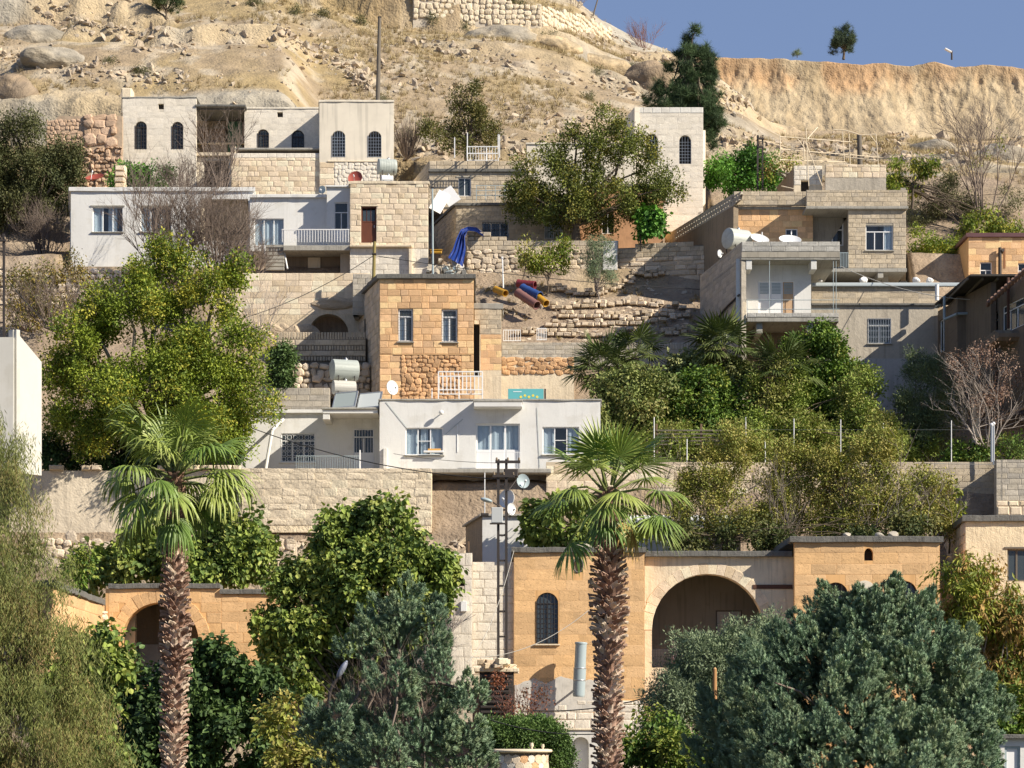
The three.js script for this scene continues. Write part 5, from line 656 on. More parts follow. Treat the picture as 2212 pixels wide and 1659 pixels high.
// --- shaded houses, right edge
{
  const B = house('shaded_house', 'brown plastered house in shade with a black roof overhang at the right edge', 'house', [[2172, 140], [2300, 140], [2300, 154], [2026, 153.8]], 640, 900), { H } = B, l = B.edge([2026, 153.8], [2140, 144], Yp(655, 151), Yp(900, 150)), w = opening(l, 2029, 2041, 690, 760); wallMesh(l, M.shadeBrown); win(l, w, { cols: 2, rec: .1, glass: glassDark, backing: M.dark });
  pxbox(H, 'block_tower', M.shadeBrown, 2068, 2128, 640, 900, 148.5, 3); { const t = pxbox(H, 'small_window', M.whiteTrim, 2088, 2106, 690, 712, 148.4, .1); const d = pxbox(H, 'dark_window_panel', M.dark, 2091, 2103, 694, 709, 148.36, .1); }  // small window opening is only a dark box, gloom put into its colour
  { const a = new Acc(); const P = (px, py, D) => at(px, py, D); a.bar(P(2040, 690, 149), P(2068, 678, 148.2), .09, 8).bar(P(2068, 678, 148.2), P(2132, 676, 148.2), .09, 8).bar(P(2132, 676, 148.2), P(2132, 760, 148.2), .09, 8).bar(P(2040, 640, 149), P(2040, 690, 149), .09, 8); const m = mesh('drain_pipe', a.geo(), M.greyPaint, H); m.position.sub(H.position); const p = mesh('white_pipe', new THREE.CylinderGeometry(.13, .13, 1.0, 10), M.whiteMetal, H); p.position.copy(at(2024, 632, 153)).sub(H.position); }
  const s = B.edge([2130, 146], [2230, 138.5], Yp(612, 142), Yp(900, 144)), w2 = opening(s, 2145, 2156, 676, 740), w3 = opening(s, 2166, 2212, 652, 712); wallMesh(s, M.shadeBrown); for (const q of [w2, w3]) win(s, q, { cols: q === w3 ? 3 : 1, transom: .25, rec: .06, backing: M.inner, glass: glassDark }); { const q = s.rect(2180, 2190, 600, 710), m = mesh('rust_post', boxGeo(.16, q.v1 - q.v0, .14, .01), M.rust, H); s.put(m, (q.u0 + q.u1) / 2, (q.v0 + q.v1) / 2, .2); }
  { // flat dark roof over the yard, seen from below
    slab(H, 'overhanging_roof', [[Xp(2020, 152.5), 152.5], [Xp(2096, 143), 143], [Xp(2240, 143), 143], [Xp(2210, 152.5), 152.5]], Yp(597, 143), Yp(597, 143) + .14, std([.05, .045, .04]), .02); for (let k = 0; k < 6; k++) { const m = mesh('rafter', boxGeo(.1, .14, 9, .01), M.woodGrey, H); m.position.set(lerp(Xp(2060, 148), Xp(2215, 148), k / 5), Yp(597, 143) - .08, -147.8).sub(H.position); }
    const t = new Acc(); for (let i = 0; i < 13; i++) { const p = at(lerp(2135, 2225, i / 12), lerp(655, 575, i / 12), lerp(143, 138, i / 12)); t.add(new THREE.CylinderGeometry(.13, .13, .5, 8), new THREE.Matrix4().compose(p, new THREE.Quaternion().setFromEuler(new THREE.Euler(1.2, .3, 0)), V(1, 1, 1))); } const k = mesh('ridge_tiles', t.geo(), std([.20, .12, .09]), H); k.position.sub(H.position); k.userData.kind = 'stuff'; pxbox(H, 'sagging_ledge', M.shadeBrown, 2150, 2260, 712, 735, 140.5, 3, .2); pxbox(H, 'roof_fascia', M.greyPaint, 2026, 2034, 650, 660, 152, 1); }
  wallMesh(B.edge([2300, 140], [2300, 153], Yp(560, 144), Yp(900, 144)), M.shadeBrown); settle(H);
  const D = 165, C = house('orange_house', 'orange stone house with a maroon roof edge and a stovepipe at the right edge', 'house', [[2092, D], [2330, D], [2330, D + 9], [2042, 173.5]], 513, 620), f = C.face(0, 1), q1 = opening(f, 2117, 2143, 566, 610), q2 = opening(f, 2199, 2226, 568, 610); wallMesh(f, M.ochrePl); masonry(f, { u0: 0, u1: f.L, v0: .1, v1: f.h, ch: [.4, .44], len: [.6, 1.2], pal: PAL.ochre, d: [.008, .016], joint: .01, seed: 98 }); for (const q of [q1, q2]) win(f, q, { cols: 2, transom: .4, rec: .1, backing: M.inner }); wallMesh(C.face(3, 0), M.ochreBack, { u1: 8.4 }); wallMesh(C.face(1, 2), M.ochreBack); slab(C.H, 'roof_edge', grow(C.pts, .16), C.yT, C.yT + .28, M.maroon, .02);
  { const p = mesh('stovepipe', new THREE.CylinderGeometry(.12, .12, 1.9, 10), M.iron, C.H); p.position.copy(at(2160, 565, D - .25)).sub(C.H.position); const q = mesh('stovepipe_elbow', new THREE.CylinderGeometry(.11, .11, .5, 10), M.iron, C.H); q.position.copy(at(2165, 543, D - .15)).sub(C.H.position); q.rotation.x = 1.4; pxbox(C.H, 'soot_streak', std([.28, .13, .06]), 2167, 2172, 535, 580, D - .02, .03); } settle(C.H);
}
// --- left edge, white gable
{
  const D = 128, B = house('white_gable', 'bright white sloping gable wall at the left edge beside the big tree', 'house', [[28, D], [90, D + 1.6], [96, D + 6], [28, D + 6]], 712, 1020), f = B.face(0, 1), mw = std([.6, .585, .54], { map: rep(T.plaster, .16) }); wallMesh(f, mw, { top: [[0, f.h], [f.uv(32, 720)[0], f.h], [f.L, f.uv(90, 782)[1]]] }); const l = B.edge([-160, D - .25], [29, D - .25], Yp(730, D), Yp(1020, D)); wallMesh(l, mw); { const m = mesh('rendered_edge', boxGeo(.26, f.h, .3, .02), mw, B.H); f.put(m, .2, f.h / 2, .05); }
}
// --- small white house behind the lattice pole, masonry beside it
{
  const D = 127, B = house('small_white_house', 'small white house with a brown left wall behind the lattice power pole', 'house', [[1042, D], [1180, D], [1180, D + 4], [1006, D + 6]], 1116, 1280), f = B.face(0, 1); wallMesh(f, M.white); const l = B.face(3, 0); wallMesh(l, M.brownPl, { u1: l.L - .04 }); slab(B.H, 'roof_slab', grow(B.pts, .14), B.yT, B.yT + .12, M.concrete, .05); pxbox(B.H, 'plank', M.wood, 1010, 1014, 1170, 1240, D + .2, .1);  // left wall coloured brown, darker than the white front
  const D2 = 119, C = house('stone_ruin', 'tall broken cream stone wall with a small square hole left of the ochre house', 'wall', [[974, D2], [1020, D2], [1020, D2 + 3], [974, D2 + 3]], 1195, 1560), g = C.face(0, 1), h = opening(g, 991, 1004, 1252, 1266); wallMesh(g, M.mortar, { th: .6 }); masonry(g, { u0: 0, u1: g.L, v0: 2, v1: g.h, ch: [.5, .8], len: [.5, 1.1], pal: PAL.cream, d: [.01, .03], joint: .012, style: 'rough', seed: 101 }); holeBlind(g, h, M.dark, .4, 'square_hole'); { const m = mesh('meter_box', boxGeo(.3, .5, .15, .01), M.whiteMetal, C.H); g.put(m, g.uv(1002, 1310)[0], g.uv(1002, 1310)[1], .1); }
  const k = C.edge([1020, D2 + .6], [1112, D2 + .6], Yp(1212, D2), Yp(1500, D2)); wallMesh(k, M.mortar, { th: .5 }); masonry(k, { u0: 0, u1: k.L, v0: 1, v1: k.h, ch: [.36, .5], len: [.45, .9], pal: PAL.cream, d: [.01, .04], joint: .02, style: 'rough', seed: 102 }); wallMesh(C.edge([1020, D2], [1020, D2 + .6], Yp(1195, D2), Yp(1500, D2)), M.creamPl, { u0: .04 }); settle(C.H);
  const W = house('tin_roofed_shed', 'white shed with a corrugated pale roof half hidden under branches', 'shed', [[1370, 131], [1600, 131], [1600, 134], [1370, 134]], 1142, 1280); wallMesh(W.face(0, 1), M.white); { const a = new Acc(), x0 = Xp(1360, 131), x1 = Xp(1612, 131), N = 60; for (let i = 0; i < N; i++) { const y = (k) => (k % 2) * .05, p = lerp(x0, x1, i / N), q = lerp(x0, x1, (i + 1) / N); a.quad(V(p, W.yT + y(i), -130.6), V(q, W.yT + y(i + 1), -130.6), V(q, W.yT + 1 + y(i + 1), -134.2), V(p, W.yT + 1 + y(i), -134.2)); } const m = mesh('corrugated_roof', a.geo(), std([.6, .62, .6], { side: THREE.DoubleSide, roughness: .5 }), W.H); m.position.sub(W.H.position); } pxbox(W.H, 'white_parapet', M.white, 1385, 1600, 1117, 1124, 134.3, .3);
  const Z = house('white_kiosk', 'corner of a white building with a grey frame at the bottom right', 'building', [[2160, 80], [2320, 80], [2320, 84], [2160, 84]], 1596, 1800), zf = Z.face(0, 1), zo = opening(zf, 2170, 2204, 1612, 1760); wallMesh(zf, M.white); win(zf, zo, { cols: 1, rec: .05, noGlass: true, fr: .08, frame: M.greyPaint }); { const q = mesh('white_panel', boxGeo(zo.u1 - zo.u0, zo.v1 - zo.v0, .05), M.whiteTrim, Z.H); zf.put(q, (zo.u0 + zo.u1) / 2, (zo.v0 + zo.v1) / 2, -.12); } slab(Z.H, 'roof_slab', grow(Z.pts, .2), Z.yT, Z.yT + .15, M.concreteDark);
}
// --- ruined hut on the slope, and reddish ruin top left
{
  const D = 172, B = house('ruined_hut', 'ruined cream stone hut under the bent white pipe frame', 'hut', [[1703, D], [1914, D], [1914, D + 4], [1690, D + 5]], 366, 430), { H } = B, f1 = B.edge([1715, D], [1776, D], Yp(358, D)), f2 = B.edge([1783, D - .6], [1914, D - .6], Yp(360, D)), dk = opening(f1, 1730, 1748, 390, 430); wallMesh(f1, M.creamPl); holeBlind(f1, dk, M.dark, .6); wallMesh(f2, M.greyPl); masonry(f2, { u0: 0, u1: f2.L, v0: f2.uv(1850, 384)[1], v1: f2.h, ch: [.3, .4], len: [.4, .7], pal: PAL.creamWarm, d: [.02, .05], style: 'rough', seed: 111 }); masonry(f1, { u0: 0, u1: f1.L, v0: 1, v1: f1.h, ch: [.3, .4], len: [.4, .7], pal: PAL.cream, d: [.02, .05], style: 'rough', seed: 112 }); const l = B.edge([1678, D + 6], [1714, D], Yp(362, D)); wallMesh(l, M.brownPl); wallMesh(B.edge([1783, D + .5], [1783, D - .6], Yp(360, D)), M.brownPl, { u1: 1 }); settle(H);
  const D2 = 180, C = house('red_ruin', 'crumbling reddish rubble wall with fallen stones left of the cream houses', 'ruin', [[100, D2], [264, D2], [264, D2 + 3], [100, D2 + 3]], 250, 420), g = C.face(0, 1); wallMesh(g, std([.52, .40, .29], { map: T.rock }), { th: .5, top: [[0, g.h * .86], [1, g.h], [g.L * .55, g.h * .99], [g.L * .6, g.h], [g.L, g.h]] }); masonry(g, { u0: 0, u1: g.L * .48, v0: .3, v1: g.h - .3, ch: [.22, .34], len: [.2, .5], pal: PAL.pink, style: 'rubble', d: [.03, .08], seed: 113 }); masonry(g, { u0: g.L * .5, u1: g.L * .92, v0: g.h * .62, v1: g.h, ch: [.5, .9], len: [.6, 1.3], pal: PAL.pink, style: 'rubble', d: [.1, .3], joint: -.1, seed: 114 }); masonry(g, { u0: g.L * .45, u1: g.L, v0: .3, v1: g.h * .6, ch: [.25, .4], len: [.25, .5], pal: PAL.pink, style: 'rubble', d: [.06, .3], seed: 115, drop: .15 }); pxbox(C.H, 'stone_pier', M.creamPl, 262, 284, 180 + 10, 245, D2 + 7, 1.5, .08); settle(C.H);
  const Q = thing('stone_pier', 'short cream stone pier on the white roof beside the red dish', 'pier', at(260, 408, 175)); for (let i = 0; i < 4; i++) { const m = mesh('stone_block', ROUGH[i], PAL.creamWarm[i], Q); m.position.set(rr(-.04, .04), .2 + i * .42, -.4); m.scale.set(.75, .4, .8); }
}
// ---------------------------------------------------------------- retaining walls and the terrace garden
function wallThing(name, label, A, B, rowTop, rowBot) { const [a, D] = A, [b, E] = B, yT = Yp(rowTop, D), yB = Yp(rowBot, D), H = thing(name, label, 'wall', V((Xp(a, D) + Xp(b, E)) / 2, yB, -(D + E) / 2)); return new Facet(H, [Xp(a, D), D], [Xp(b, E), E], yT, yB); }
const capTop = (f, k = .25, s = 3) => (u) => f.h - k * fbm(u * .6, s, 2, 3) * 1.4;
{
  const f = wallThing('terrace_wall', 'big cream rough stone terrace wall in the sun under the white house', [520, 136], [932, 136], 1012, 1150); wallMesh(f, std([.84, .71, .5], { map: rep(T.worn, .3), bumpMap: rep(T.rockBump, .6), bumpScale: .1 }), { th: 1.2, v1: f.h - .05 }); masonry(f, { u0: 0, u1: f.L, v0: .4, v1: f.h, ch: [.3, .52], len: [.4, 1.2], pal: PAL.terrace, style: 'rough', d: [.004, .04], joint: .0, seed: 201 }); slab(f.H, 'cap', [[Xp(520, 136), 136.05], [Xp(931, 136), 136.05], [Xp(931, 136), 139.4], [Xp(520, 136), 139.4]], f.O.y + f.h - .4, f.O.y + f.h - .2, M.creamPl, .1); settle(f.H);
  const g = wallThing('plastered_terrace_wall', 'pale plastered terrace wall in dappled shade behind the left palm crown', [20, 136.3], [521, 136.3], 1017, 1175); wallMesh(g, std([.74, .65, .51], { map: rep(T.worn, .12), bumpMap: rep(T.rockBump, .4), bumpScale: .05 }), { th: 1.2 }); masonry(g, { u0: 0, u1: g.L, v0: g.h, v1: g.h + .32, vmax: g.h + .2, top: () => 99, ch: [.3, .32], len: [.5, 1], pal: PAL.beige, style: 'rough', d: [.25, .35], seed: 202, drop: .35 }); settle(g.H);
  const h = wallThing('recessed_wall', 'shaded brown stone wall under the terrace edge beside the power pole', [930, 138.4], [1190, 138.4], 1019, 1180); wallMesh(h, M.brownPl, { th: .6 }); masonry(h, { u0: .1, u1: h.L, v0: 1.9, v1: h.h - .5, ch: [.3, .42], len: [.4, .9], pal: PAL.rubble, style: 'rough', d: [.03, .1], seed: 203 }); { const m = mesh('terrace_slab', boxGeo(h.L, .26, 2, .04), M.concrete, h.H); h.put(m, h.L / 2, h.h - .1, .4); } settle(h.H);
  const k = wallThing('rubble_wall', 'low rubble wall of pale stones under the terrace wall behind the bushes', [40, 132], [640, 132], 1150, 1275); wallMesh(k, M.mortar, { th: .6, v1: k.h - .5 }); masonry(k, { u0: 0, u1: k.L, v0: .1, v1: k.h, vmax: k.h, top: capTop(k, .6, 8), ch: [.28, .5], len: [.3, .75], pal: PAL.rubble, style: 'rubble', d: [.08, .26], joint: 0, seed: 204 }); settle(k.H);
}
{
  const f = wallThing('retaining_wall', 'long block retaining wall with fence posts behind the thin trees', [1180, 137.6], [2152, 137.6], 998, 1130); wallMesh(f, std([.64, .54, .4], { map: rep(T.worn, .14) }), { th: 1 }); const um = f.uv(1720, 1050)[0]; masonry(f, { u0: um, u1: f.L, v0: .6, v1: f.h, ch: [.34, .38], len: [.7, .9], pal: PAL.greyWarm, d: [.015, .03], joint: .014, name: 'concrete_block', seed: 211 }); masonry(f, { u0: 0, u1: um, v0: .5, v1: f.h - .2, ch: [.4, .55], len: [.5, 1.1], pal: PAL.creamWarm, style: 'rough', d: [.01, .04], joint: .01, seed: 212 }); settle(f.H);
  const g = wallThing('block_pier', 'grey block wall end standing on cream stones at the right edge', [2152, 134.6], [2330, 134.6], 993, 1140), vm = g.uv(2180, 1082)[1]; wallMesh(g, M.mortarGrey, { th: .6 }); masonry(g, { u0: 0, u1: g.L, v0: vm, v1: g.h, ch: [.29, .32], len: [.5, .75], pal: PAL.grey, d: [.015, .03], joint: .014, name: 'concrete_block', seed: 213 }); masonry(g, { u0: 0, u1: g.L, v0: .1, v1: vm, ch: [.5, .7], len: [.6, 1], pal: PAL.creamWarm, style: 'rough', d: [.06, .16], seed: 214 }); const s = new Facet(g.H, [Xp(2152, 137.6), 137.5], [Xp(2152, 134.6), 134.6], g.O.y + g.h, g.O.y); wallMesh(s, M.greyPl, { u1: s.L - .03 }); settle(g.H);
}
{ // behind the orange house
  const D = 157, f = wallThing('beige_block_wall', 'long beige block wall with a walled up cave arch left of the orange stone house', [455, D], [800, D], 590, 760), ca = opening(f, 668, 752, 678, 740, (752 - 668) / 2 * .95); ca.ring = .1; wallMesh(f, std([.74, .61, .43], { map: T.worn, bumpMap: T.rockBump, bumpScale: .05 }), { th: .9 }); const v0 = f.uv(600, 680)[1]; masonry(f, { u0: 0, u1: f.L, v0, v1: f.h, ch: [.34, .4], len: [.5, 1], pal: PAL.creamWarm, d: [.01, .03], joint: .014, seed: 221 }); const cv = new Facet(f.H, [f.O.x + ca.u0 - .5, D + 1.6], [f.O.x + ca.u1 + .5, D + 1.6], f.O.y + ca.v1 + .5, f.O.y); wallMesh(cv, M.brownPl, { name: 'cave_back' });
  { const r = rng(3); for (let i = 0; i < 8; i++) { const m = mesh('rock_face', rockGeo(30 + i, 2, 0), mtRock, f.H); f.put(m, lerp(1, ca.u0 - .4, i / 7), v0 - .8 - r() * .6, -.1); m.scale.set(rr(.9, 1.6, r), rr(.7, 1.2, r), rr(.25, .5, r)); } const m = mesh('rock_face', rockGeo(41, 2, 0), mtRock, f.H); f.put(m, ca.u1 - 1, ca.v1 + .75, 0); m.scale.set(1.7, .6, .4); } settle(f.H);
  const p = wallThing('grey_pier', 'grey block pier stub beside the roof of the orange stone house', [762, 155], [800, 155], 592, 680); wallMesh(p, M.mortarGrey, { th: .8 }); masonry(p, { u0: 0, u1: p.L, v0: .1, v1: p.h, ch: [.36, .4], len: [.5, .7], pal: PAL.grey, d: [.015, .03], name: 'concrete_block', seed: 222 }); wallMesh(new Facet(p.H, [Xp(762, 155), 157], [Xp(762, 155), 155], p.O.y + p.h, p.O.y), M.greyPl, { u1: 1.97 });
  const D2 = 153.6, g = wallThing('ribbed_block_wall', 'stepped wall of upright and flat grey blocks below the cave arch', [598, D2], [790, D2], 728, 800); wallMesh(g, M.mortarDark, { th: 1.5 }); let v = .55; for (let i = 0; i < 5; i++) { const up = i % 2 === 0, h = up ? (i === 4 ? .5 : .34) : .36; masonry(g, { u0: 0, u1: g.L, v0: v, v1: v + h, ch: [h, h], len: up ? [.15, .2] : [.9, 1.3], pal: PAL.greyWarm, d: [.02 + .03 * (4 - i), .05 + .03 * (4 - i)], joint: up ? .05 : .015, name: 'concrete_block', seed: 223 + i }); v += h; } settle(g.H);
  const k = wallThing('boulder_wall', 'rough wall of rounded boulders beside the upper water tank', [600, 152.6], [800, 152.6], 785, 860); wallMesh(k, M.mortarDark, { th: .7, v1: k.h - .2 }); masonry(k, { u0: 0, u1: k.L, v0: 0, v1: k.h, ch: [.35, .55], len: [.35, .75], pal: PAL.rubble, style: 'rubble', d: [.15, .3], joint: .01, seed: 231 }); settle(k.H);
  const q = wallThing('grey_block_wall', 'weathered grey block wall above the left roof of the white house', [560, 148.5], [712, 148.5], 838, 910); wallMesh(q, M.mortarGrey, { th: .5 }); masonry(q, { u0: 0, u1: q.L, v0: .1, v1: q.h, ch: [.36, .4], len: [.7, 1], pal: PAL.grey, d: [.012, .03], joint: .016, name: 'concrete_block', seed: 232 }); settle(q.H);
}
{ const f = wallThing('field_wall', 'brown rubble field wall among bare bushes left of the big mulberry', [-60, 162], [560, 163.5], 574, 720); wallMesh(f, M.brownPl, { th: .7, v1: f.h - .3 }); masonry(f, { u0: 0, u1: f.L, v0: 1.2, v1: f.h, vmax: f.h, top: capTop(f, .5, 5), ch: [.26, .42], len: [.3, .7], pal: PAL.rubble, style: 'rubble', d: [.06, .2], joint: 0, seed: 236 }); settle(f.H); }
{ // garden terrace in the middle
  const f = wallThing('garden_wall', 'dry stone garden wall topped with blocks below the big green tree', [1008, 167], [1336, 167], 520, 640); wallMesh(f, M.mortarDark, { th: .8, v1: f.h - .1 }); masonry(f, { u0: 0, u1: f.L, v0: f.h - .66, v1: f.h, ch: [.3, .34], len: [.45, .65], pal: PAL.greyWarm, d: [.03, .06], joint: .014, name: 'stone_block', seed: 241 }); masonry(f, { u0: 0, u1: f.L, v0: .5, v1: f.h - .68, ch: [.3, .42], len: [.32, .8], pal: PAL.rubble, style: 'rubble', d: [.06, .16], joint: .0, seed: 242 }); wallMesh(new Facet(f.H, [Xp(1008, 167), 169], [Xp(1008, 167), 167], f.O.y + f.h, f.O.y), M.creamPl, { u1: 1.97 }); settle(f.H);
  for (const [i, n] of [[0, 5], [1, 3]]) for (let k = 0; k < n; k++) { const m = mesh('stone_block', ASHLAR[k], PAL.greyWarm[k], f.H); f.put(m, .3 + k * .55, f.h + .16 + i * .32, -.4); m.scale.set(.53, .3, .4); }
  const g = wallThing('long_stone_wall', 'dry wall of long cream stones and blocks beside the grey block house', [1334, 167.3], [1552, 166], 527, 625); wallMesh(g, M.mortarDark, { th: .8, v1: g.h - .3 }); masonry(g, { u0: 0, u1: g.L, v0: g.h - 1.0, v1: g.h, vmax: g.h, top: (u) => g.h - (u > 5.4 ? .35 : u < 1 ? .3 : 0), ch: [.31, .34], len: [.5, .8], pal: PAL.greyWarm, d: [.04, .08], joint: .012, seed: 243 }); masonry(g, { u0: 0, u1: g.L, v0: .4, v1: g.h - 1.02, ch: [.28, .42], len: [.35, 1.4], pal: PAL.rubble, style: 'rough', d: [.08, .2], joint: .01, seed: 244 }); settle(g.H);
  const w = thing('weathered_sheet', 'white weathered sheet standing in the gap of the garden walls', 'panel', at(1318, 582, 166.6)); mesh('sheet', boxGeo(1, 2, .06, .01), std([.72, .73, .72], { map: T.worn }), w).position.set(0, .95, 0); mesh('rail', boxGeo(1.04, .06, .09), M.steel, w).position.set(0, 1.9, 0);
  const k = wallThing('low_block_wall', 'low grey block wall at the foot of the garden with upright blocks on its right', [1084, 153.4], [1560, 153.4], 740, 790); wallMesh(k, M.mortarGrey, { th: .5 }); const us = k.uv(1290, 755)[0]; masonry(k, { u0: 0, u1: us, v0: .4, v1: k.h, ch: [.28, .32], len: [.5, .75], pal: PAL.grey, d: [.015, .03], joint: .012, name: 'concrete_block', seed: 245 }); masonry(k, { u0: us, u1: k.L, v0: k.h - .45, v1: k.h, ch: [.44, .45], len: [.15, .2], pal: PAL.grey, d: [.03, .05], joint: .04, name: 'concrete_block', seed: 246 }); settle(k.H);
  const q = wallThing('patched_wall', 'half plastered stone wall between the annex and the palm garden', [1083, 152.2], [1240, 152.2], 772, 890); wallMesh(q, M.creamPl, { th: .5 }); masonry(q, { u0: 0, u1: q.L, v0: q.uv(1150, 808)[1], v1: q.h, ch: [.24, .36], len: [.3, .7], pal: PAL.ochreRubble, style: 'rubble', d: [.04, .1], joint: 0, seed: 247 }); settle(q.H);
  // rows of stones
  const rows = [[[1185, 668], [1290, 668], [1345, 660], [1400, 665], [1470, 672], 'upper row of tumbled pale stones across the garden slope'], [[1170, 708], [1260, 708], [1330, 704], [1450, 700], 'lower row of tumbled pale stones across the garden slope'], [[1195, 688], [1300, 690], [1420, 684], [1490, 690], 'third row of tumbled pale stones between the two garden rows'], [[1110, 728], [1230, 730], [1330, 726], [1480, 722], 'lowest row of tumbled pale stones just above the low block wall'], [[1180, 632], [1290, 640], [1370, 612], [1420, 600], 'broken line of pale stones under the garden wall']];
  rows.forEach((R, j) => { const lab = R.pop(), r = rng(60 + j), pts = R.map(([x, y]) => onGround(x, y, 150, 168)).filter(Boolean); if (pts.length < 2) return; const G = thing('stone_row', lab, 'stone row', pts[0], 'rows of stones in the garden'); const put = (p, i, sx, sy, sz, g) => { const m = mesh('stone', g, PAL.rubble[i % 7], G); m.position.copy(p).sub(G.position); m.scale.set(sx, sy, sz); m.rotation.set(rr(-.1, .1, r), rr(-.3, .3, r), rr(-.08, .08, r)); }; for (let k = 0; k < pts.length - 1; k++) { const a = pts[k], b = pts[k + 1], L = a.distanceTo(b); for (let c = 0; c < 2; c++) for (let u = r() * .3; u < L; ) { const l = rr(.3, .62, r), p = a.clone().lerp(b, (u + l / 2) / L); u += l; if (r() < .14 + c * .28) continue; p.y = groundAt(p.x, -p.z) + .1 + c * .27; p.z -= c * .12; put(p, Math.floor(r() * 7), l * .95, .27, .4, ROUGH[Math.floor(r() * 8)]); } } for (let i = 0; i < 22; i++) { const t = r() * (pts.length - 1), k = Math.floor(t), p = pts[k].clone().lerp(pts[k + 1], t - k); p.z += rr(.2, 1.4, r); p.y = groundAt(p.x, -p.z); const s = rr(.08, .22, r); put(p, i, s * 1.4, s, s, ROCKS[i % 5]); } });
  // wall on the skyline, in four stretches that follow the hill
  const P4 = [[892, 36, -22], [1035, 46, -6], [1170, 58, 14], [1250, 70, 32], [1320, 88, 64]].map(([px, b, tp]) => { const g = onGround(px, b); return [px, b, tp, g ? -g.z - .3 : 238]; }), H = thing('hilltop_wall', 'cream rubble stone wall running along the top of the hill', 'wall', at(1100, 60, P4[2][3]));
  for (let i = 0; i < 4; i++) { const [a, b0, t0, d0] = P4[i], [b, b1, t1, d1] = P4[i + 1], yb = Math.min(Yp(b0, d0), Yp(b1, d1)) - 1, s = new Facet(H, [Xp(a, d0), d0], [Xp(b, d1), d1], Math.max(Yp(t0, d0), Yp(t1, d1)), yb), tv = (u) => lerp(Yp(t0, d0), Yp(t1, d1), u / s.L) - yb, bv = (u) => lerp(Yp(b0 + 6, d0), Yp(b1 + 6, d1), u / s.L) - yb; wallMesh(s, M.mortar, { th: .8, top: [[0, tv(0) - .15], [s.L, tv(s.L) - .15]] }); masonry(s, { u0: 0, u1: s.L, v0: 0, v1: s.h + 1, vmax: s.h + .5, top: tv, bot: bv, ch: [.42, .6], len: [.45, .8], pal: PAL.terrace, style: 'rubble', d: [.08, .18], joint: .05, seed: 251 + i }); }
  settle(H);
}
// ---------------------------------------------------------------- things on roofs, poles, wires, garden things
function waterTank(px, py, D, len, r, yaw, label, ribs, mat = M.tank, legs = .5) {
  const t = thing('water_tank', label, 'water tank', at(px, py, D), 'water tanks on the roofs'), y0 = legs + r; const prof = [[.001, -len / 2 - r * .12], [r * .6, -len / 2 - r * .08], [r * .97, -len / 2], [r, -len / 2 + .03]]; if (ribs) for (let i = 1; i < 7; i++) { const y = -len / 2 + len * i / 7; prof.push([r, y - .06], [r * 1.03, y], [r, y + .06]); } prof.push([r, len / 2 - .03], [r * .97, len / 2], [r * .6, len / 2 + r * .08], [.001, len / 2 + r * .12]);
  const b = mesh('tank_body', lathe(prof, 28), mat, t); b.position.y = y0; b.rotation.set(0, yaw, Math.PI / 2, 'YXZ'); const c = mesh('filler_cap', lathe([[.1, 0], [.1, .08], [.04, .1], [.04, .16], [.001, .17]], 12), M.steel, t); c.position.set(.1, y0 + r - .02, 0); if (legs) for (const k of [-.32, .32]) { const a = new Acc(); for (const z of [-1, 1]) a.bar(V(0, 0, z * r * .7), V(0, y0 - r * .5, z * r * .75), .03, 5); a.bar(V(0, y0 - r * .75, -r * .72), V(0, y0 - r * .75, r * .72), .03, 5); const m = mesh('stand', a.geo(), M.iron, t); m.position.set(Math.cos(yaw) * k * len, 0, -Math.sin(yaw) * k * len); m.rotation.y = yaw; } return t;
}
waterTank(744, 826, 144.6, 1.55, .62, .35, 'pale round water tank standing highest above the solar panels of the white house', false, M.tank, .12);
waterTank(743, 856, 144.3, 1.35, .42, .3, 'second water tank tucked under the upper tank by the solar panels', false, std([.6, .58, .52], { roughness: .5, map: T.concrete }), .1);
waterTank(836, 393, 167.5, 1.25, .54, .25, 'ribbed grey water tank on the roof of the brown door house', true, M.tank, .5);
waterTank(836, 396, 167, .8, .24, .2, 'small white tank under the ribbed tank on the brown door house', false, M.whiteMetal, .06);
waterTank(1592, 545, 153.5, 1.5, .66, .55, 'large pale water tank behind the parapet of the balcony house', false, std([.55, .57, .52], { roughness: .5, map: T.concrete }), .15);
function solarPanel(px, py, D, w, h, tilt, yaw, label, pm) { const t = thing('solar_panel', label, 'solar panel', at(px, py, D), 'solar water heaters'), g = new THREE.Group(); g.name = 'collector'; t.add(g); g.rotation.set(-tilt, yaw, .1, 'YXZ'); const L = []; for (const [a, b, c, d] of [[-w / 2, w / 2, 0, .07], [-w / 2, w / 2, h - .07, h], [-w / 2, -w / 2 + .07, .07, h - .07], [w / 2 - .07, w / 2, .07, h - .07]]) L.push([a, b, c, d, -.06, .04]); mesh('frame', bars(L), M.steel, g); const p = mesh('absorber', boxGeo(w - .12, h - .12, .03), pm, g); p.position.set(0, h / 2, 0); const a = new Acc(); for (const s of [-1, 1]) a.bar(V(s * w * .4, 0, -h * Math.sin(tilt)), V(s * w * .4, h * Math.cos(tilt) * .95, -h * Math.sin(tilt) * .95), .025, 5); mesh('stand', a.geo(), M.iron, t); }
solarPanel(742, 881, 141.8, 1.42, 1.55, .8, -.25, 'left tilted solar panel with green glass on the white house porch', M.solarPale); solarPanel(795, 881, 141.8, 1.42, 1.5, .8, -.25, 'right tilted solar panel with shining glass on the white house porch', std([.5, .53, .52], { roughness: .08 }));
solarPanel(826, 398, 165.6, 1.5, 1.3, 1.25, 0, 'flat lying solar panel left on the brown door house roof', M.solarPale); solarPanel(868, 398, 165.6, 1.5, 1.2, 1.25, 0, 'flat lying solar panel right on the brown door house roof', M.solarPale);
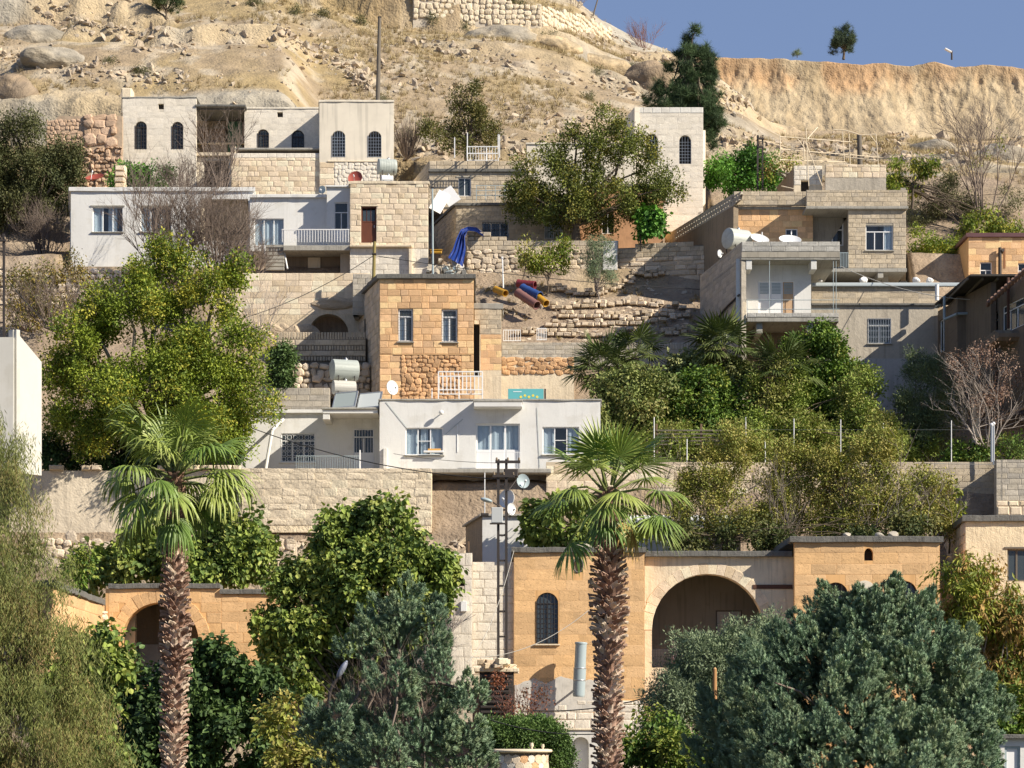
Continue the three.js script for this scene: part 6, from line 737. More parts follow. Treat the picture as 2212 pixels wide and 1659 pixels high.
function dish(px, py, D, r, yaw, pitch, label, mat = M.dish, post = .6) { const t = thing('satellite_dish', label, 'satellite dish', at(px, py, D), 'satellite dishes'), g = new THREE.Group(); g.name = 'reflector'; t.add(g); g.rotation.set(pitch, yaw, 0, 'YXZ'); const pr = []; for (let i = 0; i <= 8; i++) { const q = r * i / 8; pr.push([Math.max(q, .001), q * q / r * .28]); } pr.push([r * 1.02, r * .28 + .01], [r * 1.01, r * .27 - .03]); for (let i = 7; i >= 0; i--) { const q = r * i / 8; pr.push([Math.max(q, .001), q * q / r * .28 - .03]); } const b = mesh('bowl', lathe(pr, 28), mat, g); b.rotation.x = Math.PI / 2; const a = new Acc().bar(V(0, -r * .95, r * .25), V(0, -r * .15, r * .95), .018, 5); mesh('feed_arm', a.geo(), M.steel, g); mesh('receiver', new THREE.CylinderGeometry(.04, .05, .14, 8).rotateX(1.2), M.whiteMetal, g).position.set(0, -r * .12, r * .95); const p = new Acc().bar(V(0, -post, -.12), V(0, 0, -.1), .03, 6); mesh('mast', p.geo(), M.iron, t); }
dish(845, 838, 140.2, .42, .75, -.1, 'white satellite dish on the front roof edge of the white house', M.dish, .7); dish(768, 386, 166.2, .5, -.2, -.35, 'rust red round satellite dish on the brown door house roof', M.dishRed, .4); dish(205, 387, 175, .66, -.3, -1.05, 'dull red satellite dish leaning on the white flat roof', M.dishRed, .4); dish(1640, 520, 153.2, .6, .35, -.9, 'left big white satellite dish behind the block parapet', M.dish, .3); dish(1706, 523, 153, .7, .1, -1.0, 'right big white satellite dish behind the block parapet', M.dish, .3); dish(697, 410, 168.5, .28, -.5, 0, 'small grey satellite dish at the corner of the white terrace house', M.greyPaint, .3); dish(1097, 1078, 121, .46, -.6, -.1, 'bright white satellite dish turned right behind the power pole', M.dish, .9); dish(1128, 1040, 122.5, .36, .5, -.1, 'grey satellite dish right of the power pole top', M.greyPaint, .6); dish(1102, 1100, 120.6, .3, .8, 0, 'small white satellite dish low behind the power pole', M.dish, .5); dish(1553, 548, 152.2, .25, .9, 0, 'small dish under the pale tank of the balcony house', M.dish, .3);
function railFrame(name, label, cat, D, x0, x1, y0, y1, dep, posts) { // metal bed frame with balusters
  const t = thing(name, label, cat, at((x0 + x1) / 2, y1, D)), s = mpp(D), c = (x0 + x1) / 2, W = (x1 - x0) * s / 2, h = (y1 - y0) * s; for (const z of [0, -dep]) { mesh('rail', boxGeo(2 * W, .07, .06, .01), M.whiteMetal, t).position.set(0, h, z); mesh('rail', boxGeo(2 * W, .06, .06, .01), M.whiteMetal, t).position.set(0, h * .38, z); for (let i = 0; i <= 11; i++) mesh('baluster', boxGeo(.035, h * .62, .035), M.whiteMetal, t).position.set(lerp(-W, W, i / 11), h * .69, z); } for (const e of [-W, W]) { mesh('side_rail', boxGeo(.06, .06, dep), M.whiteMetal, t).position.set(e, h * .7, -dep / 2); mesh('side_rail', boxGeo(.06, .06, dep), M.whiteMetal, t).position.set(e, h * .4, -dep / 2); } for (const [px, top, z] of posts) mesh('post', boxGeo(.07, (y1 - top) * s, .07, .008), M.whiteMetal, t).position.set((px - c) * s, (y1 - top) * s / 2, z); return t;
}
railFrame('metal_bed', 'white metal bed frame with tall posts on the grey block house roof', 'bed frame', 174.5, 1009, 1076, 317, 341, 2, [[1009, 279, -1], [982, 297, 0], [1076, 283, -1], [1079, 291, 0], [1050, 303, -2], [1009, 315, 0]]);
railFrame('metal_bed', 'white metal bed frame on the roof in front of the orange stone house', 'bed frame', 143.5, 947, 1042, 803, 866, 1.8, [[947, 803, 0], [1042, 803, 0], [931, 830, -1.8], [990, 803, -1.8]]);
// poles
function pole(name, label, cat, a, b, r0, r1, mat, extra) { const t = thing(name, label, cat, b); const g = new Acc().bar(V(0, 0, 0), a.clone().sub(b), r0, 10, r1); mesh('shaft', g.geo(), mat, t); extra && extra(t, a.clone().sub(b)); return t; }
pole('wooden_pole', 'tall bare grey wooden pole on the hill behind the cream wing', 'pole', at(820, 37, 190), at(816, 226, 190), .19, .13, M.woodGrey, (t, p) => { mesh('top_cap', boxGeo(.3, .06, .3, .01), M.iron, t).position.copy(p); });
pole('short_pole', 'short yellow green wooden pole above the orange stone house roof', 'pole', at(809, 522, 155), at(807, 612, 155), .12, .1, std([.25, .2, .07]), (t, p) => { mesh('wire_band', boxGeo(.28, .1, .28, .02), M.iron, t).position.copy(p).multiplyScalar(.7); });
pole('steel_pole', 'slim grey steel pole right of the brown door house', 'pole', at(934, 405, 161.5), at(935, 598, 161.5), .075, .06, M.greyPaint, (t, p) => { mesh('top_cap', boxGeo(.2, .08, .2, .01), M.iron, t).position.copy(p); });
pole('dark_pole', 'short dark pole behind the ruined hut', 'pole', at(1856, 291, 178), at(1858, 362, 178), .2, .18, M.woodGrey, (t, p) => { for (const k of [.86, .6]) mesh('insulator_arm', boxGeo(.5, .06, .06), M.iron, t).position.copy(p).multiplyScalar(k).add(V(-.2, 0, 0)); });
pole('leaning_pole', 'thin leaning pole on the skyline above the hilltop wall', 'pole', at(1292, -4, 248), at(1277, 48, 248), .09, .07, M.woodGrey, (t, p) => { mesh('top_cap', boxGeo(.2, .08, .2), M.iron, t).position.copy(p); });
pole('white_stake', 'white stake in the garden by the coloured slide tubes', 'stake', at(1085, 557, 162), at(1087, 622, 162), .06, .05, M.whiteMetal, (t, p) => { mesh('stake_tip', boxGeo(.14, .14, .14, .02), M.whiteMetal, t).position.copy(p); });
function latticePole(label, px, y0, y1, D, w, rungs, arms) { const t = thing('lattice_power_pole', label, 'power pole', at(px, y1, D), 'steel lattice power poles'), h = (y1 - y0) * mpp(D); for (const s of [-1, 1]) { const a = new Acc().box(s * w / 2 * .85, h / 2, 0, .13, h, .1); mesh('upright', a.geo(), M.iron, t); } for (let i = 1; i < rungs; i++) mesh('rung', boxGeo(w * .8, .09, .06), M.iron, t).position.set(0, h * i / rungs, 0); for (const [dy, x0, x1] of arms) { mesh('cross_arm', boxGeo((x1 - x0) * mpp(D), .13, .12, .01), M.iron, t).position.set(((x0 + x1) / 2 - px) * mpp(D), (y1 - dy) * mpp(D), .06); for (let i = 0; i < 3; i++) mesh('insulator', lathe([[.03, 0], [.07, .03], [.04, .08], [.06, .11], [.02, .16]], 10), M.brownPl, t).position.set((lerp(x0 + 3, x1 - 3, i / 2) - px) * mpp(D), (y1 - dy) * mpp(D) + .06, .06); } return t; }
{
  const D = 117, t = latticePole('rusty lattice power pole with crossarms between the white house and the ochre house', 1085, 992, 1430, D, .46, 8, [[998, 1070, 1124], [1029, 1064, 1112]]), X = (p) => (p - 1085) * mpp(D), Y = (p) => (1430 - p) * mpp(D);
  const b = mesh('meter_box', boxGeo(.55, .75, .3, .02), std([.5, .52, .52]), t); b.position.set(X(1074), Y(1114), .22); mesh('box_shelf', boxGeo(.8, .05, .35), M.iron, t).position.set(X(1076), Y(1132), .2); const a = new Acc().bar(V(X(1080), Y(1095), .1), V(X(1066), Y(1088), .5), .035, 6); mesh('lamp_arm', a.geo(), M.iron, t); const l = mesh('street_lamp_head', new THREE.SphereGeometry(.3, 16, 10).scale(1, .36, .6), M.greyPaint, t); l.position.set(X(1051), Y(1083), .6); l.rotation.z = -.25; const q = new Acc(); q.bar(V(X(1098), Y(1060), .1), V(X(1115), Y(1035), -.4), .03, 5); mesh('brace', q.geo(), M.iron, t); const c = mesh('junction_box', boxGeo(.7, .4, .4, .05), M.iron, t); c.position.set(X(1104), Y(1022), -.1);
  latticePole('dark lattice power pole standing behind the bright green tree by the tower house', 1642, 292, 410, 176, .42, 5, [[300, 1636, 1650], [318, 1637, 1648]]); latticePole('dark power pole cut by the left edge of the picture', 2, 505, 735, 140, .4, 6, [[520, -20, 14]]);
  const w = thing('thin_mast', 'thin white mast beside the power pole', 'mast', at(1047, 1112, 120)); mesh('tube', new THREE.CylinderGeometry(.03, .03, 2.1, 6), M.whiteMetal, w).position.y = 1.05; mesh('foot', boxGeo(.4, .15, .3, .02), M.iron, w);
}
{
  const D = 71, s = thing('street_lamp', 'street lamp with curved dark arm and pale head among the trees in front', 'street lamp', at(708, 1700, D)), P = (x, y) => V((x - 708) * mpp(D), (1700 - y) * mpp(D), 0); mesh('post', tubeAlong([P(708, 1700), P(709, 1600), P(710, 1530), P(713, 1495), P(722, 1475), P(733, 1463)], .05, 30, 8), M.iron, s); const h = mesh('lamp_head', new THREE.SphereGeometry(.3, 20, 12).scale(1, .3, .5), std([.22, .24, .3], { roughness: .5 }), s); h.position.copy(P(739, 1446)); h.rotation.z = 1.05; mesh('collar', new THREE.CylinderGeometry(.07, .06, .14, 8), M.iron, s).position.copy(P(733, 1462));
  const D2 = 327, c = thing('cliff_lamp', 'tiny street lamp on the edge of the earth cliff', 'street lamp', at(2056, 124, D2)); mesh('post', new THREE.CylinderGeometry(.12, .14, 1.2, 6), M.iron, c).position.y = .3; const k = mesh('lamp_head', boxGeo(1, .22, .5, .05), M.whiteMetal, c); k.position.set(-.5, .95, 0); k.rotation.z = -.5;
}
function wire(label, a, b, sag, r, mat, name = 'overhead_wire') { const p = []; for (let i = 0; i <= 12; i++) { const t = i / 12, q = a.clone().lerp(b, t); q.y -= sag * 4 * t * (1 - t); p.push(q); } const m = mesh(name, tubeAlong(p, r, 30, 4), mat, scene); tag(m, label, 'wire', 'overhead wires'); }
wire('thin dark wire rising to the left from the short yellow green pole', at(480, 700, 150), at(807, 552, 155), .5, .022, M.wire); wire('thin dark wire from the short pole across the garden to the balcony house', at(809, 552, 155), at(1512, 625, 158), .3, .022, M.wire); wire('dark wire sagging across the white house from the big tree to the power pole', at(545, 925, 128), at(1078, 1035, 117), .5, .025, M.wire); wire('faint wire crossing the front of the white house to the pole top', at(850, 980, 130), at(1070, 1000, 117), .1, .012, M.wire); wire('pale thick cable dropping from the power pole to the left', at(1110, 1190, 116), at(1010, 1430, 112), .8, .016, M.wirePale); wire('pale cable running from the lower left up to the ochre wall window', at(1015, 1420, 112), at(1272, 1318, 114), .6, .016, M.wirePale); wire('dark cable crossing low behind the right palm to the olive tree', at(1150, 1535, 90), at(1480, 1480, 88), .3, .022, M.wire); wire('second dark cable low by the vine pergola', at(1060, 1555, 90), at(1300, 1585, 88), .2, .02, M.wire); wire('long wire crossing the bare hill to the right', at(760, -20, 235), at(1480, 290, 200), 2.2, .03, M.wire); wire('pale clothes line from the upper house corner down to the corrugated roof', at(1816, 575, 156), at(2120, 648, 147), .5, .022, M.wirePale); wire('wire from the left edge pole down into the big tree', at(4, 590, 139), at(150, 745, 136), .2, .025, M.wire); wire('taut wire along the right retaining wall', at(1980, 1000, 136.5), at(2150, 1003, 134.5), .02, .015, M.wirePale); wire('wire from the dark lattice pole over the slope to the right', at(1642, 305, 176), at(2050, 330, 190), .8, .02, M.wire); wire('wire crossing the right wing of the ochre house', at(1880, 1380, 100), at(2110, 1425, 104), .2, .018, M.wire);
// garden slide tubes, tarpaulin, boards
function tubePart(label, a, b, r, mat, cat = 'slide tube') { const t = thing('slide_tube', label, cat, a, 'plastic slide tubes dumped in the garden'), d = b.clone().sub(a), L = d.length(), q = new THREE.Quaternion().setFromUnitVectors(V(0, 1, 0), d.normalize()); const m = mesh('shell', lathe([[r * .86, 0], [r, 0], [r * 1.08, .02], [r * 1.08, .1], [r, .12], [r, L - .12], [r * 1.08, L - .1], [r * 1.08, L - .02], [r, L], [r * .86, L], [r * .86, 0]], 24), mat, t); m.quaternion.copy(q); for (const k of [.33, .66]) { const n = mesh('joint_ring', lathe([[r, -.04], [r * 1.06, 0], [r, .04]], 24), mat, t); n.position.copy(d).multiplyScalar(L * k); n.quaternion.copy(q); } }
tubePart('maroon plastic slide tube lying lowest in the garden', at(1118, 632, 160.2), at(1160, 660, 158.8), .29, M.tubeMaroon); tubePart('blue plastic slide tube on top of the pile', at(1128, 622, 161), at(1166, 640, 159.9), .29, M.tubeBlue); tubePart('yellow plastic slide tube sticking out under the blue one', at(1150, 632, 160.6), at(1180, 656, 159.4), .24, M.tubeYellow); tubePart('dark red plastic slide tube behind the blue one', at(1118, 612, 162.4), at(1156, 616, 161.8), .26, M.tubeRed); tubePart('yellow plastic slide piece at the left end of the pile', at(1070, 625, 162), at(1092, 634, 161), .22, M.tubeYellow);
{
  const t = thing('blue_tarpaulin', 'bright blue tarpaulin draped over the corner of the garden wall', 'tarpaulin', at(1005, 520, 167)), a = new Acc(), nu = 26, nv = 20, cols = [[[1040, 500, 167.6], [1030, 492, 168], [1012, 490, 168.2], [996, 496, 167.6], [986, 516, 166.6], [978, 540, 165.6], [968, 556, 165]], [[1046, 512, 166.4], [1028, 500, 166.6], [1010, 498, 166.6], [1004, 512, 166.2], [1006, 538, 165.6], [1003, 558, 165], [1000, 576, 164.6]]]; const S = (u, v) => { const q = u * 6, k = Math.min(5, Math.floor(q)), f = q - k, P = (c) => V(...[0, 1, 2].map((i) => lerp(c[k][i], c[k + 1][i], f))); const p = P(cols[0]).lerp(P(cols[1]), v); const w = at(p.x, p.y, p.z); w.z += .12 * Math.sin(v * 22 + u * 3) + .1 * (fbm(u * 6, v * 6, 4, 3) - .5); return w.sub(t.position); }; for (let i = 0; i < nu; i++) for (let j = 0; j < nv; j++) a.quad(S(i / nu, j / nv), S((i + 1) / nu, j / nv), S((i + 1) / nu, (j + 1) / nv), S(i / nu, (j + 1) / nv)); const gg = a.geo(); M.blueTarp.side = THREE.DoubleSide; mesh('sheet', gg, M.blueTarp, t); mesh('rope', tubeAlong([S(0, 0), S(.1, -.1), V(1.4, .2, -.4)], .02, 8, 4), M.wirePale, t);
  const B = (label, px, py, D, w, h, rz, ry, mat, name = 'leaning_board') => { const o = mesh(name, boxGeo(w, h, .06, .01), mat, scene); tag(o, label, 'board', 'boards leaning on the roofs'); o.position.copy(at(px, py, D)); o.rotation.set(-.3, ry, rz); };
  B('white board leaning left on the roof behind the steel pole', 950, 436, 170.5, .9, 1.7, -.45, .2, M.whiteTrim); B('white board leaning right on the roof behind the steel pole', 972, 424, 170.8, 1, 1.4, .55, -.2, M.whiteTrim); B('white door leaf dropped in the rubble under the blue tarpaulin', 990, 573, 165.5, .8, 1, .3, .3, std([.55, .53, .5]), 'fallen_board');
  const c = thing('teal_board', 'teal painted board with small yellow flowers on the white house roof', 'board', at(1136, 862, 142)), W = 77 * mpp(142), h = 22 * mpp(142); const m = mesh('panel', boxGeo(W, h, .06, .01), M.teal, c); m.position.y = h / 2; for (let i = 0; i < 5; i++) { const f = mesh('painted_flower', new THREE.CylinderGeometry(.08, .08, .01, 7).rotateX(Math.PI / 2), std([.75, .62, .1]), c); f.position.set(-.3 + i * .24, .12 + (i % 2) * .08, .035); } mesh('white_line', boxGeo(.5, .04, .01), M.whiteTrim, c).position.set(-.5, h * .72, .036); mesh('side_post', boxGeo(.1, h, .1), M.iron, c).position.set(W / 2 + .08, h / 2, 0);
  const G = (label, px, py, D, w, h, n) => { const o = thing('metal_grid', label, 'grid', at(px, py, D), 'white metal grids'); for (let i = 0; i <= n; i++) mesh('bar', boxGeo(.03, h, .03), M.whiteMetal, o).position.set(lerp(-w / 2, w / 2, i / n), h / 2, 0); for (const y of [.03, h]) mesh('rail', boxGeo(w, .04, .04), M.whiteMetal, o).position.y = y; o.rotation.x = -.2; };
  G('white metal grid lying at the garden foot beside the annex', 1106, 737, 154.6, 1.1, .75, 7); G('small white metal grid standing at the garden foot right of the first grid', 1170, 735, 154.6, .6, .8, 6);
  const d = thing('rubble_heap', 'grey heap of broken blocks below the blue tarpaulin', 'rubble heap', at(960, 590, 164)), r = rng(8); for (let i = 0; i < 60; i++) { const k = mesh('broken_block', i % 3 ? ROCKS[i % 5] : UNIT_BOX, i % 3 ? PAL.grey[i % 6] : i % 2 ? M.greyPaint : M.concreteDark, d); const s = rr(.12, .34, r), u = r(); k.position.set(rr(-1.2, 1.5, r), u * 1.4 * r(), -u * 2); k.scale.set(s * 1.4, s * .7, s); k.rotation.set(r() * 3, r() * 3, r() * 3); } const y = thing('yellow_crate', 'yellow plastic scrap on the rubble heap', 'plastic scrap', at(942, 545, 164.5)); mesh('shell', boxGeo(.8, .2, .3, .05), M.tubeYellow, y); mesh('rim', boxGeo(.86, .06, .36, .02), M.tubeYellow, y).position.y = .15;
}
// bent pipe frame above the ruined hut
{
  const D = 171, t = thing('pipe_frame', 'bent white pipe frame of an old arbour over the ruined hut', 'pipe frame', at(1800, 400, D)), A = (x, y, d = 0) => at(x, y, D + d).sub(t.position), seg = [[[1684, 322], [1900, 340, 3], .05], [[1684, 294, 0], [1686, 330, 0]], [[1741, 277], [1747, 402]], [[1684, 295], [1840, 307, 2]], [[1740, 307], [1776, 402]], [[1766, 275, 4], [1744, 300, 0]], [[1800, 280, 4], [1828, 282, 4]], [[1828, 282, 4], [1860, 292, 4]], [[1860, 292, 4], [1892, 290, 4]], [[1820, 284, 4], [1826, 395, 4]], [[1834, 290, 2], [1838, 396, 2]], [[1892, 290, 4], [1901, 405, 4]], [[1880, 292, 4], [1895, 312, 4]], [[1735, 305], [1738, 345]], [[1723, 300], [1738, 320]], [[1826, 339, 4], [1898, 347, 4]], [[1684, 345], [1826, 350, 4]], [[1826, 355, 4], [1899, 359, 4]], [[1688, 402, -.6], [1716, 408, -.8]]]; for (const [a, b] of seg) { const g = new Acc().bar(A(...a), A(...b), .034, 6); mesh('pipe', g.geo(), M.creamPl, t); }
  const D2 = 172.3, q = thing('blue_railing', 'pale blue railing on the roof by the big green tree', 'railing', at(1070, 434, D2)); for (let i = 0; i <= 4; i++) mesh('post', boxGeo(.05, 1.1, .05), M.greyPaint, q).position.set((i - 2) * .68, .55, 0); for (const y of [.4, .75, 1.1]) mesh('rail', boxGeo(2.8, .04, .04), M.greyPaint, q).position.y = y;
}
{ // fence on the right retaining wall
  const D = 137.8, t = thing('wire_fence', 'wire fence on thin pale posts along the right retaining wall', 'fence', at(1780, 1000, D)), X = (p) => (p - 1780) * mpp(D); const ps = [[1413, 905], [1484, 952], [1611, 905], [1653, 955], [1715, 908], [1816, 910], [1908, 918], [2055, 912]]; for (const [p, y] of ps) { mesh('post', new THREE.CylinderGeometry(.03, .03, (1000 - y) * mpp(D) + .2, 7), M.whiteMetal, t).position.set(X(p), (1000 - y) * mpp(D) / 2, 0); } const a = new Acc(); for (const y of [1.9]) a.bar(V(X(1413), y, 0), V(X(2150), y, 0), .004, 4); mesh('strand', a.geo(), M.steel, t);
  const p2 = thing('gate_posts', 'pair of white topped steel posts with chain link at the right wall end', 'gate posts', at(2150, 998, 135.6)); for (const [px, y, z] of [[2142, 918, 0], [2157, 908, -1.4]]) { mesh('post', new THREE.CylinderGeometry(.07, .07, (998 - y) * mpp(135.6), 8), M.steel, p2).position.set((px - 2150) * mpp(135.6), (998 - y) * mpp(135.6) / 2, z); mesh('post_cap', new THREE.SphereGeometry(.11, 8, 6), M.whiteMetal, p2).position.set((px - 2150) * mpp(135.6), (998 - y) * mpp(135.6), z); } { const a = new Acc(); for (let i = 0; i < 22; i++) { const x = .2 + i * .12; a.bar(V(x, 0, -1.4), V(x + 1.4, 2, -1.4), .004, 3).bar(V(x + 1.4, 0, -1.4), V(x, 2, -1.4), .004, 3); } mesh('chain_link', a.geo(), M.iron, p2); }
  const g = thing('wooden_rails', 'dark weathered plank rails between the fence posts in the palm garden', 'rails', at(1515, 960, 140)); for (let i = 0; i < 5; i++) mesh('plank', boxGeo(5.2, .07, .04, .008), M.woodGrey, g).position.set(0, i * .2, (i % 2) * .03); for (const x of [-2.6, 0, 2.6]) mesh('post', boxGeo(.12, 1.8, .12, .01), M.wood, g).position.set(x, .3, -.1);
  const k = thing('concrete_post', 'pale concrete post under the pink leaved tree at the right', 'post', at(2107, 955, 141)); mesh('shaft', boxGeo(.36, 2.4, .36, .03), M.creamPl, k).position.y = 1; mesh('head', boxGeo(.45, .2, .45, .03), M.creamPl, k).position.y = 2.25;
  const l = thing('drying_rack', 'red drying rack with pinkish cloth in the arched porch', 'drying rack', at(1485, 1440, 122.2)), c = mpp(122.2); for (const x of [-28, 22, 45]) mesh('leg', boxGeo(.05, 1.25, .05), std([.3, .03, .04]), l).position.set(x * c, .6, 0); mesh('rail', boxGeo(75 * c, .05, .05), std([.3, .03, .04]), l).position.set(9 * c, 1.2, 0); { const a = new Acc(); for (let i = 0; i < 14; i++) for (let j = 0; j < 8; j++) { const S = (u, v) => V((-34 + 46 * u) * c, 1.28 - v * (.8 + .3 * (1 - u)), .1 + .05 * Math.sin(u * 18) * v); a.quad(S(i / 14, (j + 1) / 8), S((i + 1) / 14, (j + 1) / 8), S((i + 1) / 14, j / 8), S(i / 14, j / 8)); } mesh('cloth', a.geo(), std([.32, .2, .22], { side: THREE.DoubleSide, map: T.stone }), l); }
  const m = thing('cut_log', 'orange brown cut post standing in front of the olive tree', 'post', at(1544, 1510, 72)); mesh('shaft', new THREE.CylinderGeometry(.06, .07, .9, 10), std([.42, .22, .09]), m).position.y = .45; mesh('top', new THREE.CylinderGeometry(.03, .06, .05, 10), std([.5, .3, .14]), m).position.y = .92;
}
// ---------------------------------------------------------------- plants
const leafMat = new THREE.MeshPhysicalMaterial({ roughness: .62, transmission: .24, thickness: 0, side: THREE.DoubleSide, specularIntensity: .6 });
const leafMatV = new THREE.MeshPhysicalMaterial({ roughness: .5, transmission: .2, thickness: 0, side: THREE.DoubleSide, vertexColors: true });
const dullLeaf = new THREE.MeshStandardMaterial({ roughness: .85, side: THREE.DoubleSide });
function oneLeaf(a, p, d, up, len, wid, kind) {
  const s = d.clone().cross(up).normalize(), n = s.clone().cross(d).normalize(), P = (l, w, h) => p.clone().addScaledVector(d, l * len).addScaledVector(s, w * wid).addScaledVector(n, h * wid);
  if (kind === 'broad') { const q = [P(0, 0, 0), P(.25, -.5, .14), P(.62, -.42, .12), P(1, 0, -.1), P(.62, .42, .12), P(.25, .5, .14)], m = P(.5, 0, -.05); for (let i = 0; i < 6; i++) a.tri(q[i], q[(i + 1) % 6], m); }
  else { const q = [P(0, 0, 0), P(.45, -.5, .15), P(1, 0, -.05), P(.45, .5, .15)]; a.tri(q[0], q[1], q[2]).tri(q[0], q[2], q[3]); }
}
function cluster(seed, { n = 12, R = .3, len = .14, wid = .07, kind, droop = 0, out = 1 }) {
  const r = rng(seed), a = new Acc(); for (let i = 0; i < n; i++) { const p = V(r() - .5, r() - .5, r() - .5).multiplyScalar(2 * R), d = p.clone().multiplyScalar(out / R).add(V(r() - .5, r() - .5 - droop * 2, r() - .5).multiplyScalar(1.4)).normalize(), up = V(r() - .5, .9, r() - .5).normalize(); oneLeaf(a, p, d, up, len * rr(.7, 1.25, r), wid * rr(.75, 1.2, r), kind); } return a.geo();
}
function plume(seed, n = 40, len = .3, w = .022) { // conifer sprig pointing to +y
  const r = rng(seed), a = new Acc(); for (let i = 0; i < n; i++) { const t = r(), f = r() * 6.283, base = V(0, t * len * .75, 0), d = V(Math.cos(f) * .6, .85, Math.sin(f) * .6).normalize(), l = len * (.32 + .4 * (1 - t)) * rr(.7, 1.2, r), s = V(-Math.sin(f), 0, Math.cos(f)).multiplyScalar(w * .5); const tip = base.clone().addScaledVector(d, l), mid = base.clone().addScaledVector(d, l * .45); a.tri(base, mid.clone().sub(s), tip).tri(base, tip, mid.clone().add(s)); } return a.geo();
}
function tuft(seed, n = 26, len = .5, w = .022) { const r = rng(seed), a = new Acc(); for (let i = 0; i < n; i++) { const d = V(r() - .5, r() * .9 - .15, r() - .5).normalize(), s = d.clone().cross(V(r() - .5, r(), r() - .5)).normalize().multiplyScalar(w * .5), l = len * rr(.6, 1.1, r); a.tri(s.clone().negate(), s, d.clone().multiplyScalar(l)); } return a.geo(); }
function strand(seed, n = 22, L = .9, len = .16, wid = .022) { const r = rng(seed), a = new Acc(); for (let i = 0; i < n; i++) { const t = r(), p = V(rr(-.12, .12, r) * (1 + t), -t * L, rr(-.12, .12, r) * (1 + t)), d = V(r() - .5, -.75, r() - .5).normalize(); oneLeaf(a, p, d, V(r() - .5, .5, r() - .5).normalize(), len * rr(.7, 1.2, r), wid); } return a.geo(); }
const CL = {
  small: [1, 2].map((s) => cluster(s, { n: 16, R: .3, len: .17, wid: .1 })), fine: [3, 4].map((s) => cluster(s, { n: 18, R: .26, len: .14, wid: .045 })), broad: [5, 6].map((s) => cluster(s, { n: 9, R: .26, len: .27, wid: .22, kind: 'broad', droop: .35, out: .8 })), mid: [7, 8].map((s) => cluster(s, { n: 12, R: .3, len: .22, wid: .13, droop: .2 })), olive: [9, 10].map((s) => cluster(s, { n: 20, R: .2, len: .12, wid: .03, out: 1.4 })), sparse: [11, 12].map((s) => cluster(s, { n: 7, R: .34, len: .17, wid: .1, droop: .3 })),
  plume: [1, 2, 3].map((s) => plume(s)), tuft: [1, 2].map((s) => tuft(s)), willow: [1, 2].map((s) => strand(s)), ailanthus: [13, 14].map((s) => cluster(s, { n: 14, R: .32, len: .3, wid: .085, droop: .5 })),
};
const COL = {
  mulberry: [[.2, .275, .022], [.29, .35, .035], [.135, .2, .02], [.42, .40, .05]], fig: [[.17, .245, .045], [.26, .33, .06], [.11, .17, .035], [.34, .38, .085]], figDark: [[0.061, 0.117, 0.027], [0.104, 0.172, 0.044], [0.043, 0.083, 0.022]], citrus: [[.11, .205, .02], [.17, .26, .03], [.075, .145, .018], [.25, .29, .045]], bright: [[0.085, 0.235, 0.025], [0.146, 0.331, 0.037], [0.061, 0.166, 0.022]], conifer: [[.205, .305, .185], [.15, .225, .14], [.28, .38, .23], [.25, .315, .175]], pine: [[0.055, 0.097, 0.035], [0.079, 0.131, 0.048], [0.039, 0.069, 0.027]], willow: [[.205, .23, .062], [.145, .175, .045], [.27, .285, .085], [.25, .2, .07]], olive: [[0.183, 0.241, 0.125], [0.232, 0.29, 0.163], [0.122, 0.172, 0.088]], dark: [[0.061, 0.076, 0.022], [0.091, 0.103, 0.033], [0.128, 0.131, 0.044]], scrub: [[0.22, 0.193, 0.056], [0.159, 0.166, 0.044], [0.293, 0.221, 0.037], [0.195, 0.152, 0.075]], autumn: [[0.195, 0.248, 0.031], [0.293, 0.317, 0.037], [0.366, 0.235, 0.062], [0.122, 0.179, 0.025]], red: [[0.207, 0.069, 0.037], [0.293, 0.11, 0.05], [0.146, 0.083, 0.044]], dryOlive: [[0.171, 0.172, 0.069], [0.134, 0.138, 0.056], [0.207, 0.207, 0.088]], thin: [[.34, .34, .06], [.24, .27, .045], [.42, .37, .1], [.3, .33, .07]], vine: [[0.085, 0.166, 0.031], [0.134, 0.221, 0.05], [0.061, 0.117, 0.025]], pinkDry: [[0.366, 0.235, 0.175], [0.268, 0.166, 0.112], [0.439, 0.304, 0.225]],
};
function limbTree(a, from, to, r, rnd, sides = 6) { // crooked limb
  let p = from, n = 4; for (let i = 1; i <= n; i++) { const t = i / n, q = from.clone().lerp(to, t).add(V(rnd() - .5, (rnd() - .5) * .6, rnd() - .5).multiplyScalar(from.distanceTo(to) * .12 * (i < n ? 1 : 0))); q.y += Math.sin(t * Math.PI) * .05 * from.distanceTo(to); a.bar(p, q, r * (1 - .7 * (i - 1) / n), sides, r * (1 - .7 * i / n)); p = q; }
}
function crownClumps(blobs, D, cr, dens, r, rzk, shell = .55) { const out = []; for (const [px, py, rx, ry, dz = 0, k = 1] of blobs) { const s = mpp(D), c = at(px, py, D + dz), X = rx * s, Y = ry * s, Z = Math.max(X, Y) * rzk, n = Math.max(3, Math.round(dens * k * 4 * Math.pow((Math.pow(X * Y, 1.6) + Math.pow(X * Z, 1.6) + Math.pow(Y * Z, 1.6)) / 3, 1 / 1.6) / (cr * cr))); for (let i = 0; i < n; i++) { const d = V(r() * 2 - 1, r() * 2 - 1, r() * 2 - 1); if (d.lengthSq() > 1) { i--; continue; } d.normalize(); const q = lerp(shell, 1, Math.pow(r(), .6)); out.push([c.clone().add(V(d.x * X * q, d.y * Y * q, d.z * Z * q)), cr * rr(.6, 1.25, r), d]); } } return out; }
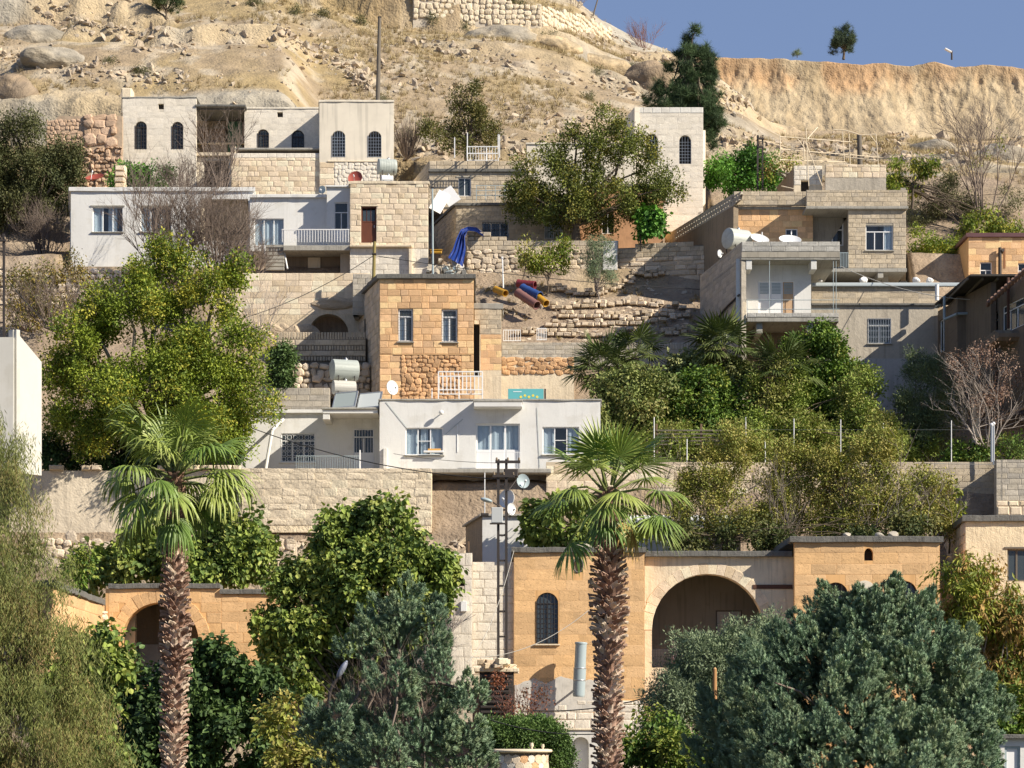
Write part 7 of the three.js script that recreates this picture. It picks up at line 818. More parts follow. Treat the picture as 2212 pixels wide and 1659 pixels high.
function foliage(parent, clumps, per, geos, cols, r, { scale = 1, mat = leafMat, mode, hue = 1, name = 'foliage' } = {}) {
  const L = geos.map(() => []), q = new THREE.Quaternion();
  for (const [c, R, dir] of clumps) { const tone = r(), n = Math.round(per * rr(.7, 1.3, r)), ax = dir ? dir.clone().multiplyScalar(.55).add(V(0, .8, 0)).normalize() : V(0, 1, 0);
    for (let i = 0; i < n; i++) { let p, m = new THREE.Matrix4(), s = scale * rr(.7, 1.3, r);
      if (mode === 'plume') { const t = r(), f = r() * 6.283, e = V(Math.cos(f), 0, Math.sin(f)); e.addScaledVector(ax, -e.dot(ax)).normalize(); const w = R * .8 * (1 - t * t * .9) * Math.pow(r(), .4); p = c.clone().addScaledVector(ax, (t - .45) * R * 1.7).addScaledVector(e, w); const d = ax.clone().multiplyScalar(.9).addScaledVector(e, .75 * (1 - t)).add(V(r() - .5, r() - .5, r() - .5).multiplyScalar(.3)).normalize(); q.setFromUnitVectors(V(0, 1, 0), d); }
      else { const d = V(r() * 2 - 1, r() * 2 - 1, r() * 2 - 1).normalize(), k = Math.pow(r(), .45); p = c.clone().addScaledVector(d, R * k); if (mode === 'hang') q.setFromEuler(new THREE.Euler((r() - .5) * .5, r() * 6.28, (r() - .5) * .5)); else q.setFromEuler(new THREE.Euler((r() - .5) * 1.6, r() * 6.28, (r() - .5) * 1.6)); }
      m.compose(p.sub(parent.position), q, V(s, s, s)); const col = cols[Math.floor(clamp((tone * .6 + r() * .5), 0, .999) * cols.length)]; const k = rr(.8, 1.25, r); L[Math.floor(r() * geos.length)].push([m, [col[0] * k * hue, col[1] * k, col[2] * k]]); } }
  L.forEach((l, i) => l.length && scatter(name, l, geos[i], mat, parent));
}
// tree: trunk, limbs and foliage; blobs are [px, py, rx, ry, dz, density]
function tree(name, label, cat, o) {
  const r = rng(o.seed || Math.round(o.base[0] * 7 + o.base[1])), D = o.D, b = at(o.base[0], o.base[1], o.base[2] ?? D), t = thing(name, label, cat, b, o.group), cl = crownClumps(o.blobs, D, o.cr || .8, o.dens ?? .5, r, o.rz ?? .8, o.shell);
  if (!o.noTrunk) { const a = new Acc(), lim = new Acc(), fork = o.fork ? at(o.fork[0], o.fork[1], o.base[2] ?? D).sub(b) : V(0, (o.trunkH ?? 1.5), 0); limbTree(a, V(0, -.4, 0), fork, o.tr || .22, r, 9); for (const [c] of cl.filter((_, i) => i % Math.max(1, Math.round(cl.length / (o.limbs ?? 26))) === 0)) limbTree(lim, fork.clone().multiplyScalar(rr(.6, 1, r)), c.clone().sub(b), (o.tr || .22) * .35, r, 4); mesh('trunk', a.geo(), o.bark || M.bark, t); if (!lim.empty) mesh('limbs', lim.geo(), o.limbMat || o.bark || M.bark, t).userData.kind = 'stuff'; }
  foliage(t, cl, o.per || 26, o.geo || CL.small, o.cols || COL.mulberry, r, { scale: o.scale || 1, mode: o.mode, mat: o.mat });
  return t;
}
function bareBush(name, label, cat, o) { // leafless, many fine twigs
  const r = rng(o.seed), b = at(o.base[0], o.base[1], o.D), t = thing(name, label, cat, b, o.group), st = new Acc(), tw = new Acc(), H = o.h, S = o.spread;
  const go = (p, d, L, rad, lev) => { let q = p, n = 3; const pts = [p]; for (let i = 0; i < n; i++) { d = d.clone().add(V(r() - .5, (r() - .45) * .6, r() - .5).multiplyScalar(o.kink ?? .35)).normalize(); const e = q.clone().addScaledVector(d, L / n); (lev < 1 ? st : tw).bar(q, e, rad * (1 - .25 * i), lev < 1 ? 5 : 3, rad * (1 - .25 * (i + 1))); q = e; pts.push(e); } if (lev < o.lev) { const k = o.kids[lev]; for (let i = 0; i < k; i++) { const at_ = pts[1 + Math.floor(r() * 3)]; const e = d.clone().add(V(r() - .5, (r() - .35), r() - .5).multiplyScalar(o.open ?? 1.5)).normalize(); go(at_.clone(), e, L * rr(.45, .75, r), rad * .55, lev + 1); } } };
  for (let i = 0; i < o.n; i++) { const f = r() * 6.28, k = Math.sqrt(r()); const s0 = V(Math.cos(f) * k * S * .25, -.2, Math.sin(f) * k * S * .25); st.bar(V(0, -.5, 0), s0, (o.rad || .05) * 1.2, 5, o.rad || .05); go(s0, V(Math.cos(f) * k * S / H + (o.lean || 0), 1, Math.sin(f) * k * S / H * .7).normalize(), H * rr(.45, .62, r), o.rad || .05, 0); }
  mesh('stems', st.geo(), o.mat || M.twig, t); const m = mesh('twigs', tw.geo(), o.mat || M.twig, t); m.userData.kind = 'stuff';
  if (o.leaves) foliage(t, o.leaves.blobs ? crownClumps(o.leaves.blobs, o.D, o.leaves.cr || .5, o.leaves.dens || .3, r, .7, .2) : [], o.leaves.per || 10, o.leaves.geo || CL.sparse, o.leaves.cols, r, { scale: o.leaves.scale || 1 });
  return t;
}
// palms -------------------------------------------------------------
function frond(a, h, d, L, droop, fold, r, tint, n = 34) { // h: hastula, d: direction of the midrib
  const up = V(0, 1, 0), s = Math.abs(d.y) > .97 ? V(1, 0, 0) : d.clone().cross(up).normalize(), nr = s.clone().cross(d).normalize(), A = 2.15, da = 2 * A / n, split = .5;
  for (let i = 0; i < n; i++) {
    const ang = -A + da * (i + .5), side = Math.sin(ang), rad = d.clone().multiplyScalar(Math.cos(ang)).addScaledVector(s, side).addScaledVector(nr, -Math.abs(side) * fold + (i % 2 ? .05 : -.05)).normalize(), across = d.clone().multiplyScalar(-Math.sin(ang)).addScaledVector(s, Math.cos(ang)).normalize(), len = L * (.72 + .28 * Math.cos(ang * .7)) * rr(.88, 1.1, r), K = 6; let p = h.clone(), dir = rad.clone(); const P = [[p.clone(), 0]], g = droop * rr(.6, 1.35, r);
    for (let k = 1; k <= K; k++) { const t = k / K; const w = sm(.25, 1, t) * g; dir = rad.clone().multiplyScalar(1 - clamp(w, 0, .96)).add(V(0, -clamp(w, 0, .96), 0)).normalize(); p = p.clone().addScaledVector(dir, len / K); P.push([p, t]); }
    const hw = (t) => { const q = t * len * Math.tan(da / 2) * 1.02; return t < split ? q : split * len * Math.tan(da / 2) * Math.pow(1 - (t - split) / (1 - split), .8) + .0015; };
    for (let k = 0; k < K; k++) { const [p0, t0] = P[k], [p1, t1] = P[k + 1], e0 = across.clone().multiplyScalar(hw(t0)), e1 = across.clone().multiplyScalar(hw(t1)), v0 = nr.clone().multiplyScalar(hw(t0) * .55), v1 = nr.clone().multiplyScalar(hw(t1) * .55), c = tint.map((x, m) => x * lerp(1, [1.9, 1.55, 1.5][m], t1 * .7)); const L0 = p0.clone().sub(e0), R0_ = p0.clone().add(e0), L1 = p1.clone().sub(e1), R1 = p1.clone().add(e1), C0 = p0.clone().add(v0), C1 = p1.clone().add(v1); a.quad(L0, C0, C1, L1, c).quad(C0, R0_, R1, C1, c); }
  }
}
function bootGeo(seed) { const r = rng(seed), a = new Acc(), W = .5, c = (t) => V(0, t, .12 + .55 * t * t), rows = []; for (let j = 0; j <= 3; j++) { const t = j / 3, w = W * (1 - .35 * t) * (j === 3 ? .8 : 1); rows.push([c(t).add(V(-w, (r() - .5) * .12 + (j === 3 ? .12 : 0), -.12)), c(t).add(V(-w * .3, (j === 3 ? -.12 : 0), .05)), c(t).add(V(w * .3, (j === 3 ? -.1 : 0), .05)), c(t).add(V(w, (r() - .5) * .12 + (j === 3 ? .1 : 0), -.12))]); } for (let j = 0; j < 3; j++) for (let i = 0; i < 3; i++) a.quad(rows[j][i], rows[j][i + 1], rows[j + 1][i + 1], rows[j + 1][i]); const bk = rows.map((q) => q.map((p) => p.clone().add(V(0, -.02, -.1)))); for (let i = 0; i < 3; i++) a.quad(rows[3][i], rows[3][i + 1], bk[3][i + 1], bk[3][i]); for (let j = 0; j < 3; j++) { a.quad(bk[j][0], rows[j][0], rows[j + 1][0], bk[j + 1][0]); a.quad(rows[j][3], bk[j][3], bk[j + 1][3], rows[j + 1][3]); } return a.geo(); }
const BOOTS = [1, 2, 3, 4, 5].map(bootGeo), bootMats = [[.36, .215, .15], [.5, .33, .245], [.23, .135, .095], [.7, .55, .43], [.82, .66, .5], [.42, .265, .19]].map((c) => std(c, { side: THREE.DoubleSide, map: T.grain }));
function palm(label, px, pyTop, D, prof, opt) { // prof: [row, width px]
  const s = mpp(D), base = at(px, 1760, D), t = thing('fan_palm', label, 'palm tree', base, 'tall fan palms in front'), r = rng(opt.seed), top = at(px + (opt.shift || 0), pyTop, D).sub(base), H = top.y, W = (y) => { const row = 1760 - y / s; return ramp(prof, row) * s / 2; }, ctr = (y) => V(top.x * y / H + (opt.bend || 0) * Math.sin(y / H * 3), y, 0);
  const pts = []; for (let i = 0; i <= 40; i++) { const y = H * i / 40; pts.push([Math.max(.05, W(y) * .62), y]); } const g = lathe(pts, 16), P = g.attributes.position; for (let i = 0; i < P.count; i++) { const c = ctr(P.getY(i)); P.setX(i, P.getX(i) + c.x); P.setZ(i, P.getZ(i) + c.z); } g.computeVertexNormals(); mesh('trunk', g, std([.10, .065, .045], { map: rep(T.grain, 6, 8) }), t);
  let n = 0, y = 0, k = 0; const rest = new Acc();
  while (y < H - .15) { const w = W(y), row = 1760 - y / s, fl = ramp(opt.flare, row), sz = ramp(opt.size, row), f = k * 2.399963 + .3, c = ctr(y), front = Math.sin(f) > -.35, q = new THREE.Quaternion().setFromEuler(new THREE.Euler(fl + rr(-.25, .25, r), Math.PI / 2 - f, rr(-.3, .3, r), 'YXZ')), p = c.clone().add(V(Math.cos(f) * w * .6, y - c.y, Math.sin(f) * w * .6)), sc = V(sz * rr(.85, 1.2, r), sz * rr(.8, 1.3, r), sz * rr(.8, 1.2, r)), gi = Math.floor(r() * 5), pale = ramp(opt.pale, row), mi = r() < pale ? 3 + Math.floor(r() * 2) : Math.floor(r() * 3) === 0 ? 5 : Math.floor(r() * 3);
    if (front && n < 298 && row < 1700) { const m = mesh('leaf_base', BOOTS[gi], bootMats[mi], t); m.position.copy(p); m.quaternion.copy(q); m.scale.copy(sc); n++; } else rest.add(BOOTS[gi], new THREE.Matrix4().compose(p, q, sc)); k++; y += opt.step * sz * sz / (2 * Math.PI * w) * 1.0; }
  if (!rest.empty) { const m = mesh('leaf_bases', rest.geo(), bootMats[0], t); m.userData.kind = 'stuff'; }
  // crown
  const hub = ctr(H); const N = opt.fronds; for (let i = 0; i < N; i++) { const e = opt.list ? opt.list[i] : null, u = (i + .5) / N, az = e ? e[0] : i * 2.399963 + r(), el = e ? e[1] : lerp(1.4, opt.low ?? -.5, u) + rr(-.3, .3, r), d = V(Math.cos(az) * Math.cos(el), Math.sin(el), Math.sin(az) * Math.cos(el)), pl = opt.petiole * rr(.8, 1.15, r) * (el > 1 ? .6 : 1), st = hub.clone().add(V(Math.cos(az) * .12, lerp(.1, -.35, u), Math.sin(az) * .12)), mid = st.clone().addScaledVector(d, pl * .6), droopP = el < .3 ? .12 : .04, h = st.clone().addScaledVector(d, pl).add(V(0, -pl * droopP, 0)); const a = new Acc(); a.bar(st, mid, .035, 5, .025).bar(mid, h, .025, 5, .016); const pm = a.p.length; const G = new THREE.Group(); G.name = 'frond'; t.add(G); mesh('petiole', a.geo(), std([.17, .2, .06]), G); const b = new Acc(), dd = d.clone().add(V(0, -.18 - .25 * u, 0)).normalize(), dead = e && e[2]; const tint = dead ? [.33, .24, .07] : mixc([.09, .18, .025], [.24, .32, .07], r()); frond(b, h, dd, opt.L * rr(.88, 1.12, r), dead ? 1.1 : lerp(opt.droop[0], opt.droop[1], u) * rr(.7, 1.2, r), lerp(.1, .55, u) * rr(.5, 1.3, r), r, tint); mesh('blade', b.geo(), leafMatV, G); }
  return t;
}
palm('left tall fan palm with shaggy drooping crown and narrow boot covered trunk', 372, 1018, 55, [[1020, 46], [1100, 50], [1250, 52], [1400, 58], [1500, 48], [1760, 44]], { seed: 11, fronds: 31, petiole: 1.05, L: 1.02, droop: [.4, 1.1], low: -.6, shift: 3, flare: [[1020, .0], [1200, .15], [1300, .55], [1450, .5], [1700, .25]], size: [[1060, .15], [1250, .17], [1400, .19], [1700, .16]], pale: [[1060, .02], [1200, .2], [1400, .3], [1600, .55]], step: .62, bend: .05 });
palm('right tall fan palm with stiff fans and a thick shaggy trunk before the ochre house', 1312, 1052, 52, [[1050, 44], [1190, 54], [1240, 66], [1320, 72], [1400, 64], [1450, 54], [1600, 60], [1760, 58]], { seed: 23, fronds: 25, petiole: 1.05, L: .88, droop: [.06, .75], low: -.75, shift: 2, flare: [[1100, .1], [1200, .45], [1320, .75], [1420, .35], [1600, .5], [1700, .3]], size: [[1100, .15], [1240, .19], [1340, .2], [1450, .16], [1700, .165]], pale: [[1100, .15], [1250, .3], [1350, .35], [1700, .4]], step: .68, bend: .02 });
{ const D = 52, t = thing('dead_frond', 'dead straw yellow palm frond hanging by the right palm trunk', 'palm frond', at(1352, 1130, D)), b = new Acc(), r = rng(5); frond(b, V(.12, -.1, .1), V(.3, -.95, .1).normalize(), .85, 1.1, .5, r, [.36, .27, .08], 26); mesh('blade', b.geo(), leafMatV, t); mesh('petiole', new Acc().bar(V(-.3, .15, 0), V(.12, -.1, .1), .03, 5, .02).geo(), M.woodGrey, t); }
// garden fan palms with little visible trunk
function gardenPalm(label, px, py, D, L, n, seed, rowBase) { const b = at(px, rowBase, D), t = thing('garden_palm', label, 'palm tree', b, 'young fan palms in the walled garden'), r = rng(seed), hub = V(0, Yp(py, D) - b.y, 0); mesh('trunk', lathe([[.4, 0], [.36, hub.y * .5], [.3, hub.y], [.1, hub.y + .2]], 12), std([.14, .10, .07], { map: rep(T.grain, 4, 6) }), t); for (let i = 0; i < n; i++) { const u = (i + .5) / n, az = i * 2.39996 + r(), el = lerp(1.3, -.35, u), d = V(Math.cos(az) * Math.cos(el), Math.sin(el), Math.sin(az) * Math.cos(el)), h = hub.clone().addScaledVector(d, rr(1, 1.5, r)); const G = new THREE.Group(); G.name = 'frond'; t.add(G); mesh('petiole', new Acc().bar(hub, h, .03, 4, .02).geo(), std([.14, .17, .05]), G); const b2 = new Acc(); frond(b2, h, d.clone().add(V(0, -.1, 0)).normalize(), L * rr(.85, 1.1, r), lerp(.05, .4, u), .25, r, mixc([.05, .09, .018], [.11, .15, .035], r()), 26); mesh('blade', b2.geo(), leafMatV, G); } }
gardenPalm('fan palm at the left end of the walled garden beside the patched wall', 1302, 800, 146, 1.35, 26, 31, 960); gardenPalm('tallest fan palm of the garden under the white balcony', 1560, 752, 146.5, 1.5, 26, 32, 960); gardenPalm('fan palm right of the tallest one, hanging over the bright green bush', 1688, 805, 144, 1.35, 24, 33, 960); gardenPalm('fan palm in the middle of the garden, half hidden by leaves', 1370, 775, 147, 1.2, 18, 34, 960);
// --- big crowns in front
const conifer = (label, D, blobs, o = {}) => tree('blue_cypress', label, 'conifer', { D, blobs, base: o.base, cr: o.cr || .5, dens: o.dens || .62, per: o.per || 26, geo: CL.plume, cols: COL.conifer, mode: 'plume', mat: dullLeaf, rz: .75, shell: .72, tr: .2, limbs: o.limbs ?? 8, trunkH: 2, seed: o.seed, scale: o.scale || .66, fork: o.fork, bark: M.twig });
conifer('huge blue green cypress bush filling the lower right of the picture', 62, [[1865, 1485, 200, 180], [1760, 1515, 180, 155, -1], [1985, 1505, 150, 150, -.6], [1880, 1365, 120, 80], [1780, 1400, 110, 90], [1960, 1390, 90, 90], [1660, 1560, 140, 120], [2070, 1590, 100, 130], [1850, 1640, 250, 130, -2], [1620, 1640, 130, 110, .5], [2020, 1660, 140, 110, -1.5], [1880, 1450, 110, 90, .5], [1800, 1460, 90, 80, .5], [1815, 1300, 34, 40], [1900, 1288, 42, 36], [1960, 1330, 36, 34], [1720, 1372, 42, 36], [2040, 1405, 40, 36], [2095, 1470, 36, 40], [1650, 1450, 46, 40], [2150, 1560, 36, 42]], { base: [1860, 1740, 62], seed: 3, dens: .95, per: 80, cr: .5 });
conifer('thin blue green conifer with bare brown inner twigs right of the street lamp', 64, [[862, 1300, 48, 45, 0, 1], [835, 1360, 60, 34], [770, 1395, 52, 28], [890, 1395, 70, 42], [930, 1345, 36, 40], [950, 1470, 55, 60], [1000, 1540, 46, 80], [845, 1490, 52, 44, -.8], [800, 1530, 58, 36], [720, 1555, 52, 40, -.6], [700, 1600, 70, 40], [835, 1630, 85, 48, -1], [930, 1610, 62, 75, -.5], [1000, 1640, 60, 60], [750, 1650, 70, 40]], { base: [853, 1740, 64.4], seed: 4, dens: .85, per: 60, cr: .42, limbs: 16, fork: [857, 1330] });
bareBush('dry_twigs', 'tangle of dry brown twigs inside the thin conifer', 'twigs', { base: [865, 1700], D: 64.6, h: 4.4, spread: 1.9, n: 26, lev: 2, kids: [5, 5], rad: .022, seed: 5, mat: M.twig });
tree('olive_tree', 'silvery olive tree in front of the great arch', 'olive tree', { D: 75, base: [1530, 1740], blobs: [[1530, 1440, 90, 60], [1470, 1490, 60, 90], [1600, 1420, 60, 60], [1560, 1530, 100, 90, .5], [1430, 1560, 45, 60], [1660, 1390, 50, 50, .5], [1500, 1620, 90, 70, 1]], cr: .45, dens: 1.1, per: 30, geo: CL.olive, cols: COL.olive, mat: dullLeaf, tr: .14, limbs: 10, seed: 6 });
tree('citrus_bush', 'dark glossy green bush at the foot of the right palm', 'bush', { D: 68, base: [1410, 1760], blobs: [[1400, 1590, 55, 60], [1440, 1630, 70, 60], [1370, 1640, 40, 50], [1490, 1650, 60, 50], [1560, 1650, 70, 40]], cr: .42, dens: .55, per: 26, geo: CL.mid, scale: .62, cols: COL.citrus, tr: .12, seed: 7 });
tree('willow_tree', 'drooping olive green pepper tree filling the left edge', 'tree', { D: 48, base: [60, 1800], blobs: [[-20, 930, 60, 70], [30, 960, 40, 50], [10, 1010, 75, 90], [20, 1110, 85, 90], [50, 1200, 85, 90], [40, 1310, 120, 110], [70, 1410, 120, 110], [60, 1520, 170, 110], [110, 1610, 160, 90], [-60, 1400, 120, 250], [30, 1680, 220, 90]], cr: .36, dens: .62, per: 26, geo: CL.willow, scale: .68, cols: COL.willow, mode: 'hang', tr: .16, rz: .8, trunkH: 4, limbs: 8, seed: 8 });
tree('fig_tree', 'bright fig tree between the pepper tree and the left arch', 'fig tree', { D: 70, base: [190, 1780], blobs: [[215, 1400, 50, 40], [235, 1440, 45, 50], [190, 1480, 70, 60], [170, 1560, 80, 70], [120, 1500, 60, 70], [200, 1640, 60, 60]], cr: .5, dens: .65, per: 20, geo: CL.broad, scale: .72, cols: COL.fig, tr: .12, seed: 9 });
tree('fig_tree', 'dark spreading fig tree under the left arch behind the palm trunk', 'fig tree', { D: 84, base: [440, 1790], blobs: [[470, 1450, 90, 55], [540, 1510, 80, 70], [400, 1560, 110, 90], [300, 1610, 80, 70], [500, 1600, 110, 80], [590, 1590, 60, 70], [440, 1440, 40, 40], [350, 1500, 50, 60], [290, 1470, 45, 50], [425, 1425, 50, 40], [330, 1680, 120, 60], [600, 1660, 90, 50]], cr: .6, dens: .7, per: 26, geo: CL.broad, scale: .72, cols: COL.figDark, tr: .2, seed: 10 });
tree('loquat_bush', 'yellowish green bush at the bottom left of the thin conifer', 'bush', { D: 76, base: [660, 1780], blobs: [[640, 1600, 60, 55], [680, 1640, 70, 40], [610, 1560, 30, 45]], cr: .5, dens: .5, per: 14, geo: CL.mid, cols: COL.thin, tr: .1, seed: 12 });
tree('fig_tree', 'large round glossy fig tree below the cream terrace wall', 'fig tree', { D: 109, base: [760, 1600], blobs: [[800, 1180, 115, 80], [890, 1200, 90, 70], [730, 1230, 110, 80], [680, 1320, 110, 100], [620, 1380, 55, 90], [830, 1290, 140, 100], [940, 1250, 45, 70], [700, 1430, 120, 80], [860, 1360, 90, 60], [640, 1470, 50, 40], [830, 1130, 50, 40]], cr: .75, dens: .75, per: 32, geo: CL.broad, scale: .85, cols: COL.fig, tr: .3, seed: 13, shell: .7 });
tree('ivy_mass', 'green climbing leaves above the ruined arch behind the left palm', 'climber', { D: 124, base: [400, 1290], blobs: [[280, 1200, 90, 55], [230, 1240, 50, 40], [360, 1190, 80, 60], [470, 1190, 90, 60], [550, 1200, 60, 55], [510, 1130, 60, 40], [430, 1240, 120, 35], [330, 1140, 60, 30], [200, 1225, 25, 22]], cr: .65, dens: .5, per: 20, geo: CL.broad, cols: COL.fig, tr: .15, seed: 14, scale: 1.05 });
tree('small_shrub', 'small light green shrub sticking out right of the pepper tree', 'shrub', { D: 100, base: [190, 1250], blobs: [[185, 1205, 22, 30], [160, 1230, 30, 22]], cr: .35, dens: .6, per: 18, geo: CL.mid, cols: COL.citrus, tr: .06, seed: 15, scale: .7 });
tree('yellow_tree', 'yellowing leafy tree at the right edge under the plaster house', 'tree', { D: 104, base: [2130, 1620], blobs: [[2080, 1270, 55, 50], [2150, 1290, 70, 55], [2190, 1360, 60, 70], [2110, 1350, 60, 60], [2190, 1450, 60, 60], [2090, 1430, 45, 50], [2150, 1500, 80, 50], [2070, 1340, 40, 50]], cr: .7, dens: .7, per: 22, geo: CL.ailanthus, cols: COL.autumn, tr: .16, seed: 16, limbMat: M.barkPale }); tree('dark_bush', 'dark green bush at the right edge below the yellowing tree', 'bush', { D: 98, base: [2170, 1650], blobs: [[2190, 1540, 60, 60], [2150, 1570, 50, 50], [2220, 1600, 60, 40]], cr: .6, dens: .55, per: 24, geo: CL.mid, cols: COL.citrus, tr: .1, seed: 17 });
bareBush('red_shrub', 'bare shrub with red brown leaves at the corner of the ochre house', 'shrub', { base: [1120, 1570], D: 108, h: 2.3, spread: 1.2, n: 14, lev: 2, kids: [4, 4], rad: .03, seed: 18, mat: M.twigRed, leaves: { blobs: [[1085, 1500, 30, 38], [1130, 1520, 36, 32], [1165, 1495, 22, 30]], cols: COL.red, cr: .35, dens: .3, per: 11, scale: .7 } });
tree('vine_mass', 'dense green vine hanging behind the tiled parapet', 'vine', { D: 97, base: [1056, 1690], blobs: [[1080, 1580, 40, 18], [1140, 1582, 60, 20], [1195, 1600, 34, 26], [1060, 1605, 22, 28], [1210, 1640, 20, 40], [1120, 1600, 70, 16]], cr: .32, per: 30, geo: CL.small, cols: COL.vine, tr: .06, seed: 19, scale: .6, dens: 1.3 });
bareBush('bare_branches', 'pale bare branches reaching right from the large fig tree', 'branches', { base: [905, 1420], D: 107, h: 3.2, spread: 1.2, n: 8, lev: 2, kids: [4, 4], rad: .05, seed: 20, mat: M.twigPale, lean: 1.0 });
// --- middle distance
tree('mulberry_tree', 'huge yellow green mulberry tree between the left palm and the beige wall', 'tree', { D: 137, base: [330, 1030, 139], fork: [335, 930], blobs: [[350, 880, 190, 110], [200, 860, 110, 110], [480, 850, 110, 110], [300, 740, 170, 110], [430, 700, 110, 90], [360, 610, 80, 80], [520, 760, 70, 80], [180, 760, 80, 90], [375, 555, 25, 30], [470, 630, 40, 50], [230, 680, 70, 60], [300, 620, 60, 50], [560, 880, 40, 60], [130, 900, 40, 70], [420, 930, 120, 50], [250, 950, 100, 50], [520, 590, 18, 35], [150, 800, 45, 60]], cr: 1.0, dens: .58, per: 38, geo: CL.small, cols: COL.mulberry, tr: .5, limbs: 40, limbMat: M.barkPale, seed: 21, shell: .5 });
tree('mulberry_tree', 'green mulberry tree on a dark trunk before the pale tower house', 'tree', { D: 168, base: [1245, 520, 168], fork: [1250, 470], blobs: [[1240, 400, 110, 60], [1330, 330, 70, 70], [1315, 270, 35, 40], [1180, 380, 60, 50], [1350, 420, 90, 60], [1140, 390, 40, 45], [1240, 330, 70, 50], [1420, 390, 45, 40], [1280, 460, 100, 35], [1390, 470, 50, 40], [1160, 440, 50, 40], [1400, 345, 35, 30], [1200, 470, 50, 30], [1120, 430, 30, 35], [1445, 420, 30, 30], [1270, 300, 30, 35]], cr: .8, dens: .42, per: 26, geo: CL.small, cols: [[.15, .185, .03], [.21, .24, .04], [.1, .13, .025], [.3, .28, .05]], tr: .4, limbs: 30, seed: 22, bark: M.bark, shell: .35 });
tree('poplar_bush', 'loose olive green tree behind the metal bed on the grey house', 'tree', { D: 186, base: [1010, 345], blobs: [[1010, 250, 60, 50], [960, 280, 40, 40], [1060, 270, 45, 45], [1020, 215, 30, 30], [1000, 300, 70, 30], [930, 290, 25, 25], [985, 225, 18, 25]], cr: .7, dens: .3, per: 18, geo: CL.small, cols: [[.15, .15, .03], [.11, .12, .025], [.2, .17, .05]], tr: .2, seed: 23, shell: .3, limbs: 40 });
tree('bright_bush', 'bright green leafy tree right of the pale tower house', 'tree', { D: 180, base: [1600, 430], blobs: [[1600, 370, 60, 42], [1570, 390, 40, 35], [1640, 380, 40, 40], [1545, 360, 20, 30], [1610, 340, 30, 22], [1655, 395, 25, 25]], cr: .7, dens: .6, per: 26, geo: CL.mid, cols: COL.bright, tr: .2, seed: 24 });
tree('pine_tree', 'tall dark pine behind the pale tower house', 'pine tree', { D: 191, base: [1490, 300], fork: [1490, 100], blobs: [[1497, 90, 20, 25], [1490, 125, 38, 30], [1530, 118, 26, 18], [1470, 165, 48, 32], [1525, 160, 30, 20], [1450, 205, 50, 26], [1500, 205, 50, 34], [1545, 165, 16, 12], [1425, 215, 30, 14], [1480, 245, 70, 22], [1530, 250, 42, 26], [1520, 285, 50, 30], [1555, 265, 22, 18], [1500, 230, 60, 30], [1545, 215, 18, 10]], cr: .62, dens: .55, per: 22, geo: CL.tuft, cols: COL.pine, mat: dullLeaf, tr: .32, limbs: 40, seed: 25, scale: 1.25, shell: .45 });
tree('ridge_pine', 'single bushy pine on the edge of the earth cliff', 'pine tree', { D: 326, base: [1822, 122], blobs: [[1822, 102, 31, 17], [1822, 80, 20, 16], [1824, 62, 10, 14], [1800, 92, 16, 12], [1843, 94, 15, 12]], cr: .7, dens: .6, per: 22, geo: CL.tuft, cols: [[.05, .085, .045], [.075, .11, .055], [.04, .065, .035]], mat: dullLeaf, tr: .2, seed: 26, scale: 1.3 }); tree('ridge_shrub', 'small grey green shrub on the cliff edge left of the ridge pine', 'shrub', { D: 326, base: [1722, 118], blobs: [[1722, 113, 12, 5]], cr: .5, dens: .5, per: 18, geo: CL.tuft, cols: COL.olive, mat: dullLeaf, tr: .06, trunkH: .4, seed: 27 });
{ const g = onGround(358, 45) || at(358, 45, 240), D = -g.z; tree('small_pine', 'small round pine standing alone high on the left slope', 'pine tree', { D, base: [358, 45], fork: [359, 22], blobs: [[360, 4, 34, 14], [345, -8, 26, 14], [378, -4, 20, 14]], cr: .6, dens: .7, per: 24, geo: CL.tuft, cols: [[.06, .10, .035], [.09, .13, .05]], mat: dullLeaf, tr: .13, seed: 28, scale: 1.1 }); }
tree('dark_oak', 'dark dense evergreen oak at the left edge below the rocks', 'tree', { D: 177, base: [80, 490], blobs: [[60, 340, 90, 75], [20, 400, 70, 80], [110, 380, 60, 75], [70, 430, 90, 45], [140, 330, 30, 40], [-40, 380, 60, 110], [45, 280, 50, 25], [150, 400, 25, 30]], cr: .8, dens: .62, per: 26, geo: CL.small, cols: COL.dark, tr: .4, seed: 29, shell: .7 });
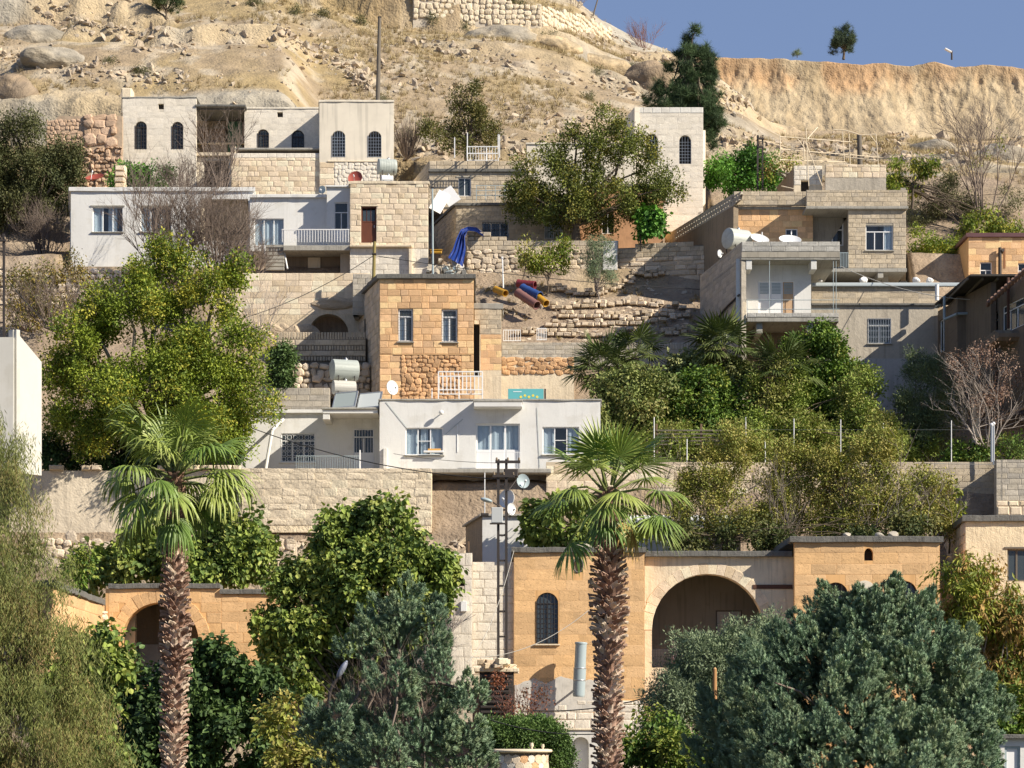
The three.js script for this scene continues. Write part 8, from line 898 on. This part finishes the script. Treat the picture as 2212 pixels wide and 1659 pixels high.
for (const [i, o] of [
  { label: 'brown scrub with ochre leaves behind the white gable', base: [60, 700], D: 156, h: 3.4, spread: 4, n: 24, lev: 2, kids: [5, 5], rad: .03, leaves: { blobs: [[30, 620, 50, 40], [100, 610, 50, 30], [150, 600, 50, 35], [80, 670, 70, 40], [180, 570, 40, 25]], cols: COL.scrub, cr: .6, dens: .5, per: 16 } }, { label: 'grey leafless bush at the left edge under the dark oak', base: [100, 560], D: 174, h: 4.2, spread: 2.6, n: 26, lev: 3, kids: [4, 4, 3], rad: .05 }, { label: 'large grey brown leafless bush hiding the white flat house, left half', base: [370, 600], D: 161.4, h: 7.4, spread: 3.6, n: 26, lev: 3, kids: [4, 5, 3], rad: .06, lean: -.15 }, { label: 'large grey brown leafless bush hiding the white flat house, right half', base: [470, 600], D: 161.2, h: 6.4, spread: 3.4, n: 34, lev: 3, kids: [5, 5, 3], rad: .055 }, { label: 'bare grey tree before the dark loggia of the cream houses', base: [480, 410], D: 176, h: 5.4, spread: 2.2, n: 12, lev: 3, kids: [4, 4, 3], rad: .06 }, { label: 'brown leafless bush left of the bare loggia tree on the white roof', base: [400, 415], D: 176.5, h: 2.9, spread: 2.8, n: 26, lev: 3, kids: [4, 4, 3], rad: .04 },
  { label: 'thin bare bush right of the big mulberry before the beige wall', base: [560, 720], D: 150, h: 4, spread: 2.2, n: 12, lev: 2, kids: [4, 4], rad: .03, mat: M.twigPale }, { label: 'low brown bare bush by the stairs of the white terrace house', base: [545, 590], D: 163, h: 2.8, spread: 2.2, n: 26, lev: 2, kids: [5, 5], rad: .035 }, { label: 'bare scrub in the shade left of the big mulberry', base: [120, 700], D: 150, h: 3.6, spread: 3.6, n: 26, lev: 2, kids: [5, 5], rad: .035, leaves: { blobs: [[70, 640, 60, 40], [60, 590, 50, 30], [130, 660, 60, 40]], cols: COL.scrub, cr: .6, dens: .35, per: 16 } }, { label: 'tall thin leafless tree on the rocks at the right edge', base: [2125, 450], D: 178, h: 9, spread: 4.2, n: 14, lev: 3, kids: [4, 4, 3], rad: .06, kink: .5, open: 1.2, leaves: { blobs: [[2120, 340, 40, 40], [2160, 290, 30, 30]], cols: COL.thin, cr: .5, dens: .12, per: 6 } }, { label: 'purple grey leafless shrub on the skyline above the brown boulder', base: [1393, 100], D: 246, h: 2.9, spread: 2.8, n: 18, lev: 2, kids: [5, 5], rad: .03, mat: M.twigRed, kink: .3, open: 1 }, { label: 'dead pale tree with pinkish dry leaves before the shaded houses', base: [2130, 950], D: 139, kink: .7, h: 5.4, spread: 3.0, n: 12, lev: 3, kids: [4, 4, 3], rad: .05, mat: M.twigPale, leaves: { blobs: [[2090, 800, 50, 45], [2170, 800, 50, 50], [2140, 870, 70, 40], [2130, 760, 50, 30]], cols: COL.pinkDry, cr: .5, dens: .4, per: 12, scale: .7 } },
  { label: 'brown reed bush right of the cream wing', base: [880, 330], D: 187, h: 3.6, spread: 1.8, n: 60, lev: 1, kids: [3], rad: .04, kink: .12, open: .5 }, { label: 'dry shrub with few leaves on the rocks above the dark cleft', base: [385, 155], D: 214, h: 3, spread: 1.8, n: 14, lev: 2, kids: [4, 4], rad: .035, leaves: { blobs: [[390, 108, 14, 12]], cols: COL.thin, cr: .4, dens: .4, per: 10 } }, { label: 'bare sapling growing in the lower garden rows', base: [1640 - 90, 735], D: 155.5, h: 2.4, spread: 1.4, n: 10, lev: 2, kids: [3, 4], rad: .03 }, { label: 'leafless sapling on the hilltop wall', base: [1238, 20], D: 246, h: 2, spread: 1.4, n: 10, lev: 2, kids: [3, 3], rad: .04 }, { label: 'dry reddish bush on the upper left slope', base: [185, 50], D: 232, h: 1.6, spread: 1.6, n: 26, lev: 2, kids: [4, 4], rad: .03, mat: M.twigRed },
].entries()) bareBush('bare_bush', o.label, 'bush', { ...o, seed: 300 + i });
tree('green_bush', 'green bush at the foot of the left cream house', 'bush', { D: 177, base: [275, 410], blobs: [[265, 380, 30, 25], [285, 370, 25, 22], [300, 390, 30, 20], [340, 385, 30, 20]], cr: .6, dens: .5, per: 22, geo: CL.mid, cols: COL.bright, tr: .1, seed: 41 });
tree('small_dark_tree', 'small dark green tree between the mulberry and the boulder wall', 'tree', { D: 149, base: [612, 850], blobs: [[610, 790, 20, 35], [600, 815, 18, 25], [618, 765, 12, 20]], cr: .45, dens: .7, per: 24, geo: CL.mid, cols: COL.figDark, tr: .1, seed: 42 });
tree('terrace_sapling', 'young green tree growing in front of the garden wall', 'tree', { D: 163.5, base: [1185, 640], fork: [1185, 590], blobs: [[1200, 560, 30, 28], [1170, 570, 26, 24], [1225, 545, 18, 25], [1150, 555, 18, 22]], cr: .5, dens: .34, per: 16, geo: CL.small, cols: COL.mulberry, tr: .09, seed: 43 }); tree('young_olive', 'slim grey green olive tree at the gap of the garden walls', 'olive tree', { D: 163, base: [1300, 660], fork: [1285, 615], blobs: [[1290, 545, 24, 32], [1300, 580, 30, 26], [1275, 570, 18, 24], [1325, 595, 16, 14], [1300, 520, 16, 20]], cr: .42, dens: .5, per: 22, geo: CL.olive, cols: COL.olive, mat: dullLeaf, tr: .09, seed: 44, bark: M.barkGrey }); tree('wall_fig', 'broad leaved green shrub hanging over the long stone wall', 'shrub', { D: 166.3, base: [1385, 530], blobs: [[1410, 490, 30, 25], [1385, 505, 25, 20], [1430, 475, 20, 20], [1400, 455, 20, 20]], cr: .55, dens: .4, per: 12, geo: CL.broad, cols: COL.bright, tr: .08, seed: 45 }); tree('thin_sapling', 'thin yellowish sapling beside the white stake', 'tree', { D: 162.5, base: [1130, 640], fork: [1132, 590], blobs: [[1125, 545, 16, 26], [1140, 530, 16, 20]], cr: .4, dens: .3, per: 10, geo: CL.sparse, cols: COL.thin, tr: .05, seed: 46 });
// walled palm garden
const G2 = (name, label, D, base, blobs, geo, cols, o = {}) => tree(name, label, 'bush', { D, base, blobs, cr: .6, dens: .5, per: 22, geo, cols, tr: .12, ...o });
G2('citrus_tree', 'bright yellow green orange tree in the middle of the walled garden', 144, [1530, 990], [[1520, 860, 75, 50], [1570, 900, 70, 55], [1480, 900, 60, 50], [1540, 940, 80, 40]], CL.mid, COL.citrus, { seed: 51, dens: .8 }); G2('leafy_tree', 'dull green leafy tree right of the white house', 143, [1340, 990], [[1335, 860, 55, 55], [1380, 900, 50, 60], [1310, 910, 40, 50], [1360, 830, 50, 30], [1410, 850, 45, 45], [1420, 940, 45, 40]], CL.mid, [[.24, .29, .07], [.32, .35, .11], [.16, .21, .05], [.38, .36, .12]], { seed: 52, dens: .8, per: 24 }); G2('loquat_tree', 'pale leaved loquat tree between the garden fan palms', 147, [1540, 990], [[1530, 800, 65, 40], [1480, 790, 40, 35], [1590, 810, 45, 40], [1450, 830, 40, 30]], CL.broad, [[.24, .28, .08], [.32, .34, .13], [.17, .21, .06]], { seed: 53, dens: .75, per: 20, scale: .8 }); G2('lemon_tree', 'tall glossy lemon tree below the white balcony', 146, [1775, 990], [[1770, 770, 55, 60], [1800, 830, 60, 50], [1750, 880, 70, 60], [1810, 890, 50, 60], [1710, 920, 60, 50], [1720, 760, 18, 30], [1780, 715, 18, 22], [1840, 820, 25, 20]], CL.mid, COL.citrus, { seed: 54, dens: .8 }); G2('dark_hedge', 'dark green undergrowth along the top of the right retaining wall', 142, [1650, 1000], [[1640, 940, 60, 45], [1700, 960, 60, 35], [1870, 930, 60, 60], [1480, 960, 60, 30], [1600, 970, 70, 25], [1800, 960, 60, 35], [1950, 970, 70, 30], [1700, 850, 60, 60, 1.5], [1650, 880, 50, 60, 1.5], [1440, 900, 60, 60, 2], [1860, 870, 50, 70, 1], [1760, 960, 60, 40, -.5], [1550, 975, 60, 25, -.5], [1440, 960, 50, 30, -1.5], [1620, 960, 50, 30, -2.5], [1730, 930, 40, 35, -1], [1900, 970, 60, 25, -3]], CL.small, [[.18, .25, .035], [.26, .33, .055], [.32, .32, .085]], { seed: 55, dens: .8 }); G2('grey_green_bush', 'big grey green bush with yellow twigs before the roughcast wall', 143.5, [2000, 1000], [[2000, 850, 75, 65], [2040, 900, 55, 70], [1960, 910, 60, 70], [2010, 960, 90, 40], [1975, 790, 30, 25]], CL.olive, [[.13, .18, .075], [.095, .13, .055], [.19, .23, .10]], { seed: 56, dens: .62, per: 30, scale: 1.3, mat: dullLeaf }); G2('added_shade_foliage', 'added dark foliage standing for shade under the big mulberry along the terrace edge', 138.2, [250, 1010], [[150, 985, 60, 28], [260, 992, 70, 22], [380, 985, 70, 28], [470, 975, 50, 30], [90, 975, 30, 30]], CL.mid, COL.figDark, { seed: 65, dens: .7 }); G2('low_green_bush', 'low bright green bush by the gate posts at the wall end', 139.5, [2110, 1000], [[2110, 970, 40, 28], [2080, 980, 30, 20], [2190, 975, 40, 20], [2060, 990, 40, 15]], CL.mid, COL.citrus, { seed: 57 });  // dark leaves below the big mulberry are added to stand for shade
G2('hanging_tree', 'loose green tree right of the concrete block house', 170, [2030, 620], [[2020, 560, 50, 45], [1980, 530, 30, 40], [2060, 580, 40, 30], [1975, 580, 25, 30], [2040, 540, 30, 25]], CL.small, COL.mulberry, { seed: 58 }); G2('hill_olive', 'dusty olive bushes on the slope above the concrete block house', 180, [2030, 480], [[2000, 430, 55, 45], [2060, 450, 50, 40], [1975, 480, 30, 40], [2120, 470, 45, 35], [2030, 390, 40, 22], [2180, 430, 30, 30]], CL.olive, COL.dryOlive, { seed: 59, cr: .7, dens: .5, per: 24, mat: dullLeaf, scale: 1.5 }); G2('slope_tree', 'yellow green tree on the slope right of the ruined hut', 177, [1970, 440], [[1960, 370, 40, 30], [1930, 400, 25, 25], [2000, 355, 25, 16], [2110, 490, 55, 30], [2170, 490, 40, 30]], CL.ailanthus, COL.mulberry, { seed: 60, dens: .34 }); G2('hut_shrub', 'orange green shrub left of the ruined hut', 175, [1700, 420], [[1685, 360, 26, 18], [1670, 385, 25, 20], [1710, 352, 16, 12]], CL.sparse, COL.autumn, { seed: 61, dens: .4, per: 14 });
// thin trees over the right retaining wall
for (const [i, o] of [{ label: 'thin half bare tree before the retaining wall, nearest to the right palm', base: [1500, 1210], D: 129, h: 5.6, spread: 3, n: 8, blobs: [[1520, 1060, 60, 50], [1470, 1120, 40, 40], [1560, 1130, 60, 50], [1580, 1020, 45, 45], [1590, 950, 35, 35], [1480, 1030, 30, 30], [1540, 980, 30, 30]] }, { label: 'leafy thin tree in the middle of the retaining wall', base: [1700, 1220], D: 129.5, h: 6, spread: 3, n: 9, blobs: [[1700, 1100, 60, 55], [1640, 1130, 60, 50], [1740, 1050, 50, 50], [1680, 1030, 50, 45], [1760, 1140, 50, 40], [1720, 980, 35, 35], [1640, 980, 30, 35], [1760, 990, 35, 30]] }, { label: 'dense brownish thin tree right of the middle of the retaining wall', base: [1850, 1220], D: 129, h: 6.4, spread: 3.2, n: 10, blobs: [[1860, 1080, 60, 60], [1900, 1020, 40, 40], [1830, 1140, 60, 40], [1920, 1110, 50, 50], [1880, 960, 40, 45], [1800, 1010, 40, 45], [1920, 960, 30, 30], [1850, 1010, 40, 40], [1940, 1060, 40, 40]] }, { label: 'twiggy thin tree at the right end of the retaining wall', base: [1990, 1200], D: 130, h: 5, spread: 3.4, n: 10, blobs: [[1980, 1110, 55, 50], [2030, 1090, 45, 35], [2000, 1040, 45, 35], [2050, 1130, 30, 40], [1960, 1150, 50, 30]] }].entries()) bareBush('thin_tree', o.label, 'tree', { ...o, seed: 400 + i, lev: 3, kids: [4, 4, 3], rad: .055, mat: M.barkGrey, leaves: { blobs: o.blobs, cols: COL.thin, cr: .55, dens: .75, per: 20, geo: CL.small, scale: .8 } });
tree('wall_creeper', 'green and yellow creeper hanging at the right end of the retaining wall', 'climber', { D: 131, base: [2050, 1180], blobs: [[2045, 1080, 22, 30], [2060, 1110, 20, 25], [1800, 1070, 25, 45]], cr: .5, dens: .5, per: 12, geo: CL.broad, cols: COL.autumn, tr: .06, seed: 62 });
tree('fig_tree', 'fig leaves behind the right palm above the ochre house roof', 'fig tree', { D: 125, base: [1250, 1200], blobs: [[1200, 1130, 50, 40], [1260, 1140, 60, 45], [1170, 1160, 30, 30], [1320, 1150, 50, 35], [1150, 1110, 18, 20], [1230, 1090, 30, 25]], cr: .6, dens: .5, per: 16, geo: CL.broad, cols: COL.fig, tr: .1, seed: 63 }); tree('dark_undergrowth', 'dark leafy bushes behind the roof of the great arch', 'bush', { D: 127.5, base: [1560, 1215], blobs: [[1430, 1160, 50, 25], [1520, 1160, 60, 30], [1620, 1160, 60, 30], [1700, 1170, 50, 25], [1860, 1170, 70, 22], [1960, 1150, 60, 30]], cr: .6, dens: .5, per: 18, geo: CL.mid, cols: [[.06, .085, .02], [.10, .12, .03], [.15, .15, .04]], tr: .08, seed: 64 });
// low scrub on the hill
[[700, 35, 10, 8, 'grey green'], [775, 52, 9, 8, 'dark green'], [645, 30, 12, 8, 'olive'], [935, 45, 9, 6, 'small dark'], [1190, 80, 14, 7, 'brown green'], [1295, 160, 18, 8, 'green'], [1345, 150, 24, 8, 'wide brown'], [560, 10, 22, 9, 'grey'], [240, 135, 12, 7, 'pale'], [300, 160, 16, 9, 'dry brown'], [880, 300, 16, 12, 'straw'], [830, 225, 12, 10, 'bright green'], [1110, 10, 14, 7, 'brown'], [1530, 262, 20, 12, 'dark low'], [1270, 215, 20, 8, 'grey brown'], [1000, 60, 10, 6, 'dark']].forEach(([px, py, rx, ry, w], i) => { const p = onGround(px, py); if (!p) return; tree('hill_scrub', w + ' scrub tuft on the dry hill, ' + ['above the wooden pole', 'beside the wooden pole top', 'on the cream bluff', 'under the hilltop wall', 'below the skyline rocks', 'below the tan ledge', 'left of the brown boulder', 'near the top edge', 'by the small rocks on the left', 'beside the dry shrub', 'right of the cream wing', 'at the foot of the wooden pole', 'on the hilltop wall', 'right of the dark pine', 'on the grassy middle slope', 'left end of the hilltop wall'][i], 'scrub', { D: -p.z, base: [px, py + ry], blobs: [[px, py, rx, ry]], cr: .45, dens: .6, per: 18, geo: CL.fine, cols: i % 3 ? COL.dryOlive : [[.09, .11, .04], [.13, .13, .05]], tr: .05, trunkH: .3, limbs: 6, seed: 500 + i, scale: 1.1 }); });
renderer.render(scene, camera);
